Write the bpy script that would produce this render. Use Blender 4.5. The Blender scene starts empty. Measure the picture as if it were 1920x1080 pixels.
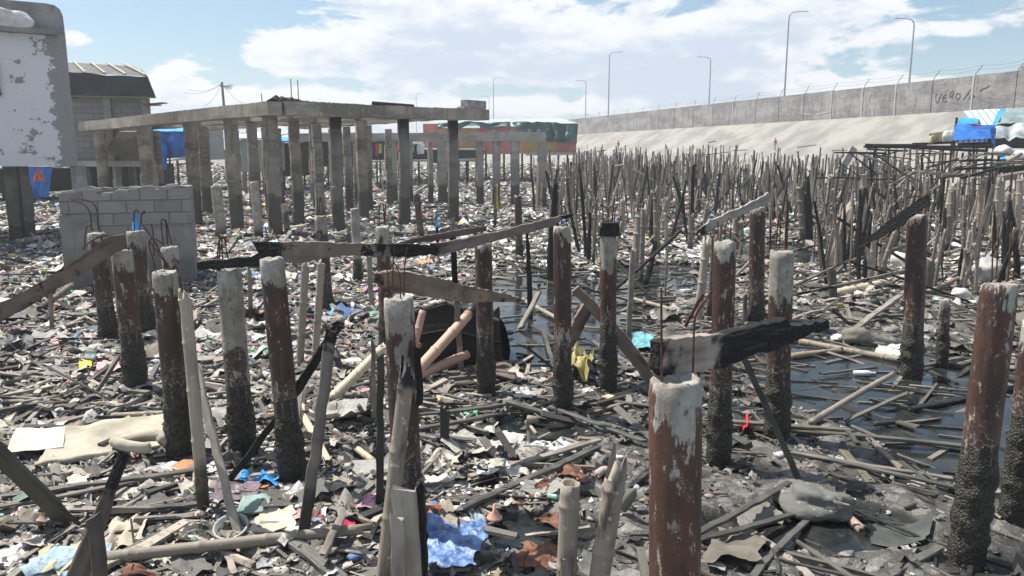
import bpy, math, random
import numpy as np
from mathutils import Vector, Matrix, noise as mn

RND = random.Random(11)
NR = np.random.default_rng(5)
SC = bpy.context.scene
COL = SC.collection
rad = math.radians
H = 2.4                     # eye height above the mud, metres
PIT = rad(9.9)
F = 1443.0                  # focal length in pixels of the 1920 px wide photograph
CP, SP = math.cos(PIT), math.sin(PIT)


def ray(u, v):
    dx, dy = (u - 960) / F, (540 - v) / F
    return (dx, CP + dy * SP, -SP + dy * CP)


def at(u, v, Y):
    r = ray(u, v)
    t = Y / r[1]
    return Vector((r[0] * t, Y, H + r[2] * t))


def G(u, v, z=0.0):
    r = ray(u, v)
    t = (z - H) / r[2]
    return Vector((r[0] * t, r[1] * t, z))


def proj(p):
    d = Vector(p) - Vector((0, 0, H))
    c = d.y * CP - d.z * SP
    up = d.y * SP + d.z * CP
    return 960 + F * d.x / c, 540 - F * up / c


def mpp(u, v, Y):
    return Y / ray(u, v)[1] / F


# ------------------------------------------------------------ numpy noise
_perm = NR.random((256, 256))


def vn(x, y, s=1.0, seed=0):
    x = np.asarray(x, float) * s + seed * 37.13
    y = np.asarray(y, float) * s + seed * 11.71
    xi = np.floor(x).astype(int); yi = np.floor(y).astype(int)
    fx = x - xi; fy = y - yi
    fx = fx * fx * (3 - 2 * fx); fy = fy * fy * (3 - 2 * fy)
    a = _perm[xi & 255, yi & 255]; b = _perm[(xi + 1) & 255, yi & 255]
    c = _perm[xi & 255, (yi + 1) & 255]; d = _perm[(xi + 1) & 255, (yi + 1) & 255]
    return (a * (1 - fx) + b * fx) * (1 - fy) + (c * (1 - fx) + d * fx) * fy - 0.5


def sst(x, a, b):
    t = np.clip((np.asarray(x, float) - a) / (b - a), 0, 1)
    return t * t * (3 - 2 * t)


# pools of shallow water: centre pixel, half width px, half height px, depth
POOLS_PX = [(1720, 745, 260, 105, .34), (1560, 720, 130, 66, .26), (1030, 590, 175, 85, .21), (985, 655, 120, 44, .2),
            (1260, 522, 120, 26, .26), (1470, 480, 130, 24, .24), (1640, 470, 120, 22, .2),
            (720, 880, 90, 28, .14), (1560, 1000, 160, 50, .17), (960, 815, 130, 24, .14), (1010, 1015, 110, 44, .15),
            (880, 915, 90, 22, .10), (1380, 1020, 70, 45, .14), (300, 905, 70, 14, .08), (1180, 560, 80, 30, .14),
            (1820, 860, 130, 70, .24)]
POOLS = []
for (u, v, a, b, d) in POOLS_PX:
    c = G(u, v); l = G(u - a, v); n_ = G(u, v + b); f_ = G(u, v - b)
    POOLS.append((c.x, (n_.y + f_.y) / 2, abs(c.x - l.x), (f_.y - n_.y) / 2, d))

# the flood wall runs from its near (right hand) to its far end
WA, WB = Vector((35.8, 55.0, 0)), Vector((11.3, 131.0, 0))
WD = (WB - WA).normalized()
WN = Vector((-WD.y, WD.x, 0))       # towards the shanty side
if WN.x > 0: WN = -WN


def wall_dist(x, y):
    return (np.asarray(x) - WA.x) * WN.x + (np.asarray(y) - WA.y) * WN.y


def gz(x, y):
    x = np.asarray(x, float); y = np.asarray(y, float)
    z = 0.075 + 0.10 * vn(x, y, .7, 1) + 0.09 * vn(x, y, 2.1, 2) + 0.055 * vn(x, y, 6.5, 3) + .012 * vn(x, y, 19, 4)
    z = z + .07 * sst(-x / np.maximum(y, 1), -.05, .35)
    for (cx, cy, ax, ay, d) in POOLS:
        q = ((x - cx) / ax) ** 2 + ((y - cy) / ay) ** 2
        z = z - d * (1 - sst(q, .25, 1.5))
    z = z + .7 * sst(y, 35, 100)
    return z


def gz1(x, y):
    return float(gz(np.array([x]), np.array([y]))[0])


# ------------------------------------------------------------ mesh building
class MB:
    def __init__(s):
        s.v = []; s.f = []; s.m = []; s.s = []; s.mi = 0; s.smooth = False

    def add(s, vs, fs):
        o = len(s.v)
        s.v += [tuple(p) for p in vs]
        for f in fs:
            s.f.append(tuple(i + o for i in f)); s.m.append(s.mi); s.s.append(s.smooth)

    def box(s, c, d, rot=None, taper=1.0):
        x, y, z = d[0] / 2, d[1] / 2, d[2] / 2
        vs = [Vector((sx * x * (taper if sz > 0 else 1), sy * y * (taper if sz > 0 else 1), sz * z))
              for sz in (-1, 1) for sy in (-1, 1) for sx in (-1, 1)]
        if rot is not None: vs = [rot @ p for p in vs]
        c = Vector(c)
        s.add([p + c for p in vs], [(0, 2, 3, 1), (4, 5, 7, 6), (0, 1, 5, 4), (2, 6, 7, 3), (0, 4, 6, 2), (1, 3, 7, 5)])

    def bar(s, p0, p1, w, t, up=Vector((0, 0, 1)), w1=None):
        p0, p1 = Vector(p0), Vector(p1)
        z = (p1 - p0).normalized()
        x = up.cross(z)
        if x.length < 1e-3: x = Vector((1, 0, 0)).cross(z)
        x.normalize(); y = z.cross(x)
        w1 = w if w1 is None else w1
        vs = []
        for p, ww in ((p0, w), (p1, w1)):
            for (a, b) in ((-1, -1), (1, -1), (1, 1), (-1, 1)):
                vs.append(p + x * (a * ww / 2) + y * (b * t / 2))
        s.add(vs, [(3, 2, 1, 0), (4, 5, 6, 7), (0, 1, 5, 4), (1, 2, 6, 5), (2, 3, 7, 6), (3, 0, 4, 7)])

    def tube(s, pts, rr, n=8, cap=True):
        pts = [Vector(p) for p in pts]
        if not isinstance(rr, (list, tuple)): rr = [rr] * len(pts)
        vs = []; prev = None
        for i, p in enumerate(pts):
            d = (pts[min(i + 1, len(pts) - 1)] - pts[max(i - 1, 0)]).normalized()
            if prev is None:
                x = d.orthogonal().normalized()
            else:
                x = (prev - d * prev.dot(d)).normalized()
            prev = x; y = d.cross(x)
            for k in range(n):
                a = 2 * math.pi * k / n
                vs.append(p + (x * math.cos(a) + y * math.sin(a)) * rr[i])
        fs = []
        for i in range(len(pts) - 1):
            for k in range(n):
                k2 = (k + 1) % n
                fs.append((i * n + k, i * n + k2, (i + 1) * n + k2, (i + 1) * n + k))
        if cap:
            fs.append(tuple(reversed(range(n)))); fs.append(tuple((len(pts) - 1) * n + k for k in range(n)))
        s.add(vs, fs)

    def rings(s, rings, cap0=True, cap1=True):
        n = len(rings[0]); vs = [p for r in rings for p in r]; fs = []
        for i in range(len(rings) - 1):
            for k in range(n):
                k2 = (k + 1) % n
                fs.append((i * n + k, i * n + k2, (i + 1) * n + k2, (i + 1) * n + k))
        if cap0: fs.append(tuple(reversed(range(n))))
        if cap1: fs.append(tuple((len(rings) - 1) * n + k for k in range(n)))
        s.add(vs, fs)

    def grid(s, fn, nu, nv):
        vs = [fn(i / nu, j / nv) for j in range(nv + 1) for i in range(nu + 1)]
        fs = [(j * (nu + 1) + i, j * (nu + 1) + i + 1, (j + 1) * (nu + 1) + i + 1, (j + 1) * (nu + 1) + i)
              for j in range(nv) for i in range(nu)]
        s.add(vs, fs)

    def mesh(s, name, mats):
        me = bpy.data.meshes.new(name)
        me.from_pydata(s.v, [], s.f)
        for m in (mats if isinstance(mats, (list, tuple)) else [mats]): me.materials.append(m)
        me.polygons.foreach_set('material_index', s.m)
        me.polygons.foreach_set('use_smooth', s.s)
        me.update()
        return me

    def build(s, name, mats, parent=None, mw=None):
        return link(name, s.mesh(name, mats), parent, mw)


def link(name, me, parent=None, mw=None):
    o = bpy.data.objects.new(name, me); COL.objects.link(o)
    if parent is not None: o.parent = parent
    if mw is not None: o.matrix_basis = mw
    return o


def tag(o, label, cat, group=None, kind=None):
    if label: o['label'] = label
    if cat: o['category'] = cat
    if group: o['group'] = group
    if kind: o['kind'] = kind
    return o


def empty(name, loc, label, cat, group=None, rz=0):
    o = bpy.data.objects.new(name, None); COL.objects.link(o)
    o.location = loc; o.rotation_euler = (0, 0, rz); o.empty_display_size = .2
    return tag(o, label, cat, group)


def struct(o):
    o['kind'] = 'structure'; return o


def zframe(p0, p1, roll=0.0):
    """matrix whose local Z runs from p0 to p1"""
    p0, p1 = Vector(p0), Vector(p1)
    z = (p1 - p0).normalized()
    ref = Vector((0, 1, 0)) if abs(z.z) > .75 else Vector((0, 0, 1))
    x = ref.cross(z).normalized() if abs(z.z) <= .75 else ref.cross(z).normalized()
    y = z.cross(x)
    M = Matrix((x, y, z)).transposed() @ Matrix.Rotation(roll, 3, 'Z')
    M = M.to_4x4(); M.translation = p0
    return M


# ------------------------------------------------------------ node helpers
class NT:
    def __init__(s, nt):
        s.nt = nt; nt.nodes.clear()

    def node(s, t, **pr):
        n = s.nt.nodes.new(t)
        for k, v in pr.items(): setattr(n, k, v)
        return n

    def put(s, sock, v):
        if isinstance(v, bpy.types.NodeSocket): s.nt.links.new(v, sock)
        elif isinstance(v, (tuple, list)):
            v = tuple(v)
            if sock.type == 'RGBA' and len(v) == 3: v = v + (1,)
            sock.default_value = v
        else: sock.default_value = v

    def math(s, op, a, b=0.0, clamp=False):
        n = s.node('ShaderNodeMath', operation=op, use_clamp=clamp)
        s.put(n.inputs[0], a); s.put(n.inputs[1], b)
        return n.outputs[0]

    def add(s, a, b): return s.math('ADD', a, b)
    def sub(s, a, b): return s.math('SUBTRACT', a, b)
    def mul(s, a, b): return s.math('MULTIPLY', a, b)

    def coord(s, kind='Object'): return s.node('ShaderNodeTexCoord').outputs[kind]
    def rand(s): return s.node('ShaderNodeObjectInfo').outputs['Random']
    def attr(s, name): return s.node('ShaderNodeAttribute', attribute_name=name).outputs['Color']

    def sep(s, v):
        n = s.node('ShaderNodeSeparateXYZ'); s.put(n.inputs[0], v); return n.outputs

    def comb(s, x, y, z):
        n = s.node('ShaderNodeCombineXYZ')
        for i, q in enumerate((x, y, z)): s.put(n.inputs[i], q)
        return n.outputs[0]

    def vadd(s, a, b):
        n = s.node('ShaderNodeVectorMath', operation='ADD'); s.put(n.inputs[0], a); s.put(n.inputs[1], b); return n.outputs[0]

    def map(s, co, scale=(1, 1, 1), loc=(0, 0, 0)):
        n = s.node('ShaderNodeMapping'); s.put(n.inputs[0], co)
        n.inputs['Scale'].default_value = scale; n.inputs['Location'].default_value = loc
        return n.outputs[0]

    def noise(s, co, scale, detail=4, rough=.55, dist=0.0):
        n = s.node('ShaderNodeTexNoise'); s.put(n.inputs['Vector'], co)
        n.inputs['Scale'].default_value = scale; n.inputs['Detail'].default_value = detail
        n.inputs['Roughness'].default_value = rough; n.inputs['Distortion'].default_value = dist
        return n.outputs['Fac']

    def voro(s, co, scale, feature='F1', out='Distance'):
        n = s.node('ShaderNodeTexVoronoi', feature=feature); s.put(n.inputs['Vector'], co)
        n.inputs['Scale'].default_value = scale
        return n.outputs[out]

    def smooth(s, x, a, b, lo=0.0, hi=1.0):
        n = s.node('ShaderNodeMapRange', interpolation_type='SMOOTHSTEP')
        s.put(n.inputs[0], x); s.put(n.inputs[1], a); s.put(n.inputs[2], b); s.put(n.inputs[3], lo); s.put(n.inputs[4], hi)
        return n.outputs[0]

    def ramp(s, fac, stops):
        n = s.node('ShaderNodeValToRGB'); s.put(n.inputs[0], fac)
        e = n.color_ramp.elements
        while len(e) < len(stops): e.new(.5)
        for i, (p, c) in enumerate(stops):
            e[i].position = p; e[i].color = (c[0], c[1], c[2], 1)
        return n.outputs[0]

    def mix(s, f, a, b, mode='MIX'):
        n = s.node('ShaderNodeMix', data_type='RGBA', blend_type=mode)
        s.put(n.inputs[0], f); s.put(n.inputs[6], a); s.put(n.inputs[7], b)
        return n.outputs[2]

    def bump(s, h, strength=.5, dist=.01, nrm=None):
        n = s.node('ShaderNodeBump'); n.inputs['Strength'].default_value = strength
        n.inputs['Distance'].default_value = dist; s.put(n.inputs['Height'], h)
        if nrm is not None: s.put(n.inputs['Normal'], nrm)
        return n.outputs[0]

    def out(s, color, rough=.8, normal=None, spec=.3, **kw):
        b = s.node('ShaderNodeBsdfPrincipled'); o = s.node('ShaderNodeOutputMaterial')
        s.put(b.inputs['Base Color'], color); s.put(b.inputs['Roughness'], rough)
        b.inputs['Specular IOR Level'].default_value = spec
        if normal is not None: s.put(b.inputs['Normal'], normal)
        for k, v in kw.items(): s.put(b.inputs[k.replace('_', ' ')], v)
        s.nt.links.new(b.outputs[0], o.inputs[0])
        return b


def mat(name, fn):
    m = bpy.data.materials.new(name); m.use_nodes = True
    fn(NT(m.node_tree)); return m


def hsl(t, c, amt=.35):
    """vary a colour's brightness per object"""
    r = t.math('MULTIPLY_ADD', t.rand(), amt)
    r.node.inputs[2].default_value = 1 - amt / 2
    n = t.node('ShaderNodeMix', data_type='RGBA', blend_type='MULTIPLY')
    n.inputs[0].default_value = 1; t.put(n.inputs[6], c); t.put(n.inputs[7], r)
    return n.outputs[2]


# ------------------------------------------------------------ materials
def m_wood(name, light, dark, char_lo=None, char_hi=None, L=1.0, axis=2, charcol=(.014, .0135, .0135), patch=.0, wet=0.0, rough=.85, amp=.12, mud=None):
    """timber with grain along one local axis; char_lo/char_hi: burnt ends, in metres along that axis"""
    def fn(t):
        co = t.coord(); rnd = t.rand()
        co2 = t.vadd(co, t.comb(t.mul(rnd, 13.0), t.mul(rnd, 7.0), t.mul(rnd, 5.0)))
        sc = [1, 1, 1]
        for i in range(3): sc[i] = .09 if i == axis else 1
        g = t.noise(t.map(co2, sc), 55, 5, .7)
        g2 = t.noise(t.map(co2, [q if q < 1 else 1 for q in sc]), 14, 3, .6)
        n3 = t.noise(co2, 5, 3)
        c = t.mix(g, dark, light)
        c = t.mix(t.smooth(g2, .45, .75), c, [q * .55 for q in dark])
        c = t.mix(t.smooth(n3, .4, .7, 0, .6), c, [q * 1.25 for q in light])
        if patch > 0:
            pm = t.smooth(t.noise(co2, 6, 5, .65), .62 - patch * .3, .68 - patch * .3)
            c = t.mix(pm, c, charcol)
        z = t.sep(co)[axis]
        wob = t.mul(t.sub(t.noise(co2, 9, 4, .6), .5), amp * 3)
        cm = None
        if char_lo is not None: cm = t.smooth(t.add(z, wob), char_lo - .02, char_lo + .05, 1, 0)
        if char_hi is not None:
            c2 = t.smooth(t.add(z, wob), char_hi - .05, char_hi + .02)
            cm = c2 if cm is None else t.math('MAXIMUM', cm, c2)
        h = g
        if cm is not None:
            crack = t.voro(t.vadd(t.map(co2, (1, 1, .45)), t.comb(t.mul(n3, .06), t.mul(g2, .05), 0.0)), 46, 'DISTANCE_TO_EDGE')
            cc = t.mix(t.smooth(crack, 0, .16), [q * .55 for q in charcol], charcol)
            cc = t.mix(t.smooth(t.noise(t.map(co2, sc), 40, 5, .75), .5, .7, 0, .7), cc, (.075, .07, .067))
            c = t.mix(cm, c, cc)
            h = t.add(t.mul(g, .5), t.mul(t.mul(t.smooth(crack, 0, .2), cm), .6))
        if mud is not None:
            mm = t.smooth(t.add(z, wob), mud - .1, mud + .1, 1, 0)
            c = t.mix(mm, c, (.045, .042, .036))
        c = hsl(t, c, .4)
        t.out(c, rough, t.bump(h, .55, .012), .25 + wet)
    return mat(name, fn)


def m_bamboo(name, light, dark, char_hi=None, stain=.3, mud=None, split=True):
    def fn(t):
        co = t.coord(); rnd = t.rand()
        co2 = t.vadd(co, t.comb(t.mul(rnd, 13.0), t.mul(rnd, 7.0), t.mul(rnd, 5.0)))
        g = t.noise(t.map(co2, (1, 1, .05)), 60, 4, .65)
        n = t.noise(t.map(co2, (1, 1, .35)), 9, 4, .65)
        c = t.mix(g, dark, light)
        c = t.mix(t.smooth(n, .52, .72, 0, stain * 2), c, [q * .35 for q in dark])
        c = t.mix(t.smooth(t.noise(co2, 22, 3), .62, .7, 0, .6), c, (.5, .47, .41))
        z = t.sep(co)[2]
        wob = t.mul(t.sub(t.noise(co2, 7, 4, .6), .5), .5)
        if char_hi is not None:
            c = t.mix(t.smooth(t.add(z, wob), char_hi - .05, char_hi + .05), c, (.011, .011, .012))
        if mud is not None:
            c = t.mix(t.smooth(t.add(z, wob), mud - .1, mud + .12, 1, 0), c, (.04, .038, .032))
        c = hsl(t, c, .35)
        t.out(c, .6, t.bump(g, .4, .006), .35)
    return mat(name, fn)


def m_concrete(name, a, b, stain=(.06, .055, .05), tide=None, scale=1.0, soot=None, streak=.5, bands=.45):
    """tide: local height below which the surface is black and wet; soot: height above which it is burnt"""
    def fn(t):
        co = t.coord(); rnd = t.rand()
        co2 = t.vadd(co, t.comb(t.mul(rnd, 23.0), t.mul(rnd, 17.0), t.mul(rnd, 9.0)))
        n1 = t.noise(co2, 1.6 * scale, 5, .6); n2 = t.noise(co2, 22 * scale, 4, .7)
        n3 = t.noise(t.map(co2, (1, 1, .12)), 7 * scale, 4, .65)
        c = t.mix(t.smooth(n1, .3, .7), a, b)
        c = t.mix(t.smooth(n2, .45, .8, 0, .5), c, [q * .6 for q in a])
        c = t.mix(t.smooth(n3, .52, .75, 0, streak), c, stain)
        z = t.sep(co)[2]
        wob = t.mul(t.sub(t.noise(co2, 3, 4, .6), .5), .7)
        bd = t.noise(t.map(co2, (.25, .25, 1.0)), 1.5, 3, .6)
        c = t.mix(t.smooth(bd, .46, .62, 0, bands), c, [q * .5 for q in b])
        c = t.mix(t.smooth(t.noise(co2, 9, 5, .7), .56, .68, 0, bands), c, [min(.6, q * 1.35) for q in a])
        if tide is not None:
            c = t.mix(t.smooth(t.add(z, wob), tide - .08, tide + .1, 1, 0), c, (.035, .033, .028))
            c = t.mix(t.smooth(t.add(z, wob), tide + .1, tide + 1.1, .55, 0), c, (.13, .12, .11))
        if soot is not None:
            c = t.mix(t.smooth(t.add(z, wob), soot - .5, soot + .25), c, (.014, .014, .016))
        t.out(hsl(t, c, .25), .9, t.bump(t.add(n2, t.mul(n3, .6)), .5, .02), .2)
    return mat(name, fn)


def m_pillar(name, h, wd, patch, barn, seed, grey=0.0, warm=0.0):
    """old concrete cast in a rusted sheet sleeve: pale head, rust, salt, and a dark tide band"""
    def fn(t):
        co = t.map(t.coord(), (1, 1, 1), (seed * 3.1, seed * 1.7, 0))
        z = t.sep(co)[2]
        n1 = t.noise(co, 5, 5, .6); n2 = t.noise(t.map(co, (1, 1, .16)), 16, 5, .65)
        n3 = t.noise(t.map(co, (1, 1, .5)), 7, 6, .62); n4 = t.noise(co, 45, 4, .7)
        conc = t.mix(n4, (.22, .205, .18), (.48, .455, .405))
        conc = t.mix(t.smooth(n1, .42, .62, 0, .75), conc, (.20, .175, .145))
        conc = t.mix(t.smooth(t.noise(t.map(co, (1, 1, .3)), 26, 5, .7), .5, .66, 0, .6), conc, (.12, .10, .085))
        conc = t.mix(t.smooth(t.noise(co, 30, 3), .62, .7, 0, .8), conc, (.08, .07, .06))
        ra = [p * (1 - warm) + q * warm for p, q in zip((.062, .034, .028), (.108, .052, .036))]; rb = [p * (1 - warm) + q * warm for p, q in zip((.030, .020, .018), (.052, .029, .023))]
        rust = t.mix(t.smooth(n2, .3, .7), ra, rb)
        n5 = t.noise(co, 95, 3, .7); n6 = t.noise(t.map(co, (1, 1, .35)), 24, 5, .7)
        rust = t.mix(t.smooth(n3, .5, .68, 0, .85), rust, (.115, .052, .031))
        rust = t.mix(t.smooth(n6, .54, .68, 0, .75), rust, (.135, .095, .08))
        rust = t.mix(t.smooth(n4, .56, .7, 0, .65), rust, (.15, .072, .042))
        rust = t.mix(t.smooth(n5, .58, .68, 0, .55), rust, (.02, .014, .013))
        rust = t.mix(t.smooth(t.add(n6, t.mul(n5, .4)), .83, .86), rust, (.38, .35, .31))
        edge = t.add(z, t.add(t.mul(t.sub(n3, .5), .62), t.mul(t.sub(n2, .5), .45)))
        wm = t.smooth(edge, h - wd - .012, h - wd + .012)
        pm = t.smooth(t.add(n3, t.mul(n2, .35)), .885 - patch * .25, .905 - patch * .25)
        m = t.math('MAXIMUM', wm, pm)
        if grey > 0: m = t.math('MAXIMUM', m, t.smooth(t.add(z, t.mul(t.sub(n1, .5), 1.2)), h * (1 - grey) - .1, h * (1 - grey) + .1))
        c = t.mix(m, rust, conc)
        salt = t.mul(t.smooth(t.add(z, t.mul(t.sub(n1, .5), .5)), barn + .06, barn + .42, 1, 0), t.smooth(n4, .47, .66))
        c = t.mix(salt, c, (.36, .335, .30))
        zb = t.add(z, t.mul(t.sub(n1, .5), .35))
        c = t.mix(t.smooth(zb, barn - .03, barn + .25, .8, 0), c, (.07, .058, .05))
        c = t.mix(t.smooth(zb, barn - .05, barn + .03, 1, 0), c, (.022, .02, .017))
        hgt = t.add(t.mul(m, -.9), t.add(t.add(t.mul(n4, .4), t.mul(n5, .3)), t.mul(n6, .5)))
        t.out(c, t.smooth(m, 0, 1, .5, .9), t.bump(hgt, .6, .012), .35)
    return mat(name, fn)


def m_plain(name, c, rough=.7, spec=.3, var=.25, scale=8, bump=.3, trans=0.0, two=None):
    def fn(t):
        co = t.coord(); n = t.noise(co, scale, 5, .6); n2 = t.noise(co, scale * 4, 3)
        col = t.mix(t.smooth(n, .3, .7, 0, 1), [q * (1 - var) for q in c], two or [min(1, q * (1 + var)) for q in c])
        col = t.mix(t.smooth(n2, .6, .72, 0, var), col, [q * .4 for q in c])
        t.out(col, rough, t.bump(n2, bump, .01), spec)
    return mat(name, fn)


def m_blocks(name, a, b, mortar, bw=.4, bh=.2, dirt=.4, stain=(.03, .03, .03)):
    def fn(t):
        co = t.coord(); s = t.sep(co)
        v = t.comb(t.add(s[0], s[1]), s[2], 0.0)
        n = t.node('ShaderNodeTexBrick'); t.put(n.inputs['Vector'], v)
        n.inputs['Scale'].default_value = 1; n.inputs['Brick Width'].default_value = bw
        n.inputs['Row Height'].default_value = bh; n.inputs['Mortar Size'].default_value = .011
        n.inputs['Mortar Smooth'].default_value = .3
        t.put(n.inputs['Color1'], a); t.put(n.inputs['Color2'], b); t.put(n.inputs['Mortar'], mortar)
        d = t.noise(co, 2.2, 5, .6); d2 = t.noise(co, 30, 4, .7)
        c = t.mix(t.smooth(d, .45, .75, 0, dirt), n.outputs[0], [q * .45 for q in a])
        c = t.mix(t.smooth(d2, .5, .75, 0, .45), c, [q * .55 for q in a])
        c = t.mix(t.smooth(t.noise(t.map(co, (1, 1, .3)), 3, 4), .66, .74, 0, .8), c, stain)
        h = t.sub(t.mul(d2, .4), t.mul(n.outputs[1], 1.0))
        t.out(c, .92, t.bump(h, .7, .02), .15)
    return mat(name, fn)


BAM_L, BAM_D = (.37, .31, .24), (.21, .165, .12)
M = {}
M['bamboo_pale'] = m_bamboo('bamboo_pale', (.37, .325, .265), (.20, .168, .13))
M['bamboo_grey'] = m_bamboo('bamboo_grey', (.245, .208, .168), (.12, .098, .078), mud=.35, stain=.45)
M['bamboo_mud'] = m_bamboo('bamboo_mud', (.34, .28, .21), (.17, .14, .105), stain=.5)
M['bamboo_pink'] = m_bamboo('bamboo_pink', (.52, .35, .26), (.40, .255, .185), stain=.12)
M['bamboo_cream'] = m_bamboo('bamboo_cream', (.58, .49, .35), (.43, .35, .24), stain=.1)
M['wood_grey'] = m_wood('wood_grey', (.29, .255, .22), (.13, .112, .095))
M['wood_pale'] = m_wood('wood_pale', (.35, .315, .275), (.185, .16, .135))
M['wood_brown'] = m_wood('wood_brown', (.21, .155, .115), (.09, .066, .05), patch=.12)
M['wood_wet'] = m_wood('wood_wet', (.125, .118, .102), (.04, .038, .033), rough=.5, wet=.2)
M['wood_char'] = m_wood('wood_char', (.02, .02, .02), (.006, .006, .006), char_lo=9, rough=.7)
M['wood_mix'] = m_wood('wood_mix', (.20, .175, .15), (.085, .074, .065), patch=.42)
M['rebar'] = m_plain('rebar', (.095, .042, .026), .85, .2, .5, 40)
M['conc'] = m_concrete('conc', (.34, .32, .285), (.25, .235, .21))
M['conc_pale'] = m_concrete('conc_pale', (.45, .43, .385), (.33, .31, .275), streak=.3)
# ------------------------------------------------------------ camera, sun, sky
cam = bpy.data.cameras.new('camera'); cam.sensor_width = 36; cam.lens = 36 * F / 1920
cam.clip_start = .05; cam.clip_end = 6000
co_ = bpy.data.objects.new('camera', cam); COL.objects.link(co_)
co_.location = (0, 0, H); co_.rotation_euler = (rad(90) - PIT, 0, 0)
SC.camera = co_
SC.view_settings.view_transform = 'Standard'; SC.view_settings.look = 'None'
SC.view_settings.gamma = 1; SC.view_settings.use_curve_mapping = False
SC.view_settings.exposure = .66
SC.cycles.use_denoising = True
SC.cycles.max_bounces = 6; SC.cycles.diffuse_bounces = 3; SC.cycles.glossy_bounces = 3

SUN_EL, SUN_AZ = rad(58), rad(-62)       # azimuth from +Y towards +X
sd = Vector((math.sin(SUN_AZ) * math.cos(SUN_EL), math.cos(SUN_AZ) * math.cos(SUN_EL), math.sin(SUN_EL)))
sl = bpy.data.lights.new('sun', 'SUN'); sl.energy = 5.0; sl.angle = rad(.53); sl.color = (1, .955, .88)
so = bpy.data.objects.new('sun', sl); COL.objects.link(so)
so.rotation_euler = sd.to_track_quat('Z', 'Y').to_euler()

W = bpy.data.worlds.new('World'); SC.world = W; W.use_nodes = True


def sky_nodes(t):
    g = t.coord('Generated'); s = t.sep(g)
    az = t.math('ARCTAN2', s[0], s[1]); el = t.math('ARCSINE', s[2])
    sky = t.node('ShaderNodeTexSky', sky_type='NISHITA')
    sky.sun_disc = False; sky.sun_elevation = SUN_EL; sky.sun_rotation = SUN_AZ
    sky.air_density = 1.0; sky.dust_density = 1.2; sky.ozone_density = 1.5
    blobs = [(900, 120, 420, 62, .30), (1330, 90, 330, 95, .24), (760, 50, 210, 70, .26), (1780, 20, 330, 55, .20),
             (185, 106, 75, 24, .42), (345, 192, 95, 42, .42), (450, 200, 90, 24, .25), (560, 205, 120, 22, .16), (1180, 208, 150, 22, .22),
             (840, 212, 160, 24, .24), (1460, 170, 300, 20, .15), (1200, 130, 160, 20, .16), (1850, 95, 150, 14, .18),
             (270, 40, 200, 95, -.40), (1060, 176, 150, 13, -.24), (1830, 138, 190, 26, -.26), (440, 160, 70, 34, -.12),
             (1600, -330, 620, 240, -.42), (700, -500, 500, 260, -.2), (500, -260, 300, 90, .12)]

    def dens(e, detail):
        n = t.noise(t.comb(t.mul(az, 3.4), t.mul(e, 8.5), 2.7), 2.4, detail, .6, .25)
        d = t.add(t.mul(t.sub(n, .5), 1.45), .5)
        for (u, v, su, sv, a) in blobs:
            ca = math.atan((u - 960) / F); ce = (288 - v) / F
            x = t.mul(t.sub(az, ca), F / su); y = t.mul(t.sub(e, ce), F / sv)
            q = t.add(t.mul(x, x), t.mul(y, y))
            d = t.add(d, t.mul(t.math('POWER', 2.718, t.mul(q, -1.0)), a))
        return d
    D = dens(el, 9); D2 = dens(t.add(el, 22 / F), 5)
    cover = t.smooth(D, .50, .63)
    grain = t.noise(t.comb(t.mul(az, 9.0), t.mul(el, 24.0), 1.0), 3.0, 7, .6)
    shade = t.mul(t.smooth(t.add(D2, t.mul(t.sub(grain, .5), .7)), .55, 1.0), .9)
    ccol = t.mix(shade, (9.9, 10.1, 10.4), (5.9, 7.0, 8.5))
    hz = t.smooth(el, 0.0, .16, .40, 0)
    skyc = t.mix(1.0, sky.outputs[0], (1.0, 1.18, 1.24), 'MULTIPLY')
    skyc = t.mix(t.smooth(el, .12, .5, .22, .03), skyc, (6.2, 8.4, 9.8))
    skyc = t.mix(hz, skyc, (7.2, 8.6, 9.4))
    c = t.mix(t.mul(cover, .97), skyc, ccol)
    b = t.node('ShaderNodeBackground'); o = t.node('ShaderNodeOutputWorld')
    t.put(b.inputs[0], c); b.inputs[1].default_value = .064
    t.nt.links.new(b.outputs[0], o.inputs[0])


sky_nodes(NT(W.node_tree))
W.cycles.sampling_method = 'MANUAL'; W.cycles.sample_map_resolution = 512


# ------------------------------------------------------------ big numpy meshes
def np_mesh(name, V, Q, mats, cols=None, mi=None, smooth=False):
    me = bpy.data.meshes.new(name)
    V = np.ascontiguousarray(V, np.float32).reshape(-1, 3); Q = np.ascontiguousarray(Q, np.int32)
    k = Q.shape[1]
    me.vertices.add(len(V)); me.vertices.foreach_set('co', V.ravel())
    me.loops.add(Q.size); me.loops.foreach_set('vertex_index', Q.ravel())
    me.polygons.add(len(Q)); me.polygons.foreach_set('loop_start', np.arange(0, Q.size, k, dtype=np.int32))
    for m in (mats if isinstance(mats, list) else [mats]): me.materials.append(m)
    if mi is not None: me.polygons.foreach_set('material_index', np.asarray(mi, np.int32))
    if smooth: me.polygons.foreach_set('use_smooth', np.ones(len(Q), bool))
    if cols is not None:
        a = me.color_attributes.new('Col', 'FLOAT_COLOR', 'POINT')
        c4 = np.ones((len(V), 4), np.float32); c4[:, :3] = cols
        a.data.foreach_set('color', c4.ravel())
    me.update(calc_edges=True); me.validate()
    return me


def quadgrid(nr, nc):
    i = np.arange(nr - 1)[:, None] * nc + np.arange(nc - 1)[None, :]
    return np.stack([i, i + 1, i + nc + 1, i + nc], -1).reshape(-1, 4)


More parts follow.
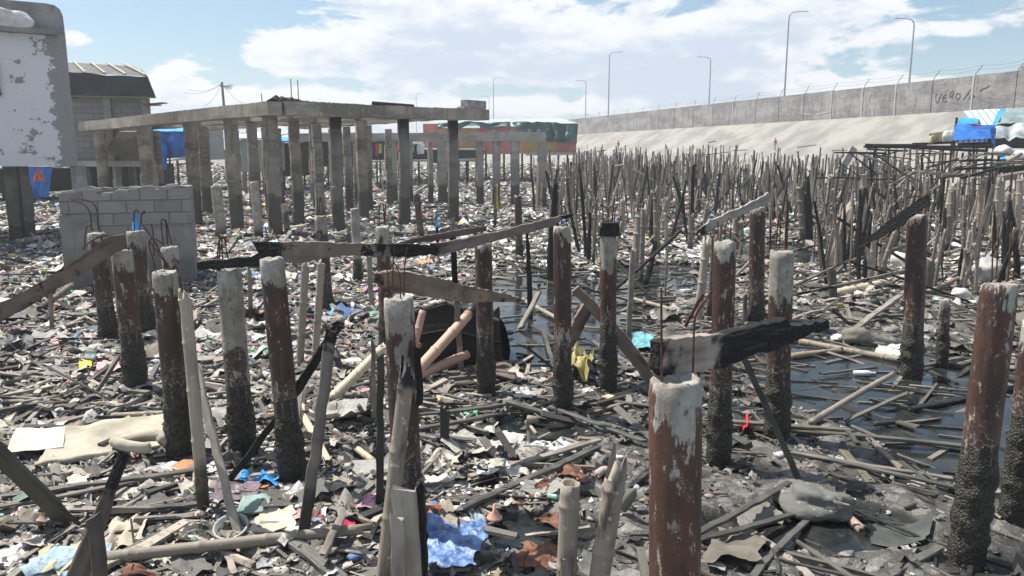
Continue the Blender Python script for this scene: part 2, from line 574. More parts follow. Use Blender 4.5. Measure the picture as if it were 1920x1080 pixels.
ys = np.concatenate([np.geomspace(.9, 150, 620), np.geomspace(160, 900, 12)])
ts = np.linspace(-1.5, 1.5, 430)
YY = np.repeat(ys[:, None], len(ts), 1); XX = YY * ts[None, :]
ZZ = gz(XX, YY)
ZZ = np.where(YY > 150, .75, ZZ)


def g_ground(t):
    co = t.coord(); z = t.sep(co)[2]
    n1 = t.noise(co, 1.3, 5, .6); n2 = t.noise(co, 9, 5, .65); n3 = t.noise(co, 60, 3, .6)
    mud = t.mix(t.smooth(n1, .35, .65), (.048, .045, .039), (.092, .086, .075))
    mud = t.mix(t.smooth(n2, .5, .72), mud, (.03, .028, .026))
    mud = t.mix(t.smooth(n3, .6, .72, 0, .7), mud, (.22, .21, .19))
    y = t.sep(co)[1]; x = t.sep(co)[0]
    dry = t.math('MAXIMUM', t.smooth(t.math('DIVIDE', x, t.math('MAXIMUM', y, 1.0)), .18, -.12), t.smooth(y, 10, 22))
    for sc, lo, hi in ((26.0, .62, .75), (11.0, .74, .84)):
        cc = t.voro(co, sc, 'F1', 'Color'); r = t.sep(cc)
        k = t.mul(t.smooth(r[0], lo, hi), t.smooth(t.add(n1, t.mul(n2, .3)), .4, .6))
        k = t.mul(k, t.smooth(dry, 0, 1, .25, 1))
        lit = t.mix(r[1], (.16, .15, .135), (.52, .50, .46))
        mud = t.mix(k, mud, lit)
    wet = t.smooth(t.add(z, t.mul(t.sub(n2, .5), .05)), .02, .075, 1, 0)
    mud = t.mix(wet, mud, (.028, .028, .025))
    damp = t.mul(t.smooth(t.math('DIVIDE', x, t.math('MAXIMUM', y, 1.0)), -.2, .05), t.smooth(y, 14, 8))
    rg = t.sub(t.smooth(wet, 0, 1, .82, .22), t.mul(damp, t.mul(t.smooth(n1, .3, .6), .36)))
    t.out(mud, rg, t.bump(t.add(t.mul(n3, .7), n2), .8, .025), .45)


M['mud'] = mat('mud', g_ground)
me = np_mesh('ground', np.stack([XX, YY, ZZ], -1), quadgrid(len(ys), len(ts))[:, ::-1], M['mud'], smooth=True)
struct(link('ground', me))


def g_water(t):
    co = t.coord(); n = t.noise(t.map(co, (1, 1, 1)), 3.5, 4, .55); n2 = t.noise(co, 2.2, 4, .6)
    scum = t.smooth(t.add(t.mul(t.noise(co, 4, 7, .75), .8), t.mul(t.noise(co, 30, 4, .7), .2)), .50, .66, 0, .75)
    c = t.mix(t.smooth(n2, .4, .7), (.012, .016, .018), (.035, .036, .03))
    c = t.mix(scum, c, (.062, .057, .046))
    t.out(c, t.smooth(scum, 0, .6, .04, .5), t.bump(t.add(n, t.mul(t.noise(co, 26, 3, .6), .25)), .16, .02), .5, IOR=1.333)


M['water'] = mat('water', g_water)
b = MB(); b.add([(-6, 1, 0.004), (18, 1, 0.004), (18, 32, 0.004), (-6, 32, 0.004)], [(0, 1, 2, 3)])
struct(b.build('water', M['water']))

hz_ = MB(); hz_.box((0, 430, 11.5), (3000, 1000, 27))
def g_haze(t):
    v = t.node('ShaderNodeVolumePrincipled'); o = t.node('ShaderNodeOutputMaterial')
    v.inputs['Color'].default_value = (.93, .96, 1, 1); v.inputs['Density'].default_value = .0014; v.inputs['Anisotropy'].default_value = .2
    t.nt.links.new(v.outputs[0], o.inputs['Volume'])
hzo = hz_.build('haze', mat('haze', g_haze)); hzo['kind'] = 'stuff'

# ------------------------------------------------------------ embankment and flood wall
prof = [(0.0, 5.62), (-.6, 5.7), (.25, 5.6), (1.6, 4.85), (3.2, 3.95), (4.8, 3.0), (6.2, 2.15), (7.2, 1.75), (9.5, 1.6), (10.6, 1.15), (12.5, .35), (15, -.3)]
prof = sorted(prof[2:]) ; prof = [(-14, 5.45), (-.4, 5.6)] + prof
TT = np.linspace(-40, 330, 300)
V = []
for (d, z) in prof:
    pass
ds = np.concatenate([[-14, -5, -.2], np.linspace(.1, 15, 44)])
pz = np.interp(ds, [p[0] for p in prof], [p[1] for p in prof])
X = WA.x + WD.x * TT[:, None] + WN.x * ds[None, :]
Y = WA.y + WD.y * TT[:, None] + WN.y * ds[None, :]
Z = np.repeat(pz[None, :], len(TT), 0)
sl_ = sst(ds, .3, 1.5) * (1 - sst(ds, 12, 15))
Z = Z + (0.30 * vn(X, Y, .35, 21) + .22 * vn(X, Y, 1.1, 22) + .16 * vn(X, Y, 3, 23)) * sl_[None, :]


def g_emb(t):
    co = t.coord(); n1 = t.noise(co, .35, 5, .6); n2 = t.noise(co, 1.6, 8, .75); n3 = t.noise(co, 5, 5, .75)
    c = t.mix(t.smooth(n1, .38, .62), (.22, .211, .19), (.315, .303, .276))
    c = t.mix(t.smooth(n2, .55, .75, 0, .6), c, (.17, .165, .15))
    c = t.mix(t.smooth(n3, .58, .72, 0, .6), c, (.44, .43, .40))
    c = t.mix(t.smooth(t.noise(co, 7, 5, .75), .6, .7, 0, .7), c, (.15, .145, .135))
    t.out(c, .95, t.bump(t.add(n2, t.mul(n3, .4)), .7, .15), .1)


M['earth'] = mat('earth', g_emb)
me = np_mesh('embankment', np.stack([X, Y, Z], -1), quadgrid(len(TT), len(ds)), M['earth'], smooth=True)
struct(link('embankment', me))


def wall_at_u(u):
    """distance along the wall seen at photo column u"""
    k = (u - 960) / F
    return (WA.x - k * WA.y) / (k * WD.y - WD.x)


def g_wall(t):
    co = t.coord(); s = t.sep(co)
    n1 = t.noise(t.map(co, (.35, 1, 1)), .8, 5, .6); n2 = t.noise(t.map(co, (1, 1, .25)), 2.5, 5, .65); n3 = t.noise(t.map(co, (.3, 1, 2.2)), 7, 4, .7)
    c = t.mix(t.smooth(n1, .38, .62), (.19, .178, .176), (.31, .295, .288))
    c = t.mix(t.smooth(n2, .46, .66, 0, .7), c, (.125, .118, .12))
    c = t.mix(t.smooth(n3, .5, .68, 0, .65), c, (.42, .40, .385))
    t.out(c, .95, t.bump(n3, .5, .03), .1)


M['wall_conc'] = mat('wall_conc', g_wall)
M['wall_light'] = m_plain('wall_light', (.40, .385, .37), .95, .1, .2, 1.5)
M['wall_dark'] = m_plain('wall_dark', (.14, .135, .135), .95, .1, .2, 1.5)
M['steel'] = m_plain('steel', (.34, .35, .37), .5, .4, .15, 3, .1)
M['wire'] = m_plain('wire', (.10, .095, .09), .6, .3, .2, 9, 0)
M['paint_black'] = m_plain('paint_black', (.10, .097, .10), .9, .1, .3, 4, .1)
fw = empty('flood_wall', tuple(WA), 'long grey concrete flood wall topped with leaning barbed wire posts along the embankment', 'wall')
fw.rotation_euler = (0, 0, math.atan2(WD.y, WD.x))
# local frame of the wall: x along it, -y... faces the shanties on +y side
WM = Matrix.Translation(WA) @ Matrix.Rotation(math.atan2(WD.y, WD.x), 4, 'Z')
WS = 1 if (WM.inverted() @ (WA + WN)).y > 0 else -1
segs = [(-40, wall_at_u(1886), 5.3, 8.42), (wall_at_u(1886), wall_at_u(1546), 5.3, 8.12), (wall_at_u(1546), 330, 5.3, 8.16)]
for i, (a, c, z0, z1) in enumerate(segs):
    b = MB(); n = max(2, int((c - a) / .6))
    top = [a + (c - a) * k / n for k in range(n + 1)]
    jit = [.03 * mn.noise(Vector((x * .8, 3, i))) for x in top]
    for k in range(n):
        x0, x1 = top[k], top[k + 1]
        b.add([(x0, WS * .2, z0), (x1, WS * .2, z0), (x1, WS * .2, z1 + jit[k + 1]), (x0, WS * .2, z1 + jit[k]),
               (x0, -WS * .2, z0), (x1, -WS * .2, z0), (x1, -WS * .2, z1 + jit[k + 1]), (x0, -WS * .2, z1 + jit[k])],
              [(0, 1, 2, 3), (7, 6, 5, 4), (3, 2, 6, 7)])
    b.build('wall_section', M['wall_conc'], fw)
posts_u = [1072, 1098, 1120, 1147, 1172, 1200, 1229, 1260, 1294, 1329, 1367, 1408, 1450, 1496, 1547, 1603, 1663, 1728, 1803, 1880]
tips = []
for u in posts_u:
    x = wall_at_u(u)
    b = MB(); b.tube([(x, WS * .06, 7.6), (x, WS * .06, 8.25), (x - .75, WS * .3, 8.78)], .024, 6)
    b.build('fence_post', M['wire'], fw); tips.append((x - .75, WS * .3, 8.78)); 
    if u > 1200:
        b = MB(); b.box((x, WS * .22, 6.75), (.14, .05, 2.7)); b.build('joint_strip', M['wall_light'] if u % 2 else M['wall_conc'], fw)
for k, f in enumerate((1.0, .55)):
    b = MB()
    for i in range(len(tips) - 1):
        p, q = Vector(tips[i]), Vector(tips[i + 1])
        p = p + (Vector((p.x + .75, WS * .06, 8.25)) - p) * (1 - f); q = q + (Vector((q.x + .75, WS * .06, 8.25)) - q) * (1 - f)
        b.tube([p.lerp(q, j / 6) + Vector((0, 0, -.12 * math.sin(math.pi * j / 6))) for j in range(7)], .009, 4)
    b.build('barbed_wire', M['wire'], fw)


def wall_px(u, v):
    x = wall_at_u(u); p = WA + WD * x
    k = mpp(u, v, p.y); q = at(u, v, p.y)
    return x, q.z


def strokes(name, polys, m, parent, w=.05, off=.225):
    b = MB()
    for pl in polys:
        pts = []
        for (u, v) in pl:
            x, z = wall_px(u, v); pts.append(Vector((x, WS * off, z)))
        for p, q in zip(pts[:-1], pts[1:]):
            b.bar(p, q + (q - p).normalized() * .02, w, .012, Vector((0, 1, 0)))
    return b.build(name, m, parent)


S = 1916 / 220.0
def cz(pl): return [(1700 + a / S, 140 + c / S) for a, c in pl]
letters = [[(318, 318), (322, 380), (330, 430), (345, 465), (362, 450), (378, 405), (395, 345), (405, 310)],
           [(345, 315), (325, 330)],
           [(455, 350), (435, 365), (428, 400), (440, 432), (475, 440), (505, 430)], [(432, 392), (470, 378)], [(440, 345), (480, 320)],
           [(548, 385), (545, 300), (560, 285)], [(545, 300), (585, 265), (600, 300), (585, 345), (552, 365)], [(560, 350), (600, 392)],
           [(650, 310), (640, 350), (645, 395), (665, 410), (695, 390), (710, 345), (700, 315), (665, 305), (650, 312)],
           [(760, 400), (800, 350), (830, 290), (860, 240)], [(800, 350), (845, 300)], [(845, 395), (885, 330)], [(905, 355), (925, 370), (940, 345), (925, 330), (908, 345)],
           [(1010, 270), (1050, 235), (1110, 215), (1150, 175)]]
strokes('graffiti', [cz(p) for p in letters], M['paint_black'], fw, .055)
strokes('mortar_patch', [[(1493, 190), (1493, 213)], [(1493, 213), (1512, 215)], [(1520, 215), (1547, 209)], [(1547, 209), (1547, 182)]], M['wall_light'], fw, .10, .224)
strokes('mortar_patch', [[(1618, 174), (1614, 188), (1618, 200), (1624, 206), (1624, 219)]], M['wall_light'], fw, .12, .224)

# street lamps on the road behind the wall: head pixel, visible foot pixel, distance behind, arm side
lamps = [((1480, 22), 92, 1, 'tallest street lamp with its arm pointing right, standing behind the flood wall'),
         ((1143, 98), 132, 1, 'thin street lamp with right pointing arm beyond the green tarp roof'),
         ((925, 146), 190, 1, 'pale street lamp with right pointing arm seen over the end of the burnt concrete slab'),
         ((780, 175), 250, 1, 'small faint street lamp above the middle of the slab'),
         ((1715, 35), 86, -1, 'street lamp with left pointing arm, rightmost one behind the flood wall'),
         ((1333, 107), 125, -1, 'street lamp with left pointing arm between the two tall right armed lamps'),
         ((1099, 151), 175, -1, 'faint street lamp with left pointing arm above the tarp roofed pink house'),
         ((917, 181), 245, -1, 'smallest faint street lamp beside the grey block on the concrete slab')]
for (u, v), Y, sgn, lab in lamps:
    tp = at(u, v, Y); z0 = 5.5
    o = empty('street_lamp', (tp.x, tp.y, z0), lab, 'street lamp', 'street lamps along the road behind the flood wall')
    hh = tp.z - z0; b = MB()
    b.tube([(0, 0, 0), (0, 0, hh * .5), (0, 0, hh - .75), (sgn * .08, 0, hh - .35), (sgn * .35, 0, hh - .08), (sgn * 1.0, 0, hh + .02), (sgn * 1.6, 0, hh + .03)],
           [.13, .105, .08, .07, .06, .05, .045], 8)
    b.build('pole', M['steel'], o)
    b = MB(); b.smooth = True
    b.rings([[Vector((sgn * (1.5 + x), w * math.cos(a), hh + .04 + h_ * math.sin(a))) for a in [k * math.pi / 4 for k in range(8)]]
             for (x, w, h_) in ((0, .05, .04), (.15, .13, .06), (.5, .16, .06), (.72, .06, .02))])
    b.build('lamp_head', M['steel'], o)
# ------------------------------------------------------------ countless litter
def palette(n, colour):
    """n litter colours; colour = share of bright plastics"""
    base = np.array([(.66, .65, .63), (.54, .52, .48), (.46, .42, .36), (.36, .335, .30), (.25, .23, .205), (.13, .12, .11), (.10, .093, .083), (.42, .35, .26), (.48, .46, .42), (.74, .74, .75), (.30, .255, .20), (.24, .225, .20), (.58, .54, .46), (.15, .14, .13), (.78, .78, .78), (.66, .64, .58), (.10, .09, .08)])
    br = np.array([(.06, .20, .52), (.10, .42, .72), (.60, .07, .06), (.72, .35, .36), (.75, .60, .09), (.70, .28, .05), (.10, .42, .20), (.35, .60, .62), (.62, .22, .42), (.13, .10, .32), (.80, .78, .62), (.45, .68, .80)])
    c = base[NR.integers(0, len(base), n)]
    k = NR.random(n) < colour
    b_ = br[NR.integers(0, len(br), n)]; b_ = b_ + (b_.mean(1, keepdims=True) - b_) * NR.uniform(.12, .75, (n, 1))
    c = np.where(k[:, None], b_, c)
    return np.clip(c * NR.uniform(.72, 1.15, (n, 1)), 0, .85)


def sample(n, y0, y1, u0=-420, u1=2480, p=1.0):
    """ground points; p=1 is even over the ground"""
    q = NR.random(n); k = p + 1
    y = (y0 ** k + q * (y1 ** k - y0 ** k)) ** (1 / k)
    tn = (u0 - 960) / F + NR.random(n) * (u1 - u0) / F
    return y * tn, y


def pool(x, y):
    m = np.zeros_like(x)
    for (cx, cy, ax, ay, d) in POOLS:
        m = np.maximum(m, 1 - sst(((x - cx) / ax) ** 2 + ((y - cy) / ay) ** 2, .7, 1.4))
    return m


def litter(x, y):
    """how thickly litter lies (0..1)"""
    tn = x / y
    right = sst(tn, -.02, .16) * (1 - sst(y, 9, 17))
    k = (1 - .80 * right) * (1 - .9 * pool(x, y))
    k = k * (.55 + .9 * (vn(x, y, .6, 31) + .5) * .9)
    return k * (wall_dist(x, y) > 10.5)


def rotm(n, tilt):
    yaw = NR.random(n) * 2 * np.pi; p = NR.normal(0, tilt, n); r = NR.normal(0, tilt, n)
    cy, sy, cp, sp, cr, sr = np.cos(yaw), np.sin(yaw), np.cos(p), np.sin(p), np.cos(r), np.sin(r)
    z = np.zeros(n); o = np.ones(n)
    Rz = np.stack([cy, -sy, z, sy, cy, z, z, z, o], -1).reshape(n, 3, 3)
    Ry = np.stack([cp, z, sp, z, o, z, -sp, z, cp], -1).reshape(n, 3, 3)
    Rx = np.stack([o, z, z, z, cr, -sr, z, sr, cr], -1).reshape(n, 3, 3)
    return Rz @ Ry @ Rx


LV, LQ, LC = [], [], []
lo = 0


def put(P, Q, C):
    """P (n,k,3) points, Q (m,4) faces of one piece, C (n,3)"""
    global lo
    n, k = P.shape[:2]
    LV.append(P.reshape(-1, 3)); LQ.append((Q[None] + (np.arange(n) * k)[:, None, None]).reshape(-1, Q.shape[1]) + lo)
    LC.append(np.repeat(C, k, 0)); lo += n * k


def sheets(n, y0, y1, s0, s1, colour, crump=.22, tilt=.22, p=1.0, lift=.02, u0=-420, u1=2480, g_=4, full=False):
    x, y = sample(n, y0, y1, u0, u1, p)
    k = NR.random(n) < (litter(x, y) if not full else .10 + .9 * litter(x, y)); x, y = x[k], y[k]; n = len(x)
    if n == 0: return
    g = np.linspace(-.5, .5, g_); gx, gy = np.meshgrid(g, g); gx = gx.ravel()[None]; gy = gy.ravel()[None]; m = g_ * g_
    a = np.minimum(NR.uniform(s0, s1, n) * np.exp(NR.normal(0, .4, n)), s1 * 1.25); b = a * NR.uniform(.3, 1.0, n)
    P = np.zeros((n, m, 3)); jit = .30 / g_
    P[..., 0] = (gx + NR.normal(0, jit, (n, m))) * a[:, None]
    P[..., 1] = (gy + NR.normal(0, jit, (n, m))) * b[:, None]
    cr = (NR.random(n) ** .8 * crump * np.minimum(a, .35))[:, None]
    w = np.zeros((n, m))
    for f in (3.0, 6.5):
        kx, ky, ph = NR.normal(0, f, (3, n, 1)); w += np.sin(gx * kx + gy * ky + ph * 3) * (3.6 / f)
    P[..., 2] = (w * .55 + NR.normal(0, .5, (n, m))) * cr
    P[..., 2] += np.abs(gx) * (NR.normal(0, .4, n) * a)[:, None] * .5
    P = np.einsum('nij,nkj->nki', rotm(n, tilt), P)
    z = gz(x, y) + lift * NR.random(n) * 2.2
    P += np.stack([x, y, z], -1)[:, None]
    P[..., 2] = np.maximum(P[..., 2], gz(P[..., 0], P[..., 1]) - .012)
    cc = np.array(palette(n, 0.0)); tn = x / y
    left = sst(-tn, .02, .3) + .35 * sst(y, 14, 30)
    k = NR.random(n) < colour * (.35 + 1.1 * left)
    cc[k] = palette(int(k.sum()), 1.0)
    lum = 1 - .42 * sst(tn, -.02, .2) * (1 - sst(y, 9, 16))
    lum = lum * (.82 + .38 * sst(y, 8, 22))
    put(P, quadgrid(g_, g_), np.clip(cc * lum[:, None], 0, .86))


def lumps(n, y0, y1, s0, s1, colour, p=1.0):
    x, y = sample(n, y0, y1, p=p); k = NR.random(n) < litter(x, y); x, y = x[k], y[k]; n = len(x)
    th = np.linspace(0, 2 * np.pi, 8, endpoint=False); ph = np.linspace(.12, np.pi - .12, 6)
    S_ = np.stack([(np.sin(ph)[:, None] * np.cos(th)).ravel(), (np.sin(ph)[:, None] * np.sin(th)).ravel(), np.repeat(np.cos(ph), 8)], -1)
    i = np.arange(5)[:, None] * 8 + np.arange(8)[None]; j = np.arange(5)[:, None] * 8 + (np.arange(8)[None] + 1) % 8
    Q = np.stack([i, i + 8, j + 8, j], -1).reshape(-1, 4)
    P = S_[None] * (1 + NR.normal(0, .2, (n, 48, 1)))
    s = NR.uniform(s0, s1, n)
    P = P * np.stack([s, s * NR.uniform(.4, .9, n), s * NR.uniform(.25, .55, n)], -1)[:, None]
    P = np.einsum('nij,nkj->nki', rotm(n, .2), P) + np.stack([x, y, gz(x, y) + s * .2], -1)[:, None]
    put(P, Q, palette(n, colour))


def splinters(n, y0, y1, l0, l1, w0, w1, p=1.0, tilt=.09, wood=True):
    x, y = sample(n, y0, y1, p=p); k = (NR.random(n) < (.10 + .9 * (1 - pool(x, y))) * (1 - .72 * sst(x / y, -.05, .12) * (1 - sst(y, 6.5, 11)))) & (wall_dist(x, y) > 10.5)
    x, y = x[k], y[k]; n = len(x)
    L = NR.uniform(l0, l1, n) * np.exp(NR.normal(0, .3, n)); w = NR.uniform(w0, w1, n); h = w * NR.uniform(.25, .8, n)
    sx = np.array([-.5, -.5, -.5, -.5, 0, 0, 0, 0, .5, .5, .5, .5]); sy = np.array([-1, 1, 1, -1] * 3); sz = np.array([-1, -1, 1, 1] * 3)
    P = np.stack([sx[None] * L[:, None], sy[None] * w[:, None] * .5, sz[None] * h[:, None] * .5], -1)
    P = P + NR.normal(0, .13, (n, 12, 3)) * w[:, None, None]
    P[:, 4:8, 1] += (NR.normal(0, .03, n) * L)[:, None]
    P = np.einsum('nij,nkj->nki', rotm(n, tilt * np.where(NR.random(n) < .2, 3.2, 1)), P)
    z = (gz(P[:, :4, 0].mean(1) + x, P[:, :4, 1].mean(1) + y) + gz(x, y) + gz(P[:, 8:, 0].mean(1) + x, P[:, 8:, 1].mean(1) + y)) / 3
    P += np.stack([x, y, np.maximum(z, 0) + h * .5 + .012], -1)[:, None]
    Q = []
    for a in (0, 4):
        for k_ in range(4): Q.append((a + k_, a + (k_ + 1) % 4, a + 4 + (k_ + 1) % 4, a + 4 + k_))
    Q += [(3, 2, 1, 0), (8, 9, 10, 11)]
    pal = np.array([(.20, .182, .157), (.14, .128, .113), (.085, .08, .07), (.035, .034, .032), (.28, .25, .205), (.38, .33, .27), (.23, .205, .17), (.12, .113, .10)])
    c = pal[NR.integers(0, len(pal), n)] * NR.uniform(.75, 1.2, (n, 1))
    tn = x / y
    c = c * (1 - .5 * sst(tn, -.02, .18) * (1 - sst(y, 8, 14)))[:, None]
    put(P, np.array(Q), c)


def g_litter(t):
    c = t.attr('Col'); co = t.coord(); n = t.noise(co, 30, 4, .65); n2 = t.noise(co, 6, 4, .6)
    n4 = t.noise(co, 110, 3, .7)
    c = t.mix(t.smooth(n, .48, .7, 0, .7), c, t.mix(.7, c, (.05, .046, .04)))
    c = t.mix(t.smooth(n2, .5, .66, 0, .7), c, (.10, .092, .078))
    c = t.mix(t.smooth(n4, .58, .7, 0, .5), c, (.06, .055, .05))
    t.out(c, .62, t.bump(t.add(n, t.mul(n4, .4)), .5, .012), .3)


M['litter'] = mat('litter', g_litter)


def flush(name, label, cat):
    global lo
    me = np_mesh(name, np.concatenate(LV), np.concatenate(LQ), M['litter'], np.concatenate(LC))
    me.polygons.foreach_set('use_smooth', np.full(len(me.polygons), name != 'wood_splinters')); o = link(name, me); LV.clear(); LQ.clear(); LC.clear(); lo = 0
    tag(o, label, cat, kind='stuff')


sheets(30000, 2.5, 9.5, .012, .045, .18, .3, .3, lift=.01, g_=3, full=True)
sheets(4600, 2.6, 9.5, .03, .11, .17, .3, .18, g_=5)
sheets(1500, 2.6, 9.5, .12, .34, .03, .16, .07, lift=.01, g_=7)
sheets(28000, 8, 20, .025, .08, .24, .3, .3, g_=3)
sheets(11000, 8, 20, .06, .18, .26, .3, .2)
sheets(3600, 8, 22, .16, .42, .10, .2, .10, g_=5)
sheets(38000, 18, 48, .06, .24, .3, .3, .3, g_=3)
sheets(15000, 45, 115, .18, .5, .12, .3, .4)
flush('litter_sheets', 'flat scraps of plastic, cloth and paper strewn thickly over the mud', 'litter')
lumps(4200, 2.8, 10, .012, .055, .10); lumps(6500, 9, 24, .03, .11, .24); lumps(7000, 22, 70, .06, .2, .22)
flush('litter_bits', 'small lumpy bags, bottles and rubble bits mixed into the rubbish layer', 'litter')
splinters(4600, 2.6, 8, .04, .30, .005, .026)
splinters(900, 3.2, 9, .3, .9, .02, .06, tilt=.05)
splinters(6400, 6, 16, .12, .8, .012, .055)
splinters(10500, 14, 40, .2, 1.2, .02, .085)
splinters(5000, 38, 90, .4, 1.8, .05, .15, tilt=.2)
def floaters(n):
    LQ0 = len(LV); c = [P_ for P_ in POOLS]
    for (cx, cy, ax, ay, d) in c[:7] + c[8:9] + c[15:]:
        k = int(n * min(2.5, ax * ay / 1.2)); x = cx + ax * NR.normal(0, .55, k); y = cy + ay * NR.normal(0, .5, k)
        L = NR.uniform(.12, .9, k); w = NR.uniform(.006, .05, k)
        yaw = np.where(NR.random(k) < .7, NR.normal(-.12, .3, k), NR.uniform(-1.5, 1.5, k)); u = np.stack([np.cos(yaw), np.sin(yaw)], -1); v = np.stack([-u[:, 1], u[:, 0]], -1)
        P = np.zeros((k, 8, 3))
        for i, (a, b_, z) in enumerate([(s, q, z) for z in (-.01, .016) for (s, q) in ((-1, -1), (1, -1), (1, 1), (-1, 1))]):
            P[:, i, :2] = np.stack([x, y], -1) + u * (a * L / 2)[:, None] + v * (b_ * w / 2)[:, None]; P[:, i, 2] = z
        P[..., 2] += np.maximum(gz(x, y), 0)[:, None] + .004
        put(P, np.array([(3, 2, 1, 0), (4, 5, 6, 7), (0, 1, 5, 4), (1, 2, 6, 5), (2, 3, 7, 6), (3, 0, 4, 7)]), np.array([(.13, .125, .105), (.075, .07, .062), (.20, .185, .155), (.035, .034, .03)])[NR.integers(0, 4, k)])


floaters(13)
flush('wood_splinters', 'broken sticks and burnt splinters scattered across the mud', 'wood scraps')
# ------------------------------------------------------------ shapes for sticks, poles and boards
def GG(u, v, lift=0.0):
    z = 0.05
    for _ in range(4):
        p = G(u, v, z); z = max(gz1(p.x, p.y), -.01) + lift
    return G(u, v, z)


def bamboo_mb(L, r0, r1, seed, top='flat', node=.32, n=12, bend=.012, nk=1.0):
    rr = random.Random(seed); b = MB(); b.smooth = True
    zs = []; z = -rr.random() * node
    rings = [];
    def ring(z, k, jag=0.0):
        f = z / L; r = (r0 + (r1 - r0) * f) * k
        cx = bend * L * math.sin(f * 3.0 + seed) ; cy = bend * L * .6 * math.cos(f * 2.3 + seed)
        cx -= bend * L * math.sin(seed); cy -= bend * L * .6 * math.cos(seed)
        return [Vector((cx + r * math.cos(2 * math.pi * a / n), cy + r * math.sin(2 * math.pi * a / n), z + (jag * rr.uniform(-1, .25) if jag else 0))) for a in range(n)]
    cuts = [0.0]
    while z < L:
        for dz, k in ((-.035, .965), (-.012, .985), (-.004, 1.0 + .075 * nk), (.004, 1.0 + .08 * nk), (.012, .975), (.05, .955)):
            zz = z + dz
            if 0 < zz < L - .02: rings.append((zz, k))
        if 0 < z + node * .5 < L - .02: rings.append((z + node * .5, .95))
        z += node * rr.uniform(.85, 1.15)
    rings = [(0, .96)] + rings
    R_ = [ring(z, k) for z, k in rings]
    j = {'flat': .006, 'ragged': r1 * 2.6, 'split': r1 * 5}[top]
    te = ring(L, .95, j)
    R_.append(te)
    inn = []
    for p in te:
        inn.append(Vector((p.x * .76, p.y * .76, p.z - .004)))
    R_.append(inn)
    R_.append([Vector((p.x * .74, p.y * .74, L - max(.12, r1 * 6))) for p in te])
    b.rings(R_)
    return b


def plank_mb(L, w, t, seed, w1=None, rag=.015, end='rough', warp=.01):
    rr = random.Random(seed); b = MB(); n = max(4, int(L / .09)); w1 = w if w1 is None else w1
    k1, k2 = rr.uniform(0, 6), rr.uniform(0, 6); R_ = []
    for i in range(n + 1):
        f = i / n; z = f * L; ww = w + (w1 - w) * f; tt = t
        if end == 'point' and f > .72: ww *= 1 - .85 * (f - .72) / .28
        if end == 'burnt' and f > .55:
            ww *= 1 - .75 * ((f - .55) / .45) * rr.uniform(.6, 1); tt *= 1 - .5 * (f - .55)
        ox = warp * L * .6 * math.sin(f * 2.6 + k1); oy = warp * L * math.sin(f * 3.1 + k2)
        ch = min(ww, tt) * .16
        pr = [(-ww / 2 + ch, -tt / 2), (ww / 2 - ch, -tt / 2), (ww / 2, -tt / 2 + ch), (ww / 2, tt / 2 - ch), (ww / 2 - ch, tt / 2), (-ww / 2 + ch, tt / 2), (-ww / 2, tt / 2 - ch), (-ww / 2, -tt / 2 + ch)]
        e = rag * (3 if i in (0, n) else 1)
        js = rr.uniform(-1, 1) * rag * .4
        R_.append([Vector((x + ox + js + rr.uniform(-1, 1) * rag * .18, y + oy + rr.uniform(-1, 1) * rag * .12, z + (rr.uniform(-1, 1) * e if i in (0, n) else 0))) for x, y in pr])
    b.rings(R_)
    return b


SEED = [100]
def sd_():
    SEED[0] += 1; return SEED[0]


def pole(name, p0, p1, r0, m, label, cat, top='flat', group=None, r1=None, node=.32, bend=.008):
    p0, p1 = Vector(p0), Vector(p1)
    o = bamboo_mb((p1 - p0).length, r0, r1 or r0 * .9, sd_(), top, node, bend=bend).build(name, m, None, zframe(p0, p1, RND.random() * 6))
    return tag(o, label, cat, group)


def plank(name, p0, p1, w, t, m, label, cat, group=None, roll=0.0, end='rough', w1=None, rag=.012, warp=.008):
    p0, p1 = Vector(p0), Vector(p1)
    o = plank_mb((p1 - p0).length, w, t, sd_(), w1, rag, end, warp).build(name, m, None, zframe(p0, p1, roll))
    return tag(o, label, cat, group)


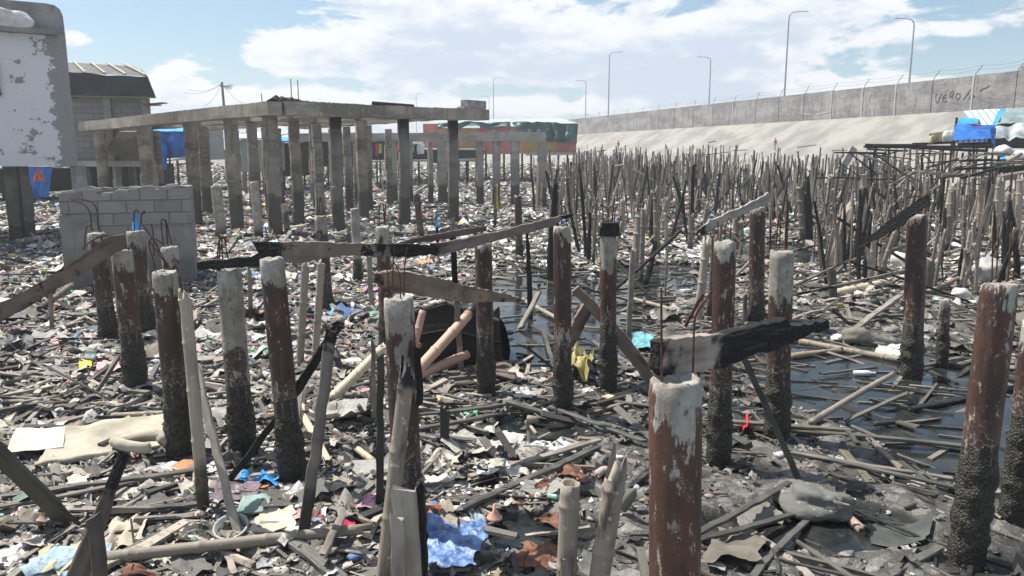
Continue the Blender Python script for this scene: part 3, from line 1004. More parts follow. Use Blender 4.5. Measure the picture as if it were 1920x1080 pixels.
def board(name, pts, Yl, Yr, th, m, label, cat='beam', jag=.006, group=None):
    """a flat board: its outline in the photograph, its own depth (left and right end) and thickness"""
    u0, u1 = min(p[0] for p in pts), max(p[0] for p in pts)
    Wd = [at(u, v, Yl + (Yr - Yl) * (u - u0) / (u1 - u0)) for u, v in pts]
    l = at(u0, sum(p[1] for p in pts if p[0] < u0 + .2 * (u1 - u0)) / max(1, sum(1 for p in pts if p[0] < u0 + .2 * (u1 - u0))), Yl)
    r = at(u1, sum(p[1] for p in pts if p[0] > u1 - .2 * (u1 - u0)) / max(1, sum(1 for p in pts if p[0] > u1 - .2 * (u1 - u0))), Yr)
    z = (r - l).normalized(); y = Vector((z.y, -z.x, 0)).normalized(); x = y.cross(z)
    Mx = Matrix((x, y, z)).transposed().to_4x4(); Mx.translation = l
    I = Mx.inverted(); P = [I @ p for p in Wd]
    fine = []
    for i, p in enumerate(P):
        q = P[(i + 1) % len(P)]; n = max(1, int((q - p).length / .035))
        for k in range(n):
            e = p.lerp(q, k / n)
            fine.append(Vector((e.x + RND.uniform(-1, 1) * jag, e.z + RND.uniform(-1, 1) * jag * .6)))
    n = len(fine); b = MB()
    c = sum((f for f in fine), Vector((0, 0))) / n
    def sh(f, k): return c + (f - c) * (1 - k / max((f - c).length, .02))
    fr = [Vector((a.x, th / 2, a.y)) for a in (sh(f, .004) for f in fine)]
    m1 = [Vector((f.x, th / 2 - .005, f.y)) for f in fine]; m2 = [Vector((f.x, -th / 2 + .005, f.y)) for f in fine]
    bk = [Vector((a.x, -th / 2, a.y)) for a in (sh(f, .004) for f in fine)]
    area = sum(fine[i].x * fine[(i + 1) % n].y - fine[(i + 1) % n].x * fine[i].y for i in range(n))
    R_ = [fr, m1, m2, bk]
    if area > 0: R_ = [list(reversed(r)) for r in R_]
    b.rings(R_)
    o = b.build(name, m, None, Mx)
    return tag(o, label, cat, group), (r - l).length


# ------------------------------------------------------------ foreground pillars
PILLARS = {}
M['barn'] = None


def g_barn(t):
    co = t.coord(); n = t.noise(co, 40, 4, .7); v = t.voro(co, 70)
    c = t.mix(t.smooth(n, .4, .7), (.024, .022, .018), (.075, .066, .052))
    c = t.mix(t.smooth(v, .22, .1, 0, .8), c, (.30, .28, .24))
    c = t.mix(t.smooth(t.noise(co, 6, 3), .55, .7, 0, .7), c, (.02, .022, .012))
    t.out(c, .6, t.bump(t.add(n, v), 1.0, .012), .35)


M['barn'] = mat('barnacle', g_barn)


def pillar(key, ub, vb, ut, vt, w, label, wd=.2, patch=.35, barn=.42, grey=0.0, bars=(), Y=None, head=True, crust=True, warm=.15):
    """base pixel, head pixel, width in pixels at the head; bars: rebar outlines in pixels"""
    if Y is None: base = GG(ub, vb, 0)
    else: base = at(ub, vb, Y); base.z = gz1(base.x, base.y)
    Y = base.y
    top = at(ut, vt, Y); r = .5 * w * mpp(ut, vt, Y)
    Mx = zframe(base, top); h = (top - base).length; seed = sd_()
    o = bpy.data.objects.new('concrete_pillar', None); COL.objects.link(o); o.matrix_basis = Mx; o.empty_display_size = .2
    tag(o, label, 'pillar', 'rust sleeved concrete pillars standing in the mud')
    rr = random.Random(seed); n = 32; b = MB(); b.smooth = True; R_ = []
    m = max(10, int((h + .25) / .06)); ph = rr.uniform(0, 1)
    for i in range(m + 1):
        z = -.25 + (h + .25) * i / m; ring = []
        for k in range(n):
            a = 2 * math.pi * k / n + ph
            q = r * (1.03 * math.cos(math.pi / 8) / math.cos((a - ph) % (math.pi / 4) - math.pi / 8) - .045 * abs(math.cos(4 * (a - ph))) ** 5 + .03 * mn.noise(Vector((math.cos(a) * 1.5, math.sin(a) * 1.5, z * 2 + seed))))
            zz = z
            if i == m: q *= .955; zz += -.010 + .018 * mn.noise(Vector((math.cos(a) * 1.3, math.sin(a) * 1.3, seed * 1.3)))
            if i == m - 1: zz -= .0; q *= .99
            ring.append(Vector((q * math.cos(a), q * math.sin(a), zz)))
        R_.append(ring)
    for f, dz in ((.86, .004), (.6, -.004), (.3, -.008)):
        R_.append([Vector((p.x * f / .955, p.y * f / .955, p.z * f + (h - .012) * (1 - f) + dz + .018 * mn.noise(Vector((p.x * f * 28, p.y * f * 28, seed))))) for p in R_[m]])
    b.rings(R_)
    b.build('shaft', m_pillar('pillar_skin', h, wd, patch, barn * .9, seed, grey, warm), o)
    if crust:
        b = MB(); b.smooth = True; nn = 44; hb = barn + .12; m = max(8, int((hb + .15) / .016)); R_ = []
        for i in range(m + 1):
            z = -.15 + (hb + .15) * i / m; ring = []
            for k in range(nn):
                a = 2 * math.pi * k / nn; P = Vector((math.cos(a) * r, math.sin(a) * r, z))
                lim = barn + .16 * mn.noise(P * 7 + Vector((seed, 0, 0)))
                f = max(0, min(1, (lim - z) / .10))
                q = r * .97 + f * (r * .08 + .020 * max(0, mn.noise(P * 38)) + .016 * max(0, mn.noise(P * 75)) + .02 * mn.noise(P * 9))
                ring.append(Vector((q * math.cos(a), q * math.sin(a), z)))
            R_.append(ring)
        b.rings(R_); b.build('barnacle_crust', M['barn'], o)
    I = Mx.inverted()
    for j, pl in enumerate(bars):
        rb = MB(); dz = rr.uniform(-.5, .5) * r
        pts = [I @ at(u, v, Y + dz) for u, v in pl]
        # smooth the bent bar
        for _ in range(2):
            q = [pts[0]]
            for a_, c_ in zip(pts[:-1], pts[1:]): q += [a_.lerp(c_, .25), a_.lerp(c_, .75)]
            pts = q + [pts[-1]]
        rb.tube(pts, max(.004, .00085 * Y), 6); rb.smooth = True
        rb.build('rebar', M['rebar'], o)
    PILLARS[key] = (o, base, top, r, label)
    return o


pillar('P18', 1258, 1560, 1266, 708, 100, 'nearest rusty pillar, its broad white flaking head carrying a half burnt board', .13, .30, .3, Y=2.62, crust=False, warm=1.0,
       bars=[[(1240, 540), (1240, 600), (1241, 715)], [(1299, 700), (1301, 620), (1303, 590), (1318, 570), (1335, 545)]])
pillar('P17', 1812, 1050, 1875, 530, 64, 'tall rust brown pillar at the right with a flat concrete top and thin rebars', .07, .22, .62, warm=.6, bars=[[(1860, 522), (1861, 470), (1862, 425)], [(1868, 522), (1872, 440), (1874, 425)], [(1890, 526), (1894, 470), (1897, 415)], [(1900, 526), (1906, 450), (1910, 430)]])
pillar('P19', 1900, 975, 1946, 600, 50, 'rusty pillar cut by the right edge with a white salt band and green foot', .2, .4, .6)
pillar('P15', 1456, 822, 1466, 470, 46, 'rusty pillar with a bright white fluted head and bent orange rebars', .42, .3, .48, bars=[[(1455, 466), (1457, 430), (1461, 402)], [(1461, 466), (1463, 440), (1463, 395)], [(1472, 466), (1473, 420), (1476, 398)], [(1474, 466), (1474, 420)], [(1476, 466), (1476, 415), (1473, 396)]])
pillar('P13', 1347, 872, 1360, 452, 44, 'rusty pillar with a worn pale head behind the half burnt board', .14, .45, .5, bars=[[(1346, 450), (1346, 415)], [(1358, 450), (1360, 420), (1368, 408)], [(1370, 450), (1371, 412)]])
pillar('P14', 1417, 602, 1421, 388, 30, 'dark rusty pillar under a pale ragged board with wire loops', .05, .35, .3, bars=[[(1424, 384), (1424, 366), (1428, 358), (1432, 366), (1432, 384)], [(1415, 384), (1416, 372)]])
pillar('P16', 1709, 710, 1720, 402, 37, 'rusty pillar holding up a black charred board on the right', .06, .25, .5, bars=[[(1728, 400), (1732, 375), (1720, 366), (1706, 371)], [(1734, 400), (1735, 372), (1745, 370)], [(1730, 392), (1728, 372), (1738, 364)]])
pillar('P12', 1140, 728, 1141, 440, 32, 'rusty pillar with a cream head and a charred block on top', .25, .15, .55, bars=[[(1131, 420), (1130, 388), (1126, 384)], [(1140, 424), (1140, 400), (1141, 390), (1152, 385)], [(1152, 420), (1153, 390), (1158, 388)], [(1140, 395), (1134, 386), (1126, 383)]])
pillar('P11', 1056, 772, 1054, 424, 35, 'rusty pillar with a white notched head under the end of the long tilted beam', .10, .35, .5, bars=[[(1044, 420), (1046, 395), (1044, 385)], [(1053, 420), (1054, 390)], [(1062, 422), (1061, 395), (1056, 385)]])
pillar('P10', 912, 742, 906, 455, 33, 'rusty pillar with a barnacled foot beside the burnt hull', .03, .3, .5, bars=[[(898, 448), (905, 428), (915, 422)], [(905, 448), (906, 420)]])
pillar('P9', 768, 1000, 747, 556, 58, 'broad rusty pillar with white patches behind the split bamboo pole', .16, .52, .35, bars=[[(728, 560), (728, 515), (724, 500), (714, 488)], [(751, 560), (751, 520), (744, 500), (737, 490)], [(735, 556), (737, 500), (740, 462)], [(757, 556), (758, 500), (764, 464)]])
pillar('P8', 726, 655, 717, 424, 27, 'grey headed pillar behind the joint of the two burnt beams', .2, .3, .3, bars=[[(711, 420), (711, 384), (716, 380), (720, 386), (720, 420)], [(722, 420), (723, 382)]])
pillar('P7', 550, 905, 509, 482, 47, 'rusty pillar with a white rimmed head under the long burnt beam', .14, .3, .5, bars=[[(507, 474), (504, 450), (497, 425)], [(523, 474), (525, 455), (512, 428), (504, 410)]])
pillar('P6', 456, 848, 429, 502, 46, 'pillar with a grey concrete upper half and wire loops around a charred beam', .5, .55, .42, .45, bars=[[(413, 502), (411, 460), (413, 446), (419, 443), (424, 450), (424, 475), (431, 495)], [(417, 502), (416, 460), (416, 445), (428, 443), (433, 444)], [(433, 502), (425, 475), (422, 450), (418, 444), (410, 448), (408, 475), (407, 490)]])
pillar('P4', 342, 862, 308, 508, 48, 'rusty pillar with a white side and looped rebars near the block wall', .10, .42, .5, bars=[[(297, 535), (290, 495), (280, 465), (279, 452), (286, 446), (300, 452), (308, 462)], [(314, 502), (300, 478), (285, 460), (280, 450)], [(316, 502), (310, 490), (285, 445), (268, 422)], [(288, 480), (288, 440), (284, 420)]])
pillar('P5', 345, 690, 317, 462, 33, 'grey headed pillar with a tall rebar hoop behind the white sided pillar', .14, .3, .35, .2, bars=[[(306, 458), (302, 420), (303, 411), (308, 410), (312, 420), (314, 458)], [(322, 458), (315, 430), (312, 413), (305, 411)]])
pillar('P1', 256, 730, 228, 468, 40, 'rusty pillar with a square white head gripping the sloping brown beam', .17, .25, .45, bars=[[(208, 480), (214, 450), (207, 441), (190, 440), (170, 452), (154, 466)], [(242, 470), (225, 448), (207, 440), (180, 446), (160, 460)], [(213, 470), (214, 445)]])
pillar('P2', 275, 628, 254, 432, 34, 'rusty pillar with a rounded grey top tied with torn blue plastic', .18, .4, .4, .12, bars=[[(252, 430), (250, 400), (256, 392), (260, 398)], [(262, 430), (266, 400), (272, 394), (270, 402)]])
pillar('P3', 205, 637, 180, 436, 32, 'slim rusty pillar with a pale head in front of the block wall left side', .12, .35, .3, bars=[[(172, 432), (170, 400), (160, 384), (134, 374)], [(184, 432), (184, 400), (176, 380), (160, 374), (140, 372)], [(158, 470), (160, 430), (168, 420), (174, 430)]])
pillar('P20', 615, 586, 601, 404, 23, 'narrow pillar with a pale head standing among poles beyond the long burnt beam', .22, .35, .3, bars=[[(595, 402), (596, 372)], [(599, 402), (600, 370)], [(607, 402), (602, 370)]])
pillar('P21', 672, 528, 665, 390, 17, 'thin grey pillar with hooked rebars left of the middle beam joint', .6, .9, .3, .8, bars=[[(660, 388), (660, 376), (672, 375)], [(668, 388), (668, 377)]])
pillar('P22', 790, 448, 781, 362, 13, 'thin dark rusty post before the black topped frame column', .06, .2, .2)
pillar('P23', 974, 482, 971, 366, 14, 'thin maroon pillar beyond the tilted beam near the yellow rag', .03, .3, .3)
pillar('P24', 541, 450, 532, 382, 12, 'thin part rusted post with hooked rebars before the corner column', .15, .4, .2, .3, bars=[[(530, 380), (530, 370), (520, 369)], [(534, 380), (533, 369), (544, 369)]])
pillar('P25', 416, 447, 405, 348, 20, 'short pale square topped post left of the cracked frame column', 2, 1, .2, 1, crust=False)
pillar('P26', 486, 447, 477, 340, 17, 'slender pale post with a rounded top left of the corner column', 2, 1, .2, 1, crust=False)
pillar('P27', 601, 410, 598, 342, 17, 'short pale post just above the narrow pale headed pillar', 2, 1, .2, 1, crust=False)
pillar('P28', 1766, 690, 1772, 560, 20, 'short barnacled stump between the two rusty pillars at right', .12, .6, .42)
# charred cap block on P12
p = PILLARS['P12'][2]
b = MB(); b.box((0, 0, .035), (.19, .17, .085)); b.box((.01, 0, .10), (.17, .15, .04))
tag(b.build('charred_block', M['wood_char'], None, Matrix.Translation(p)), 'black charred block sitting on the cream headed pillar', 'block')

# ------------------------------------------------------------ burnt boards spanning the pillars
def py(k): return PILLARS[k][1].y
W1 = dict(light=(.20, .155, .12), dark=(.085, .065, .05))
W2 = dict(light=(.30, .265, .23), dark=(.14, .12, .105))
board('wooden_beam', [(-260, 712), (-255, 735), (60, 572), (140, 522), (205, 482), (236, 464), (232, 440), (212, 441), (120, 505)], py('P1') - .45, py('P1') - .2, .05,
      m_wood('beam_wood', (.17, .13, .105), (.075, .06, .05), None, 2.9, patch=.1), 'brown sloping beam falling to the left edge from the square headed pillar')
board('charred_beam', [(373, 490), (430, 485), (478, 480), (497, 470), (497, 499), (440, 502), (375, 506)], py('P6') + .02, py('P6') - .15, .06, M['wood_char'], 'short black charred beam end held by wire loops on the grey half concrete pillar')
board('wooden_beam', [(475, 453), (560, 452), (640, 455), (735, 458), (735, 480), (690, 479), (640, 478), (600, 484), (560, 492), (500, 493), (484, 472)], py('P7') + .14, py('P7') + .9, .05,
      m_wood('beam_wood', (.23, .195, .165), (.10, .085, .072), .16, None, patch=.22), 'long grey brown beam with burnt knots resting behind the white rimmed pillar head')
board('charred_beam', [(732, 457), (800, 458), (808, 464), (801, 479), (735, 481)], py('P7') + .85, py('P7') + 1.1, .06, M['wood_char'], 'black charred joint piece between the two long burnt beams')
board('wooden_beam', [(806, 457), (860, 449), (940, 432), (1020, 412), (1073, 399), (1076, 404), (1050, 413), (1039, 424), (950, 446), (860, 470), (818, 479), (804, 475)], py('P11') - .12, py('P11') - .12, .055,
      m_wood('beam_wood', (.20, .165, .14), (.085, .07, .06), .06, 1.22, patch=.08), 'long tilted grey beam with a curved lower edge rising right to the notched pillar')
board('wooden_beam', [(738, 457), (800, 441), (870, 430), (912, 424), (912, 432), (860, 443), (800, 453), (745, 461)], py('P10') + .3, py('P10') + .2, .05,
      m_wood('beam_wood', (.17, .135, .11), (.07, .055, .045), None, None, patch=.2), 'thin scorched beam just behind the left half of the long tilted beam')
board('wooden_beam', [(704, 512), (722, 506), (770, 512), (830, 527), (900, 542), (982, 561), (976, 566), (900, 563), (866, 566), (800, 556), (740, 546), (712, 538)], py('P9') + .10, py('P9') + 1.6, .055,
      m_wood('beam_wood', (.24, .175, .125), (.10, .07, .05), .02, 1.95, patch=.12), 'brown tapering beam with a burnt hole wired to the broad white patched pillar')
o, L_ = board('half_burnt_board', [(1228, 642), (1240, 635), (1300, 626), (1340, 622), (1385, 612), (1400, 604), (1455, 596), (1463, 608), (1500, 604), (1543, 599), (1547, 614), (1500, 626), (1470, 641), (1440, 649), (1400, 661), (1340, 683), (1270, 701), (1240, 707), (1226, 690)], 2.66, 3.45, .05,
      m_wood('beam_wood', (.33, .285, .245), (.15, .125, .105), .035, .37, patch=.02), 'thick grey board with a crumbling black right end on the nearest pillar', 'board', .008)
board('ragged_board', [(1312, 428), (1330, 413), (1352, 405), (1365, 397), (1378, 394), (1395, 385), (1440, 361), (1448, 366), (1448, 375), (1400, 399), (1360, 416), (1325, 438), (1314, 441)], py('P14') - .5, py('P14') - .2, .04,
      m_wood('beam_wood', (.42, .38, .345), (.26, .235, .21), .07, None), 'pale ragged weathered board tilted across the dark pillar with wire loops', 'board', .012)
board('charred_board', [(1606, 463), (1640, 436), (1680, 404), (1725, 372), (1741, 366), (1744, 384), (1715, 402), (1690, 426), (1682, 428), (1664, 444), (1672, 432), (1650, 446), (1610, 466)], py('P16') + .3, py('P16') - .22, .045, M['wood_char'], 'black charred board slanting down left from the rusty right hand pillar', 'board', .01)
board('wooden_beam', [(1072, 546), (1084, 536), (1115, 565), (1170, 622), (1214, 680), (1223, 702), (1219, 722), (1200, 702), (1150, 637), (1105, 582)], GG(1218, 722).y + .1, GG(1218, 722).y + .05, .07,
      m_wood('beam_wood', (.30, .245, .195), (.15, .12, .095), None, None), 'squared grey timber leaning down right in an inverted V beside the notched pillar')
board('wooden_beam', [(1112, 563), (1100, 560), (1083, 584), (1066, 618), (1064, 652), (1074, 650), (1090, 620), (1112, 580)], GG(1218, 722).y + .15, GG(1218, 722).y + .2, .06,
      m_wood('beam_wood', (.24, .195, .155), (.12, .095, .075), None, None), 'short timber forming the left leg of the inverted V')
# ------------------------------------------------------------ concrete frames
def column_mb(h, r, seed, n=14):
    rr = random.Random(seed); b = MB(); b.smooth = False; R_ = []
    z = -.3; ox = oy = 0; ph = rr.random()
    first = True
    while z < h:
        sec = rr.uniform(.75, 1.05); z1 = min(h, z + sec)
        if h - z1 < .25: z1 = h
        k = rr.uniform(.95, 1.05); ox, oy = rr.uniform(-.02, .02), rr.uniform(-.02, .02); tw = rr.uniform(-.1, .1)
        for zz, q in ((z + .004, .95), (z + .025, 1), ((z + z1) / 2, 1.0), (z1 - .02, 1), (z1 - .004, .94)):
            R_.append([Vector((ox + r * q * k * (1 + .02 * math.cos(8 * a)) * math.cos(a), oy + r * q * k * math.sin(a), zz + .02 * mn.noise(Vector((math.cos(a) * 2, math.sin(a) * 2, zz * 5 + seed))))) for a in [2 * math.pi * i / n + ph + tw for i in range(n)]])
        z = z1
    b.rings(R_)
    return b


M['col'] = m_concrete('col', (.38, .34, .285), (.225, .20, .17), tide=1.05, streak=.75, bands=.75)
M['col_soot'] = m_concrete('col_soot', (.25, .24, .22), (.18, .17, .155), tide=.9, soot=3.05, streak=.5)
M['beam_conc'] = m_concrete('beam_conc', (.43, .385, .325), (.28, .25, .21), streak=.8, bands=.6)
M['soot'] = m_plain('soot', (.025, .024, .024), .9, .2, .5, 12, .6)
A3, B3, C3 = at(505, 208, 20.8), at(158, 240, 30.5), at(905, 215, 27.3)
A2, B2, C2 = (Vector((q.x, q.y)) for q in (A3, B3, C3))
fr = empty('unfinished_building', (A2.x, A2.y, 0), 'large unfinished concrete frame on tall cracked columns with a flat slab edge', 'building')
FI = Vector((A2.x, A2.y, 0))


def fz(t, r): return 3.40 + (-.14) * t + .12 * r       # underside of the beams


def fp(t, r):
    q = A2 + (B2 - A2) * t + (C2 - A2) * r
    return Vector((q.x, q.y, 0))


for i, r in enumerate((0.03, .287, .6, .87)):
    for j, t in enumerate((0.03, .19, .38, .64, .94)):
        if (i, j) in ((3, 1), (3, 4), (2, 4)): continue
        p = fp(t, r); h = fz(t, r) - gz1(p.x, p.y)
        me_ = column_mb(h + .02, .205 if i == 0 else .185, 40 + i * 7 + j)
        o = me_.build('column', M['col_soot'] if (j == 0 and i > 0) else M['col'], fr)
        o.location = (p.x - FI.x, p.y - FI.y, gz1(p.x, p.y))


for u, Y, rr_ in ((548, 36, .16), (622, 33.5, .17), (727, 34, .16), (440, 34.5, .15), (520, 33, .15), (650, 31, .16), (385, 33, .15), (595, 36, .15)):
    p = at(u, 240, Y); g = gz1(p.x, p.y); o = column_mb(3.45 - g, rr_, int(u)).build('column', M['col'], fr); o.location = (p.x - FI.x, p.y - FI.y, g)


def beam(name, p, q, z0p, z0q, w, h, m, parent, org, n=10, seed=0, jag=.026):
    n *= 4
    """horizontal concrete beam from p to q; z0*: underside at both ends"""
    b = MB(); d = (q - p); d.z = 0; d.normalize(); s = Vector((d.y, -d.x, 0)); R_ = []
    for i in range(n + 1):
        f = i / n; c = p.lerp(q, f); z = z0p + (z0q - z0p) * f
        R_.append([Vector((c.x, c.y, 0)) - org + s * (a * w / 2) + Vector((0, 0, z + (h if e else 0) + jag * (mn.noise(Vector((f * 9, a * 3 + seed, e * 5))) + .8 * mn.noise(Vector((f * 60, a * 3 + seed, e * 5)))))) for a, e in ((-1, 0), (1, 0), (1, 1), (-1, 1))])
    b.rings(R_)
    return b.build(name, m, parent)


beam('beam', fp(-.02, 0), fp(1.0, 0), fz(0, 0), fz(1, 0), .42, .34, M['beam_conc'], fr, FI, 14, 1)
beam('slab_edge', fp(0, .035), fp(0, 1.0), fz(0, 0) + .003, fz(0, 1) + .01, .62, .36, M['beam_conc'], fr, FI, 14, 2)
for i, r in enumerate((.287, .6, .87)):
    beam('beam', fp(.02, r), fp((1, .98, .7)[i], r), fz(0, r) + .06, fz(1, r) + .06, .3, .24, M['beam_conc'], fr, FI, 10, 5 + i)
for t in (.19, .38, .64, .94):
    beam('cross_beam', fp(t, .02), fp(t, .9 if t < .9 else .4), fz(t, 0) + .09, fz(t, 1) + .09, .26, .2, M['beam_conc'], fr, FI, 8, 9)
# burnt rubble heaps and thin rebars on top of the slab
def heap(i, j):
    p = fp((j - .35) * .04, .015 + i * .37) - FI; r = i
    k = max(0, mn.noise(Vector((i * 26, j * 5, 3))) * .5 + .5) * (.17 * math.exp(-((i - .12) / .16) ** 2) + .07 * (1 - i) ** .5) * math.sin(math.pi * min(1, max(0, j))) ** .5
    return p + Vector((0, 0, fz(0, .015 + i * .37) + .355 + k + .05 * abs(mn.noise(Vector((i * 70, j * 9, 1)))) * math.sin(math.pi * j)))
b = MB(); b.grid(heap, 90, 10); b.build('rubble_heap', M['soot'], fr)
b = MB(); b.tube([fp(.0, .42) - FI + Vector((0, 0, fz(0, .42) + .42)), fp(.005, .62) - FI + Vector((0, 0, fz(0, .6) + .41))], [.07, .05], 7)
b.build('burnt_stump', M['soot'], fr)
for (u, v0, v1, r, t) in ((547, 190, 148, .02, .01), (560, 190, 150, .045, .01), (492, 196, 175, 0, .04), (523, 195, 183, .0, .01)):
    p = at(u, v0, 20.9); q = at(u - 2, v1, 20.9); b = MB(); b.tube([p - FI, q - FI], .012, 5); b.build('rebar', M['rebar'], fr)
p = fp(0, .945); z = fz(0, .94) + .37
d = (fp(0, 1) - fp(0, 0)); ang = math.atan2(d.y, d.x)
o = MB(); o.box((0, 0, .15), (.95, .3, .30)); o.box((-.52, 0, .04), (.25, .3, .07))
o = o.build('concrete_block', m_concrete('block_conc', (.38, .37, .35), (.2, .19, .18), streak=.9, scale=2), None, Matrix.Translation((p.x, p.y, z)) @ Matrix.Rotation(ang, 4, 'Z'))
tag(o, 'streaked grey concrete block standing on the right end of the slab', 'block')

# second, lower frame behind
Y2 = 35.5
p0, p1 = at(560, 257, 37.5), at(1023, 257, 34.5)
org = Vector((p1.x, p1.y, 0)); fr2 = empty('unfinished_building', tuple(org), 'lower pale concrete frame behind the large one with a thin beam on slim posts', 'building')
zt = at(1023, 248, 34.5).z; zb = at(1023, 264.5, 34.5).z
beam('beam', p0, p1, zb + .02, zb, .3, zt - zb, M['conc_pale'], fr2, org, 14, 3)
M['col2'] = m_concrete('col2', (.42, .40, .355), (.30, .285, .255), tide=.85, streak=.4)
for k, u in enumerate((585, 668, 735, 768, 806, 829, 853, 899, 931, 966, 1017)):
    f = (u - 560) / (1023 - 560); Yk = 37.5 - 3 * f + (.3 if k in (3, 4, 6) else 0)
    p = at(u, 268, Yk); g = gz1(p.x, p.y)
    o = column_mb(zb - g + .01, (.17, .19, .2, .13, .13, .23, .17, .18, .18, .2, .21)[k], 90 + k).build('column', M['col2'], fr2); o.location = (p.x - org.x, p.y - org.y, g)
for u in (925, 960, 992, 1010):
    p = at(u, 248, 34.9) - org; b = MB(); b.box(p + Vector((0, 0, .05)), (.14, .14, .16)); b.build('stub', M['conc_pale'], fr2)
b = MB()
for v in (250, 261): b.tube([at(1020, v, 34.5) - org, at(1031, v + 1, 34.5) - org], .015, 5)
b.build('rebar', M['rebar'], fr2)

# ------------------------------------------------------------ white house on stilts, far left
YH = 19.6
def lx(u, v=200, Y=YH): return at(u, v, Y).x
hx0, hx1 = lx(-330), lx(140, 250); hz0, hz1 = at(100, 311, YH).z, at(60, 8, YH).z
ho = Vector((hx1, YH, 0)); hs = empty('white_house', tuple(ho), 'white plastered house with peeling grey corner raised on concrete stilts', 'house')


def g_peel(t):
    co = t.coord(); s = t.sep(co)
    n = t.noise(co, 1.5, 6, .6); n2 = t.noise(co, 12, 4, .65); ns = t.noise(t.map(co, (1, 1, .15)), 3, 4)
    near = t.smooth(s[0], -.62, -.02, 0, .24)
    topf = t.smooth(s[2], hz1 - .75, hz1 - .55, 0, .4)
    m = t.smooth(t.add(t.add(t.add(t.mul(n, .56), t.mul(t.noise(co, 4.2, 5, .62), .48)), t.mul(n2, .10)), t.add(near, topf)), .640, .650)
    w = t.mix(t.smooth(ns, .5, .75, 0, .5), (.66, .65, .67), (.52, .50, .46))
    w = t.mix(t.mul(t.smooth(s[0], -2.0, -2.35), t.smooth(ns, .4, .6, 0, .6)), w, (.55, .47, .30))
    g = t.mix(n2, (.20, .195, .19), (.36, .35, .335))
    t.out(t.mix(m, w, g), .9, t.bump(t.sub(t.mul(n2, .4), t.mul(m, 1.0)), .6, .02), .15)


M['peel'] = mat('peeling_plaster', g_peel)
b = MB(); W_ = hx1 - hx0
xs = np.linspace(-W_, 0, 24); 
b.grid(lambda i, j: Vector((-W_ * (1 - i), .02 * mn.noise(Vector((i * 9, j * 5, 1))), hz0 + (hz1 - hz0 - .7) * j + (.03 * mn.noise(Vector((i * 30, 0, 2))) if j == 0 else 0))), 30, 14)
b.box((-W_ / 2, 2.6, (hz0 + hz1 - .7) / 2), (W_ - .01, 5.1, hz1 - hz0 - .72))
b.build('wall', M['peel'], hs)
M['grey_plaster'] = m_concrete('grey_plaster', (.36, .355, .35), (.24, .235, .23), scale=1.4, streak=.6)
# parapet with a rounded end, ledge and the bare concrete corner
b = MB(); zz = hz1 - .7
prof_ = [(-W_, 0), (-.0, 0), (-.01, .42), (-.06, .58), (-.16, .66), (-.34, .69), (-W_, .70)]
n_ = len(prof_); b.add([Vector((x, .02, zz + z)) for x, z in prof_] + [Vector((x, .32, zz + z)) for x, z in prof_],
      [tuple(range(n_))] + [tuple(range(2 * n_ - 1, n_ - 1, -1))] + [(i, i + n_, (i + 1) % n_ + n_, (i + 1) % n_) for i in range(n_)])
b.build('parapet', M['grey_plaster'], hs)
b = MB(); b.box((-W_ / 2 - .12, -.13, zz - .0), (W_ - .12, .3, .11)); b.build('ledge', M['grey_plaster'], hs)
b = MB(); b.box((-W_ + 1.4, 1, hz0 - .06), (.1, .1, .1)); 
wu = [(-150, 5), (120, 182)]
wz0, wz1 = at(0, 181, YH).z, at(0, 128, YH).z; wx1 = (lx(4) - hx1) / 1.17; wx0 = wx1 - 1.1
b = MB(); b.box(((wx0 + wx1) / 2, -.03, (wz0 + wz1) / 2), (wx1 - wx0, .05, wz1 - wz0)); win = b.build('window', m_plain('window_dark', (.02, .02, .025), .3, .5, .3, 3), hs)
b = MB()
for z in (wz0, wz1): b.box(((wx0 + wx1) / 2, -.05, z), (wx1 - wx0 + .1, .07, .07))
for x in (wx0, wx1, (wx0 + wx1) / 2): b.box((x, -.055, (wz0 + wz1) / 2), (.06, .06, wz1 - wz0 - .08))
b.build('frame', m_plain('frame_wood', (.16, .13, .10), .8), win)
M['stilt'] = m_concrete('stilt', (.29, .275, .25), (.18, .17, .155), tide=.5, streak=.7)
for (u, vb, w) in ((22, 452, .42), (44, 448, .26), (54, 392, .42), (97, 366, .30), (131, 366, .26), (147, 370, .40), (-60, 452, .42), (-40, 392, .4)):
    Y = 3463 / (vb - 288) if vb < 400 else 20.4
    p = at(u, 312, Y if u != 147 else 19.75); g = gz1(p.x, p.y)
    top = hz0 + .03 if Y < 24.8 else hz0 + .0
    o = column_mb(top - g, w / 2, int(u + 200), 4 if u in (147, 131) else 10).build('stilt', M['stilt'] if u != 147 else M['grey_plaster'], hs)
    q = Matrix.Rotation(-rad(33), 3, 'Z') @ Vector((p.x - ho.x, min(p.y, YH + 5.5) - ho.y, 0)); o.location = (q.x, q.y, g)
# sack on the parapet
def blob(name, c, s, m, label, cat, seed=1, lob=.25, n=16, parent=None, rz=0, amp2=.06):
    b = MB(); b.smooth = True; R_ = []
    for i in range(n + 1):
        ph = math.pi * (.04 + .92 * i / n); ring = []
        for k in range(n * 2):
            th = math.pi * k / n; d = Vector((math.sin(ph) * math.cos(th), math.sin(ph) * math.sin(th), -math.cos(ph)))
            f = 1 + lob * mn.noise(d * 1.3 + Vector((seed * 7.1, 0, 0))) + amp2 * mn.noise(d * 5 + Vector((0, seed * 3.3, 0)))
            q = Vector((d.x * s[0] * f, d.y * s[1] * f, d.z * s[2] * f)); q.z = max(q.z, -s[2] * .72); ring.append(q)
        R_.append(ring)
    b.rings(R_)
    o = b.build(name, m, parent, Matrix.Translation(Vector(c) + Vector((0, 0, s[2] * .7))) @ Matrix.Rotation(rz, 4, 'Z'))
    if label: tag(o, label, cat)
    return o


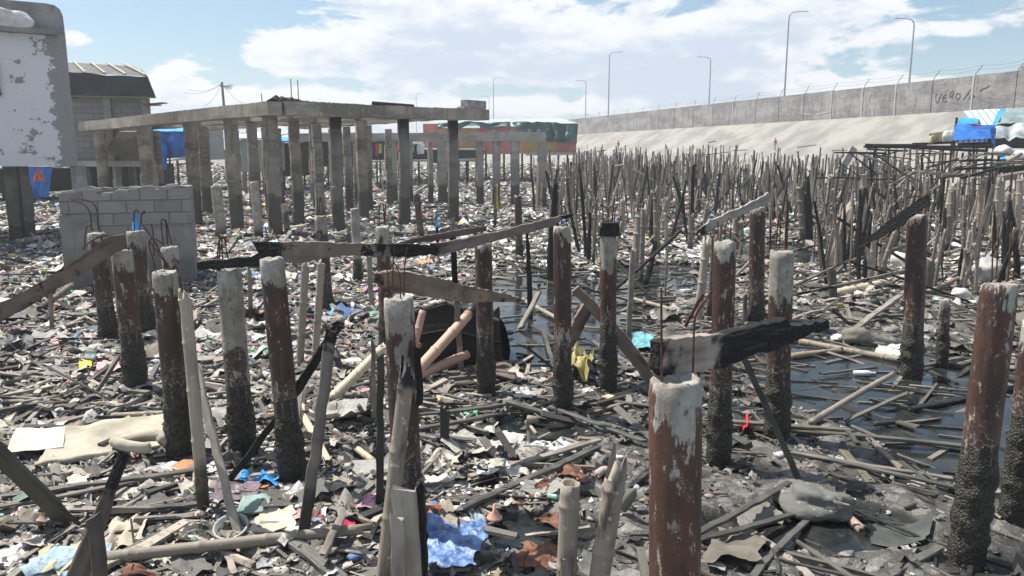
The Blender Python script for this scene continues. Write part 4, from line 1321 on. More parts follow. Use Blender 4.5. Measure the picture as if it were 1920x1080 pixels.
M['sack'] = m_plain('sack', (.60, .55, .55), .6, .3, .15, 6, .4, two=(.68, .62, .63))
hs.rotation_euler = (0, 0, rad(33)); p = ho + Matrix.Rotation(rad(33), 3, 'Z') @ Vector((-1.12, -.17, 0)); blob('sack', (p.x, p.y, zz + ho.z + .05), (.46, .17, .24), M['sack'], 'pale pinkish plastic sack lying on the white house ledge', 'sack', 3, .45, rz=rad(33))

# ------------------------------------------------------------ grey block house with a black tarp roof
YB = 31.0
x0, x1 = at(100, 200, YB).x, at(281, 200, YB).x; z0, z1 = at(200, 303, YB).z, at(200, 176, YB).z
bo = Vector((x1, YB, 0)); bh = empty('block_house', tuple(bo), 'grey concrete block house with a sagging black tarp roof behind the white house', 'house')
M['chb'] = m_blocks('chb', (.26, .245, .24), (.21, .20, .195), (.15, .14, .135), .45, .22)
b = MB(); k_ = -.55; wv = [(x0 - x1, 0), (0, 0), (4.5 * k_, 4.5), (x0 - x1 + 4.5 * k_, 4.5)]
b.rings([[Vector((x, y, z)) for x, y in wv] for z in (z0, z1)]); b.build('wall', M['chb'], bh)
b = MB()
for u in (207, 278): b.box((at(u, 240, YB).x - x1, -.06, (z0 + z1) / 2 - .05), (.28, .16, z1 - z0))
b.build('pilaster', M['conc'], bh)
M['tarp_black'] = m_plain('tarp_black', (.022, .024, .030), .55, .4, .4, 1.5, .5)
M['tarp_grey'] = m_plain('tarp_grey', (.085, .085, .09), .7, .3, .3, 2, .4)
def P(u, v, Y): return at(u, v, Y) - bo
def q4(a, b_, c, d, amp=.1, s=1.0, seed=0):
    def fn(i, j):
        p = a.lerp(b_, i).lerp(d.lerp(c, i), j)
        return p + Vector((.3, -1, .4)) * (amp * mn.noise(p * s + Vector((seed, 0, 0))) * min(1, 8 * i * (1 - i) + .3))
    return fn
b = MB(); b.smooth = True; b.grid(q4(P(105, 184, YB - .35), P(292, 182, YB - .35), P(277, 143, YB - .5), P(105, 136, YB - .5), .22, 1.1, 3), 30, 12)
b.grid(q4(P(292, 182, YB - .35), P(288, 170, YB + 4), P(262, 128, YB + 3.5), P(277, 143, YB - .5), .1, 1.1, 3), 12, 12)
b.build('tarp_skirt', M['tarp_black'], bh)
b = MB(); b.smooth = True; b.grid(q4(P(105, 136, YB - .5), P(277, 143, YB - .5), P(250, 124, YB + 2.2), P(105, 116, YB + 2.2), .05, 1.0, 5), 24, 8); b.build('tarp_roof', M['tarp_grey'], bh)
for k in range(5):
    f = .10 + k * .22; a, c = P(105, 136, YB - .5).lerp(P(277, 143, YB - .5), f), P(105, 116, YB + 2.2).lerp(P(250, 124, YB + 2.2), f - .1)
    b = MB(); b.bar(a + Vector((0, -.03, .06)), c + Vector((0, 0, .08)), .07, .05); b.build('batten', M['bamboo_cream'], bh)
b = MB(); b.bar(P(115, 180, YB - .45), P(292, 183, YB - .45), .05, .05); b.build('bamboo_rod', m_plain('greenish', (.15, .17, .09), .6), bh)
b = MB(); b.bar(P(272, 196, YB), P(309, 193, YB - .3), .30, .04); b.bar(P(272, 198, YB - .1), P(300, 197, YB - .4), .2, .04); b.build('eave_board', m_plain('eave', (.20, .13, .09), .8), bh)
b = MB(); b.add([P(192, 291, YB - .1), P(262, 292, YB - .1), P(262, 247, YB - 1.3), P(225, 247, YB - 1.3), P(192, 286, YB + .8), P(262, 286, YB + .8), P(262, 240, YB - .4), P(225, 240, YB - .4)],
                [(0, 1, 2, 3), (7, 6, 5, 4), (0, 3, 7, 4), (1, 5, 6, 2), (3, 2, 6, 7)]); b.build('stair_soffit', m_concrete('soffit', (.30, .27, .22), (.22, .2, .17)), bh)
b = MB(); b.bar(P(120, 307, YB - .1), P(290, 307, YB - .1), .25, .22); b.build('floor_beam', M['conc_pale'], bh)
for u in (160, 196, 218, 246, 286):
    p = at(u, 310, YB + (.2 if u != 246 else 2)); g = gz1(p.x, p.y)
    o = column_mb(z0 - g - .1, .17, u, 4).build('stilt', M['conc_pale'] if u in (218, 286) else M['stilt'], bh); o.location = (p.x - bo.x, p.y - bo.y, g)

# ------------------------------------------------------------ ruined block tank in the left foreground
YT = GG(238, 545).y
xa, xb = at(133, 450, YT).x, at(352, 450, YT).x; zt = at(240, 357, YT).z
to = Vector(((xa + xb) / 2, YT, 0)); tk = empty('block_tank', tuple(to), 'broken grey concrete block tank with ragged top standing alone in rubbish', 'ruin')
wT, dT = xb - xa, 1.5
M['chb2'] = m_blocks('chb2', (.29, .28, .265), (.225, .215, .205), (.15, .145, .135), .42, .205, .55)
def wall_slab(p, q, th, zb, ztf, m, name, n=26):
    b = MB(); d = (q - p); L = d.length; d.normalize(); s = Vector((d.y, -d.x, 0)); fr_, bk = [], []
    vs = []; fs = []
    for i in range(n + 1):
        c = p + d * (L * i / n); zt_ = ztf(i / n)
        vs += [c + Vector((0, 0, zb)), c + Vector((0, 0, zt_)), c - s * th + Vector((0, 0, zt_)), c - s * th + Vector((0, 0, zb))]
    for i in range(n):
        a = i * 4
        fs += [(a, a + 4, a + 5, a + 1), (a + 1, a + 5, a + 6, a + 2), (a + 2, a + 6, a + 7, a + 3)]
    fs += [(0, 1, 2, 3), (n * 4 + 3, n * 4 + 2, n * 4 + 1, n * 4)]
    b.add(vs, fs); return b.build(name, m, tk)
def ztop(f): return zt - .03 + .07 * f + .05 * mn.noise(Vector((f * 7, 1, 2))) - (.08 if .3 < f < .42 else 0)
wall_slab(Vector((-wT / 2, 0, 0)), Vector((wT / 2, 0, 0)), .14, -.3, ztop, M['chb2'], 'front_wall')
wall_slab(Vector((wT / 2, .145, 0)), Vector((wT / 2, dT, 0)), .14, -.3, lambda f: ztop(1) - .02 * f, M['chb2'], 'side_wall')
wall_slab(Vector((-wT / 2 + .14, dT, 0)), Vector((-wT / 2 + .14, .145, 0)), .14, -.3, lambda f: ztop(0) - .1 * f + .05 * mn.noise(Vector((f * 8, 0, 0))), M['chb2'], 'side_wall')
wall_slab(Vector((wT / 2 - .15, dT, 0)), Vector((-wT / 2 + .15, dT, 0)), .14, -.3, lambda f: zt + .04 * mn.noise(Vector((f * 9, 5, 2))), M['chb2'], 'back_wall')
M['render'] = m_concrete('render', (.28, .275, .26), (.19, .185, .175), tide=.18, scale=1.5, streak=.5)
def rtop(f): return (1.42 if f < .27 else (1.0 if f < .56 else 1.16)) + .06 * mn.noise(Vector((f * 22, 3, 0)))
b = MB(); n = 60; vs = []; fs = []
for i in range(n + 1):
    f = i / n; x = -wT / 2 - .012 + (wT + .024) * f; yy = -.045 if f < .3 else -.014; z = rtop(f) * zt / 1.8
    vs += [(x, yy, -.3), (x, yy, z), (x, -.002, z + .01)]
for i in range(n): fs += [(i * 3, i * 3 + 3, i * 3 + 4, i * 3 + 1), (i * 3 + 1, i * 3 + 4, i * 3 + 5, i * 3 + 2)]
b.add(vs, fs); b.build('render_coat', M['render'], tk)
for k in range(9):
    f = (k + RND.random() * .5) / 9; b = MB(); b.box((-wT / 2 + .06 + (wT - .12) * f, .07, ztop(f) + .015), (.2, .13, .05), Matrix.Rotation(RND.uniform(-.2, .2), 3, 'Y'), .85)
    b.build('broken_capping', M['conc_pale'], tk)
tk.rotation_euler = (0, 0, rad(20)); hs.rotation_euler = (0, 0, rad(33)); bh.rotation_euler = (0, 0, rad(0))
# ------------------------------------------------------------ shanties in the distance
M['blue'] = m_plain('blue_tarp', (.02, .13, .50), .35, .5, .35, 1.2, .8, two=(.03, .22, .72))
M['blue_light'] = m_plain('blue_tarp_light', (.05, .32, .78), .4, .5, .25, 1.5, .8)
M['orange'] = m_plain('orange_tarp', (.70, .16, .06), .5, .4, .2, 2)
M['green_tarp'] = m_plain('green_tarp', (.045, .10, .10), .5, .4, .3, .8, .8, two=(.06, .135, .13))
M['green_pale'] = m_plain('green_pale', (.42, .55, .52), .5, .4, .15, 1.0, .5)
M['pink'] = m_plain('pink_paint', (.50, .19, .17), .85, .2, .15, 1.2, .2)
M['orange_paint'] = m_plain('orange_paint', (.52, .28, .15), .85, .2, .15, 1.2, .2)
M['yellow_paint'] = m_plain('yellow_paint', (.42, .31, .13), .85, .2, .2, 1.2, .2)
M['roof_white'] = m_plain('roof_white', (.74, .75, .76), .6, .3, .08, 2, .2)
M['roof_brown'] = m_plain('roof_brown', (.22, .085, .05), .8, .2, .4, 3)
M['sheet_grey'] = m_plain('sheet_grey', (.34, .36, .33), .7, .3, .15, 3, .3)
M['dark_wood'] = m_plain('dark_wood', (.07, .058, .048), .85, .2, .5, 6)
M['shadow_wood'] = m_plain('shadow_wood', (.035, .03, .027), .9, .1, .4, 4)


def clothgrid(name, a, b_, c, d, amp, m, parent, org, seed=0, n=20, s=1.2, tag_=None, th=.0, fold=0):
    """wrinkled cloth between four corners (a b along the bottom, d c along the top)"""
    nrm = (b_ - a).cross(d - a).normalized(); L = (b_ - a).length
    def fn(i, j):
        p = a.lerp(b_, i).lerp(d.lerp(c, i), j) - org
        w = amp * mn.noise(p * s + Vector((seed, 0, 0))) + amp * .4 * mn.noise(p * s * 3 + Vector((seed, 5, 0)))
        if fold: w += amp * .8 * math.sin(i * fold + 2 * mn.noise(Vector((i * 4, j * 2, seed)))) * (1 - .5 * j)
        return p + nrm * w
    mb = MB(); mb.smooth = True; mb.grid(fn, n, n)
    o = mb.build(name, m, parent)
    if th:
        md = o.modifiers.new('solid', 'SOLIDIFY'); md.thickness = th
    return o


def shanty(u0, u1, v0, v1, Y, wall, roof, label, rise=10, roofm=None, depth=4.0, over=.3, stil=True, rl=None):
    a, c = at(u0, v1, Y), at(u1, v0, Y); org = Vector(((a.x + c.x) / 2, Y, 0))
    o = empty('shanty', tuple(org), label, 'shanty', 'shanties on stilts behind the concrete frames')
    w = c.x - a.x; b = MB(); b.box((0, depth / 2, (a.z + c.z) / 2), (w, depth, c.z - a.z)); b.build('wall', wall, o)
    k = rise / F * Y; r0, r1 = (0, k) if rl is None else rl
    b = MB(); zt = c.z + .02
    b.add([(-w / 2 - over, -over, zt + r0), (w / 2 + over, -over, zt + r0), (w / 2 + over, depth + over, zt + r1), (-w / 2 - over, depth + over, zt + r1),
           (-w / 2 - over, -over, zt + r0 + .08), (w / 2 + over, -over, zt + r0 + .08), (w / 2 + over, depth + over, zt + r1 + .08), (-w / 2 - over, depth + over, zt + r1 + .08)],
          [(3, 2, 1, 0), (4, 5, 6, 7), (0, 1, 5, 4), (1, 2, 6, 5), (2, 3, 7, 6), (3, 0, 4, 7)])
    b.build('roof', roof, o)
    if stil:
        for i in range(max(3, int(w / 1.2))):
            x = -w / 2 + .1 + (w - .2) * i / (max(3, int(w / 1.2)) - 1)
            g = gz1(org.x + x, Y); b = MB(); b.tube([(x, .15, g - .2), (x, .15, a.z)], .07, 6); b.build('stilt', M['dark_wood'], o)
    return o


shanty(284, 372, 226, 300, 48, M['sheet_grey'], M['roof_white'], 'shanty with a bright white sloping roof right of the block house', 16)
shanty(436, 492, 262, 322, 42, M['sheet_grey'], M['roof_white'], 'small grey green clapboard shanty with a white gable roof between the frame columns', 14)
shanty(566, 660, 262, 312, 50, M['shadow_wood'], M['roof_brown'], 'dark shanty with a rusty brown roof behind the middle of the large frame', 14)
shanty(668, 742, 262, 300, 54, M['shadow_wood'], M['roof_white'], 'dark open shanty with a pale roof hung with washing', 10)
shanty(500, 560, 268, 330, 46, M['shadow_wood'], M['blue_light'], 'low dark shanty roofed in light blue tarp behind the corner column', 10)
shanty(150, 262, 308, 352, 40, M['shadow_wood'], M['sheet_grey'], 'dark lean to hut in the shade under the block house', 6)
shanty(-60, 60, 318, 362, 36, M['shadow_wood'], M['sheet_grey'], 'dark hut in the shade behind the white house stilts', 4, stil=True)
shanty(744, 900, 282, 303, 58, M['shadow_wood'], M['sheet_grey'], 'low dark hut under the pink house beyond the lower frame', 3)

# blue tarp shelter
Yt = 38.0
org = at(338, 318, Yt); org.z = 0; o = empty('tarp_shelter', tuple(org), 'shelter draped in bright blue tarp beside the block house', 'shelter')
clothgrid('tarp', at(288, 300, Yt), at(392, 288, Yt + .4), at(392, 246, Yt + .6), at(284, 246, Yt), .22, M['blue'], o, org, 3, 26, .9, fold=22)
clothgrid('tarp', at(286, 320, Yt - .1), at(313, 318, Yt - .1), at(313, 270, Yt - .1), at(284, 262, Yt - .1), .15, M['blue'], o, org, 8, 14, 1.2, fold=9)
clothgrid('tarp_top', at(284, 246, Yt), at(392, 246, Yt + .6), at(380, 240, Yt + 3), at(290, 240, Yt + 3), .08, M['blue_light'], o, org, 5, 12, 1)
for u in (290, 318, 352, 388):
    p = at(u, 300, Yt + .6) - org; b = MB(); b.tube([(p.x, p.y, -.1), (p.x, p.y, at(u, 246, Yt + .6).z)], .05, 6); b.build('post', M['dark_wood'], o)
b = MB(); b.bar(at(330, 308, Yt) - org, at(400, 306, Yt) - org, .1, .08); b.build('rail', m_plain('rail', (.22, .11, .05), .8), o)

# tarps hung under the white house
Yt = 33
for (us, vs_, mk, lab, sd) in (((52, 62, 92, 98), (372, 312), 'blue', 'blue tarp hanging in the shade below the white house', 4), ((28, 32, 46, 50), (360, 314), 'blue', 'narrow blue tarp hanging left of the wide one below the white house', 6),
                           ((62, 80, 84, 66), (340, 312), 'orange', 'orange cloth hanging over the blue tarp below the white house', 7)):
    Yk = Yt - (.5 if mk == 'orange' else 0)
    org = at(us[0], vs_[0], Yk)
    o = clothgrid('hanging_tarp', at(us[0], vs_[0], Yk), at(us[2], vs_[0] - 3, Yk), at(us[3], vs_[1], Yk), at(us[1] - 10, vs_[1], Yk), .12, M[mk], None, org, sd, 14, 1.5, fold=12)
    o.location = org; tag(o, lab, 'tarp')

# washing lines between the huts
Yc = 49.0
org = at(755, 300, Yc); lc = empty('washing_line', tuple(org), 'washing line crowded with bright shirts beside the lower concrete frame', 'washing')
b = MB(); b.tube([at(700, 268, Yc) - org, at(740, 271, Yc) - org, at(800, 267, Yc) - org], .012, 5); b.build('line', M['wire'], lc)
gcols = [(.05, .05, .06), (.45, .05, .08), (.62, .30, .10), (.55, .10, .30), (.55, .60, .62), (.30, .55, .10), (.04, .05, .12), (.65, .07, .05), (.70, .72, .74)]
for k in range(14):
    u = 706 + k * 6.6; c = gcols[(k * 4 + 1) % len(gcols)]; g = m_plain('garment', c, .8, .2, .2, 6)
    hh = RND.uniform(15, 24); b = MB(); b.smooth = True
    a0 = at(u, 270, Yc) - org
    w = 6 / F * Yc; h_ = hh / F * Yc
    b.grid(lambda i, j: a0 + Vector((w * (i - .5) * (1.0 if j > .35 else 1.5 - j), .05 * math.sin(i * 7 + k), -h_ * j)), 6, 8); b.build('garment', g, lc)
b = MB(); b.bar(at(690, 303, Yc) - org, at(905, 299, Yc + 3) - org, .9, .12, Vector((0, 0, 1))); 
dk = empty('boardwalk', tuple(org), 'narrow pale boardwalk on dark posts behind the lower frame', 'boardwalk'); b.build('deck', M['conc_pale'], dk)
for k in range(12):
    u = 695 + k * 18; p = at(u, 305, Yc + 3 * k / 12) - org; b = MB(); b.tube([(p.x, p.y, -at(755, 300, Yc).z - .1 + .2), (p.x, p.y, p.z + .2)], .07, 6); b.build('stilt', M['shadow_wood'], dk)
# dark jeans hung on the lower frame side
o = clothgrid('hanging_jeans', at(806, 306, 48.5), at(822, 306, 48.5), at(820, 287, 48.5), at(808, 287, 48.5), .05, m_plain('jeans', (.02, .022, .03), .8), None, at(806, 306, 48.5), 2, 10, 2)
o.location = at(806, 306, 48.5); tag(o, 'black jeans hanging under the pink house between frame posts', 'clothing')

# pink and yellow house under green tarps
Yp = 60.0
org = at(955, 287, Yp); o = empty('painted_house', (org.x, org.y, 0), 'long pink and yellow stilt house covered by sagging dark green tarps', 'house')
org = Vector((org.x, org.y, 0))
def wallp(u0, u1, v0, v1, m, dy=0, name='wall', d=4.5):
    a, c = at(u0, v1, Yp + dy) - org, at(u1, v0, Yp + dy) - org
    b = MB(); b.box(((a.x + c.x) / 2, a.y + d / 2, (a.z + c.z) / 2), (c.x - a.x, d, c.z - a.z)); return b.build(name, m, o)
wallp(794, 822, 232, 286, M['pink'], .5); wallp(822, 900, 240, 289, M['orange_paint']); wallp(900, 958, 236, 289, M['pink'], -.1); wallp(958, 985, 238, 288, M['orange_paint'], -.05)
wallp(985, 1046, 238, 287, M['yellow_paint'], -.12); wallp(1046, 1081, 238, 287, M['pink'], -.08)
clothgrid('tarp', at(820, 242, Yp - .6), at(957, 236, Yp - .6), at(957, 228, Yp - .3), at(822, 230, Yp - .3), .25, M['green_tarp'], o, org, 4, 30, .8, fold=16)
clothgrid('tarp', at(976, 254, Yp - .6), at(1034, 266, Yp - .6), at(1034, 230, Yp - .3), at(960, 228, Yp - .3), .3, M['green_tarp'], o, org, 5, 24, .7, fold=9)
clothgrid('tarp', at(1034, 266, Yp - .6), at(1082, 268, Yp - .6), at(1084, 232, Yp - .3), at(1034, 230, Yp - .3), .3, M['green_tarp'], o, org, 6, 24, .7, fold=11)
b = MB(); b.smooth = True
pk = at(1048, 221, Yp + 2.4) - org; e0, e1 = at(960, 229, Yp - .3) - org, at(1084, 232, Yp - .3) - org
b.add([e0, e1, pk, at(985, 224, Yp + 2.5) - org, at(1080, 230, Yp + 5) - org, at(960, 228, Yp + 5) - org], [(0, 1, 2, 3), (1, 4, 2), (2, 4, 5, 3), (3, 5, 0)])
b.build('tarp_roof', M['green_pale'], o)
b = MB(); b.add([at(820, 230, Yp - .3) - org, at(957, 227, Yp - .3) - org, at(957, 223, Yp + 4) - org, at(830, 226, Yp + 4) - org], [(0, 1, 2, 3)]); b.build('tarp_roof', M['green_pale'], o)
b = MB(); a, c = at(1050, 270, Yp - .25) - org, at(1066, 258, Yp - .25) - org; b.box(((a.x + c.x) / 2, a.y, (a.z + c.z) / 2), (c.x - a.x, .06, c.z - a.z)); b.build('window', m_plain('mauve', (.30, .24, .42), .6), o)
b = MB(); a, c = at(1048, 287, Yp - .3) - org, at(1082, 284, Yp - .3) - org; b.bar(at(985, 289, Yp - .3) - org, at(1083, 288, Yp - .3) - org, .12, .2); b.build('sill_beam', M['conc_pale'], o)
for k in range(16):
    u = 826 + k * 17; p = at(u, 288, Yp + .4) - org; g = gz1(p.x + org.x, p.y + org.y); b = MB(); b.tube([(p.x, p.y, g - .2), (p.x, p.y, p.z + .1)], .08, 6); b.build('stilt', M['shadow_wood'], o)

# utility pole far left
p = at(424, 215, 95); q = at(416, 154, 95); org = Vector((p.x, p.y, 0)); up = empty('utility_pole', tuple(org), 'leaning utility pole with tangled wires beyond the white roof', 'utility pole')
b = MB(); b.tube([(0, 0, 0), q - org], [.2, .14], 8); b.build('pole', M['dark_wood'], up)
b = MB(); b.bar(at(411, 160, 95) - org, at(425, 163, 95) - org, .12, .12); b.build('crossarm', M['dark_wood'], up)
b = MB()
for (u, v) in ((345, 174), (352, 168), (470, 200), (380, 200)):
    e = at(u, v, 97) - org; s = at(416, 158, 95) - org
    b.tube([s.lerp(e, i / 5) - Vector((0, 0, .5 * math.sin(math.pi * i / 5))) for i in range(6)], .018, 4)
for k in range(5):
    s = at(420 + k * 2, 160, 95) - org; b.tube([s, s + Vector((.3, 0, -.5)), s + Vector((.5, 0, .1))], .03, 4)
b.build('wires', M['wire'], up)

# ------------------------------------------------------------ shack of tarps at the right edge
Ys = 33.0
org = at(1790, 268, Ys); org = Vector((org.x, Ys, 0)); sh = empty('tarp_shack', tuple(org), 'shack roofed with blue, striped and grey green tarps at the right edge', 'shack')
def S_(u, v, dy=0): return at(u, v, Ys + dy)


def g_stripe(t):
    co = t.coord(); s = t.sep(co)
    q = t.math('FRACT', t.mul(t.add(s[0], t.mul(s[1], -.25)), 3.3))
    m = t.smooth(t.math('ABSOLUTE', t.sub(q, .5)), .36, .40)
    t.out(t.mix(m, (.78, .78, .78), (.13, .30, .50)), .5, None, .3)


def g_check(t):
    co = t.coord(); s = t.sep(co)
    a = t.math('GREATER_THAN', t.math('FRACT', t.mul(s[0], 4.5)), .5); c = t.math('GREATER_THAN', t.math('FRACT', t.mul(s[2], 5.0)), .5)
    t.out(t.mix(t.mul(t.add(a, c), .5), (.75, .75, .76), (.03, .10, .42)), .6, None, .3)


M['stripe'] = mat('striped_tarp', g_stripe); M['check'] = mat('checked_cloth', g_check)
clothgrid('roof_tarp', S_(1783, 263, 0), S_(1862, 260, 0), S_(1864, 236, 1.3), S_(1793, 233, 1.3), .10, M['blue'], sh, org, 3, 24, 1.3)
clothgrid('roof_tarp', S_(1793, 234, 1.25), S_(1832, 232, 1.25), S_(1838, 221, 2.0), S_(1800, 220, 2.0), .06, M['blue_light'], sh, org, 5, 14, 1.6)
clothgrid('roof_tarp', S_(1824, 236, 1.3), S_(1862, 236, 1.3), S_(1876, 204, 3.1), S_(1806, 208, 3.1), .03, M['stripe'], sh, org, 7, 18, 1.2)
clothgrid('roof_tarp', S_(1860, 236, 1.28), S_(1868, 236, 1.28), S_(1886, 203, 3.1), S_(1872, 204, 3.1), .03, M['blue_light'], sh, org, 8, 10, 1.2)
clothgrid('roof_tarp', S_(1862, 262, 0), S_(1990, 256, 0), S_(1990, 231, 1.3), S_(1866, 235, 1.3), .12, M['tarp_silver'] if 'tarp_silver' in M else m_plain('tarp_silver', (.16, .20, .20), .35, .5, .5, 1.0, .8, two=(.55, .58, .58)), sh, org, 9, 24, 1.5, fold=20)
clothgrid('roof_tarp', S_(1866, 234, 1.3), S_(1990, 230, 1.3), S_(1990, 196, 3.2), S_(1885, 203, 3.2), .10, m_plain('tarp_sage', (.22, .29, .29), .4, .5, .2, .8, .8), sh, org, 10, 24, 1.2, fold=12)
clothgrid('red_strip', S_(1822, 238, 1.2), S_(1862, 240, 1.2), S_(1860, 234, 1.2), S_(1830, 234, 1.2), .03, M['orange'], sh, org, 11, 10, 2)
clothgrid('skirt', S_(1784, 268, .05), S_(1852, 266, .05), S_(1852, 259, .05), S_(1784, 261, .05), .04, M['check'], sh, org, 12, 16, 2)
clothgrid('hanging_flap', S_(1862, 284, -.1), S_(1868, 276, -.1), S_(1868, 240, -.1), S_(1856, 238, -.1), .10, M['blue'], sh, org, 13, 12, 1.8, fold=5)
clothgrid('red_hem', S_(1859, 286, -.12), S_(1867, 286, -.12), S_(1868, 276, -.12), S_(1863, 275, -.12), .03, M['orange'], sh, org, 14, 6, 2)
for u, dy in ((1786, .1), (1852, .1), (1925, .1), (1790, 3), (1880, 3), (1985, .1)):
    p = S_(u, 262, dy) - org; g = gz1(p.x + org.x, p.y + org.y); b = MB(); b.tube([(p.x, p.y, g - .2), (p.x, p.y, p.z if dy < 1 else p.z + 1.0)], .06, 7); b.build('post', M['dark_wood'], sh)
a, c = S_(1856, 278, .15) - org, S_(1990, 261, .15) - org
b = MB()
for k in range(4): b.box(((a.x + c.x) / 2, a.y + .02 * (k % 2), a.z + (c.z - a.z) * (k + .5) / 4), (c.x - a.x, .04, (c.z - a.z) / 4 - .02))
b.build('plank_wall', M['dark_wood'], sh)
zf = S_(1784, 270, 0).z - .06
fl = [at(1784, 270, Ys), at(1990, 264, Ys), at(1990, 264, Ys + 3.3), at(1798, 264, Ys + 3.3)]
b = MB(); b.rings([[Vector((p.x, p.y, zf + d)) - org for p in fl] for d in (-.10, 0)]); b.build('floor', M['shadow_wood'], sh)
bk = [at(1800, 264, Ys + 3.15), at(1990, 264, Ys + 3.15), at(1990, 264, Ys + 3.22), at(1800, 264, Ys + 3.22)]
b = MB(); b.rings([[Vector((p.x, p.y, zf + d)) - org for p in bk] for d in (0.0, 1.25)]); b.build('back_wall', M['shadow_wood'], sh)
b = MB(); b.smooth = True; b.tube([S_(1800, 268, 1) - org, S_(1815, 266, 1.2) - org, S_(1835, 268, 1) - org], [.15, .22, .14], 8); b.build('bundle', m_plain('maroon', (.12, .04, .05), .8), sh)

# burnt platform in front of the shack
org = at(1740, 278, 31.5); org = Vector((org.x, org.y, 0)); pf = empty('burnt_platform', tuple(org), 'burnt stilt platform with charred beams in front of the tarp shack', 'platform')
for (u0, v0, u1, v1, w, Y) in ((1623, 272, 1735, 276, .22, 31.5), (1640, 276, 1850, 280, .14, 31.2), (1712, 269, 1790, 268, .12, 32), (1626, 280, 1700, 282, .10, 32.4), (1735, 275, 1860, 272, .12, 32.5)):
    q = plank_mb((at(u1, v1, Y) - at(u0, v0, Y)).length, w, w * .8, sd_(), None, .03, 'rough', .012).build('charred_beam', M['wood_char'], pf, Matrix.Translation(-org) @ zframe(at(u0, v0, Y), at(u1, v1, Y)))
for k in range(30):
    u = 1628 + k * 8.2 + RND.uniform(-3, 3); Y = 31.3 + RND.random() * 3
    p = at(u, 276, Y); g = gz1(p.x, p.y); m_ = M[('bamboo_grey', 'wood_char', 'wood_grey', 'bamboo_pale')[k % 4]]
    top = Vector((p.x + RND.uniform(-.15, .15), p.y, at(u, 277, Y).z - (0 if k % 3 else .2)))
    pole_ = bamboo_mb((top - Vector((p.x, p.y, g - .2))).length, .055, .045, sd_(), 'flat', .4, 7).build('stilt', m_, pf, Matrix.Translation(-org) @ zframe((p.x, p.y, g - .2), top))
# junk by the shack
clothgrid_o = at(1752, 268, 32)
o = clothgrid('cardboard_sheet', at(1741, 270, 31.9), at(1764, 268, 32), at(1776, 246, 32.2), at(1744, 250, 32), .14, m_plain('card', (.42, .35, .21), .85, .2, .25, 3), None, at(1741, 270, 31.9), 4, 14, 1.6, fold=6, th=.02)
o.location = at(1741, 270, 31.9); tag(o, 'curled tan cardboard sheet standing on the burnt platform', 'cardboard')
blob('white_bag', at(1776, 265, 31.8), (.22, .18, .26), m_plain('bag', (.62, .62, .63), .6, .3, .2, 5), 'white lumpy bag beside the cardboard on the burnt platform', 'bag', 4)
for (u, v, s, c, lab) in ((1880, 292, .32, (.55, .54, .52), 'grey foam block on the debris heap below the shack'), (1916, 300, .30, (.66, .65, .62), 'white bundle on the debris heap at the right edge below the shack')):
    blob('junk_bundle', at(u, v, 28), (s, s * .8, s * .7), m_plain('junk', c, .8), lab, 'bundle', int(u))
o = clothgrid('blue_scrap', at(1875, 300, 27.5), at(1886, 296, 27.5), at(1884, 291, 28), at(1876, 294, 28), .05, M['blue_light'], None, at(1875, 300, 27.5), 6, 8, 2); o.location = at(1875, 300, 27.5)
tag(o, 'small light blue plastic scrap on the debris heap below the shack', 'plastic scrap')
dd = at(1930, 304, 27.8); dd = Vector((dd.x, dd.y, 0)); dh = empty('debris_deck', tuple(dd), 'deck of broken boards piled with debris on stilts below the tarp shack', 'deck')
zd = at(1900, 305, 27.5).z
for k in range(9):
    a = at(1862 + k * 4, 305, 26.6 + k * .3); b = plank_mb(3.4, .24, .04, sd_(), None, .03, 'rough', .01)
    b.build('deck_board', M[('wood_grey', 'wood_char', 'wood_brown')[k % 3]], dh, Matrix.Translation(-dd) @ zframe(Vector((a.x, a.y, zd - .03 + .012 * k)), Vector((a.x + 3, a.y + .1, zd + .012 * k))))
for k in range(8):
    a = at(1866 + (k % 4) * 34, 305, 26.8 + (k // 4) * 2); g = gz1(a.x, a.y); b = MB(); b.tube([(a.x - dd.x, a.y - dd.y, g - .2), (a.x - dd.x, a.y - dd.y, zd - .04)], .05, 7); b.build('stilt', M['bamboo_grey'], dh)
# debris deck, lower right of the shack
for i, (u0, v0, u1, v1, w, Y, k, lab) in enumerate(((1725, 322, 1800, 330, .10, 22, 'wood_grey', 'grey horizontal pole lashed to piles right of centre below the burnt platform'),
        (1765, 330, 1850, 326, .14, 21.5, 'wood_brown', 'thick brown log lying across the pile tops at right'),
        (1790, 318, 1925, 312, .10, 23, 'wood_char', 'black rail across the right edge pile tops'),
        (1800, 334, 1870, 316, .09, 21, 'wood_char', 'charred pole slanting over the thick brown log'),
        (1870, 318, 1930, 314, .26, 22, 'wood_char', 'wide charred board at the right edge under the debris heap'),
        (1875, 334, 1930, 325, .22, 20.5, 'wood_grey', 'grey sagging plank at the right edge above leaning bamboo'),
        (1785, 316, 1862, 287, .05, 27, 'bamboo_pale', 'long thin pale rod rising right towards the red hem of the flap'),
        (1628, 299, 1690, 282, .07, 30, 'wood_char', 'curved black branch in front of the left end of the burnt platform'),
        (1880, 308, 1915, 288, .16, 27.5, 'wood_grey', 'grey board leaning on the debris heap below the shack'))):
    p, q = at(u0, v0, Y), at(u1, v1, Y)
    plank('loose_timber', p, q, w, w * .7, M[k], lab, 'timber')
for i in range(7):
    u = 1740 + i * 29; p = at(u, 330, 21.8); pole('support_pile', (p.x, p.y, gz1(p.x, p.y) - .2), p + Vector((0, 0, -.02)), .06, M[('bamboo_grey', 'wood_char', 'bamboo_pale')[i % 3]], 'upright pile carrying the lashed poles below the burnt platform', 'pile', group='piles carrying lashed poles')

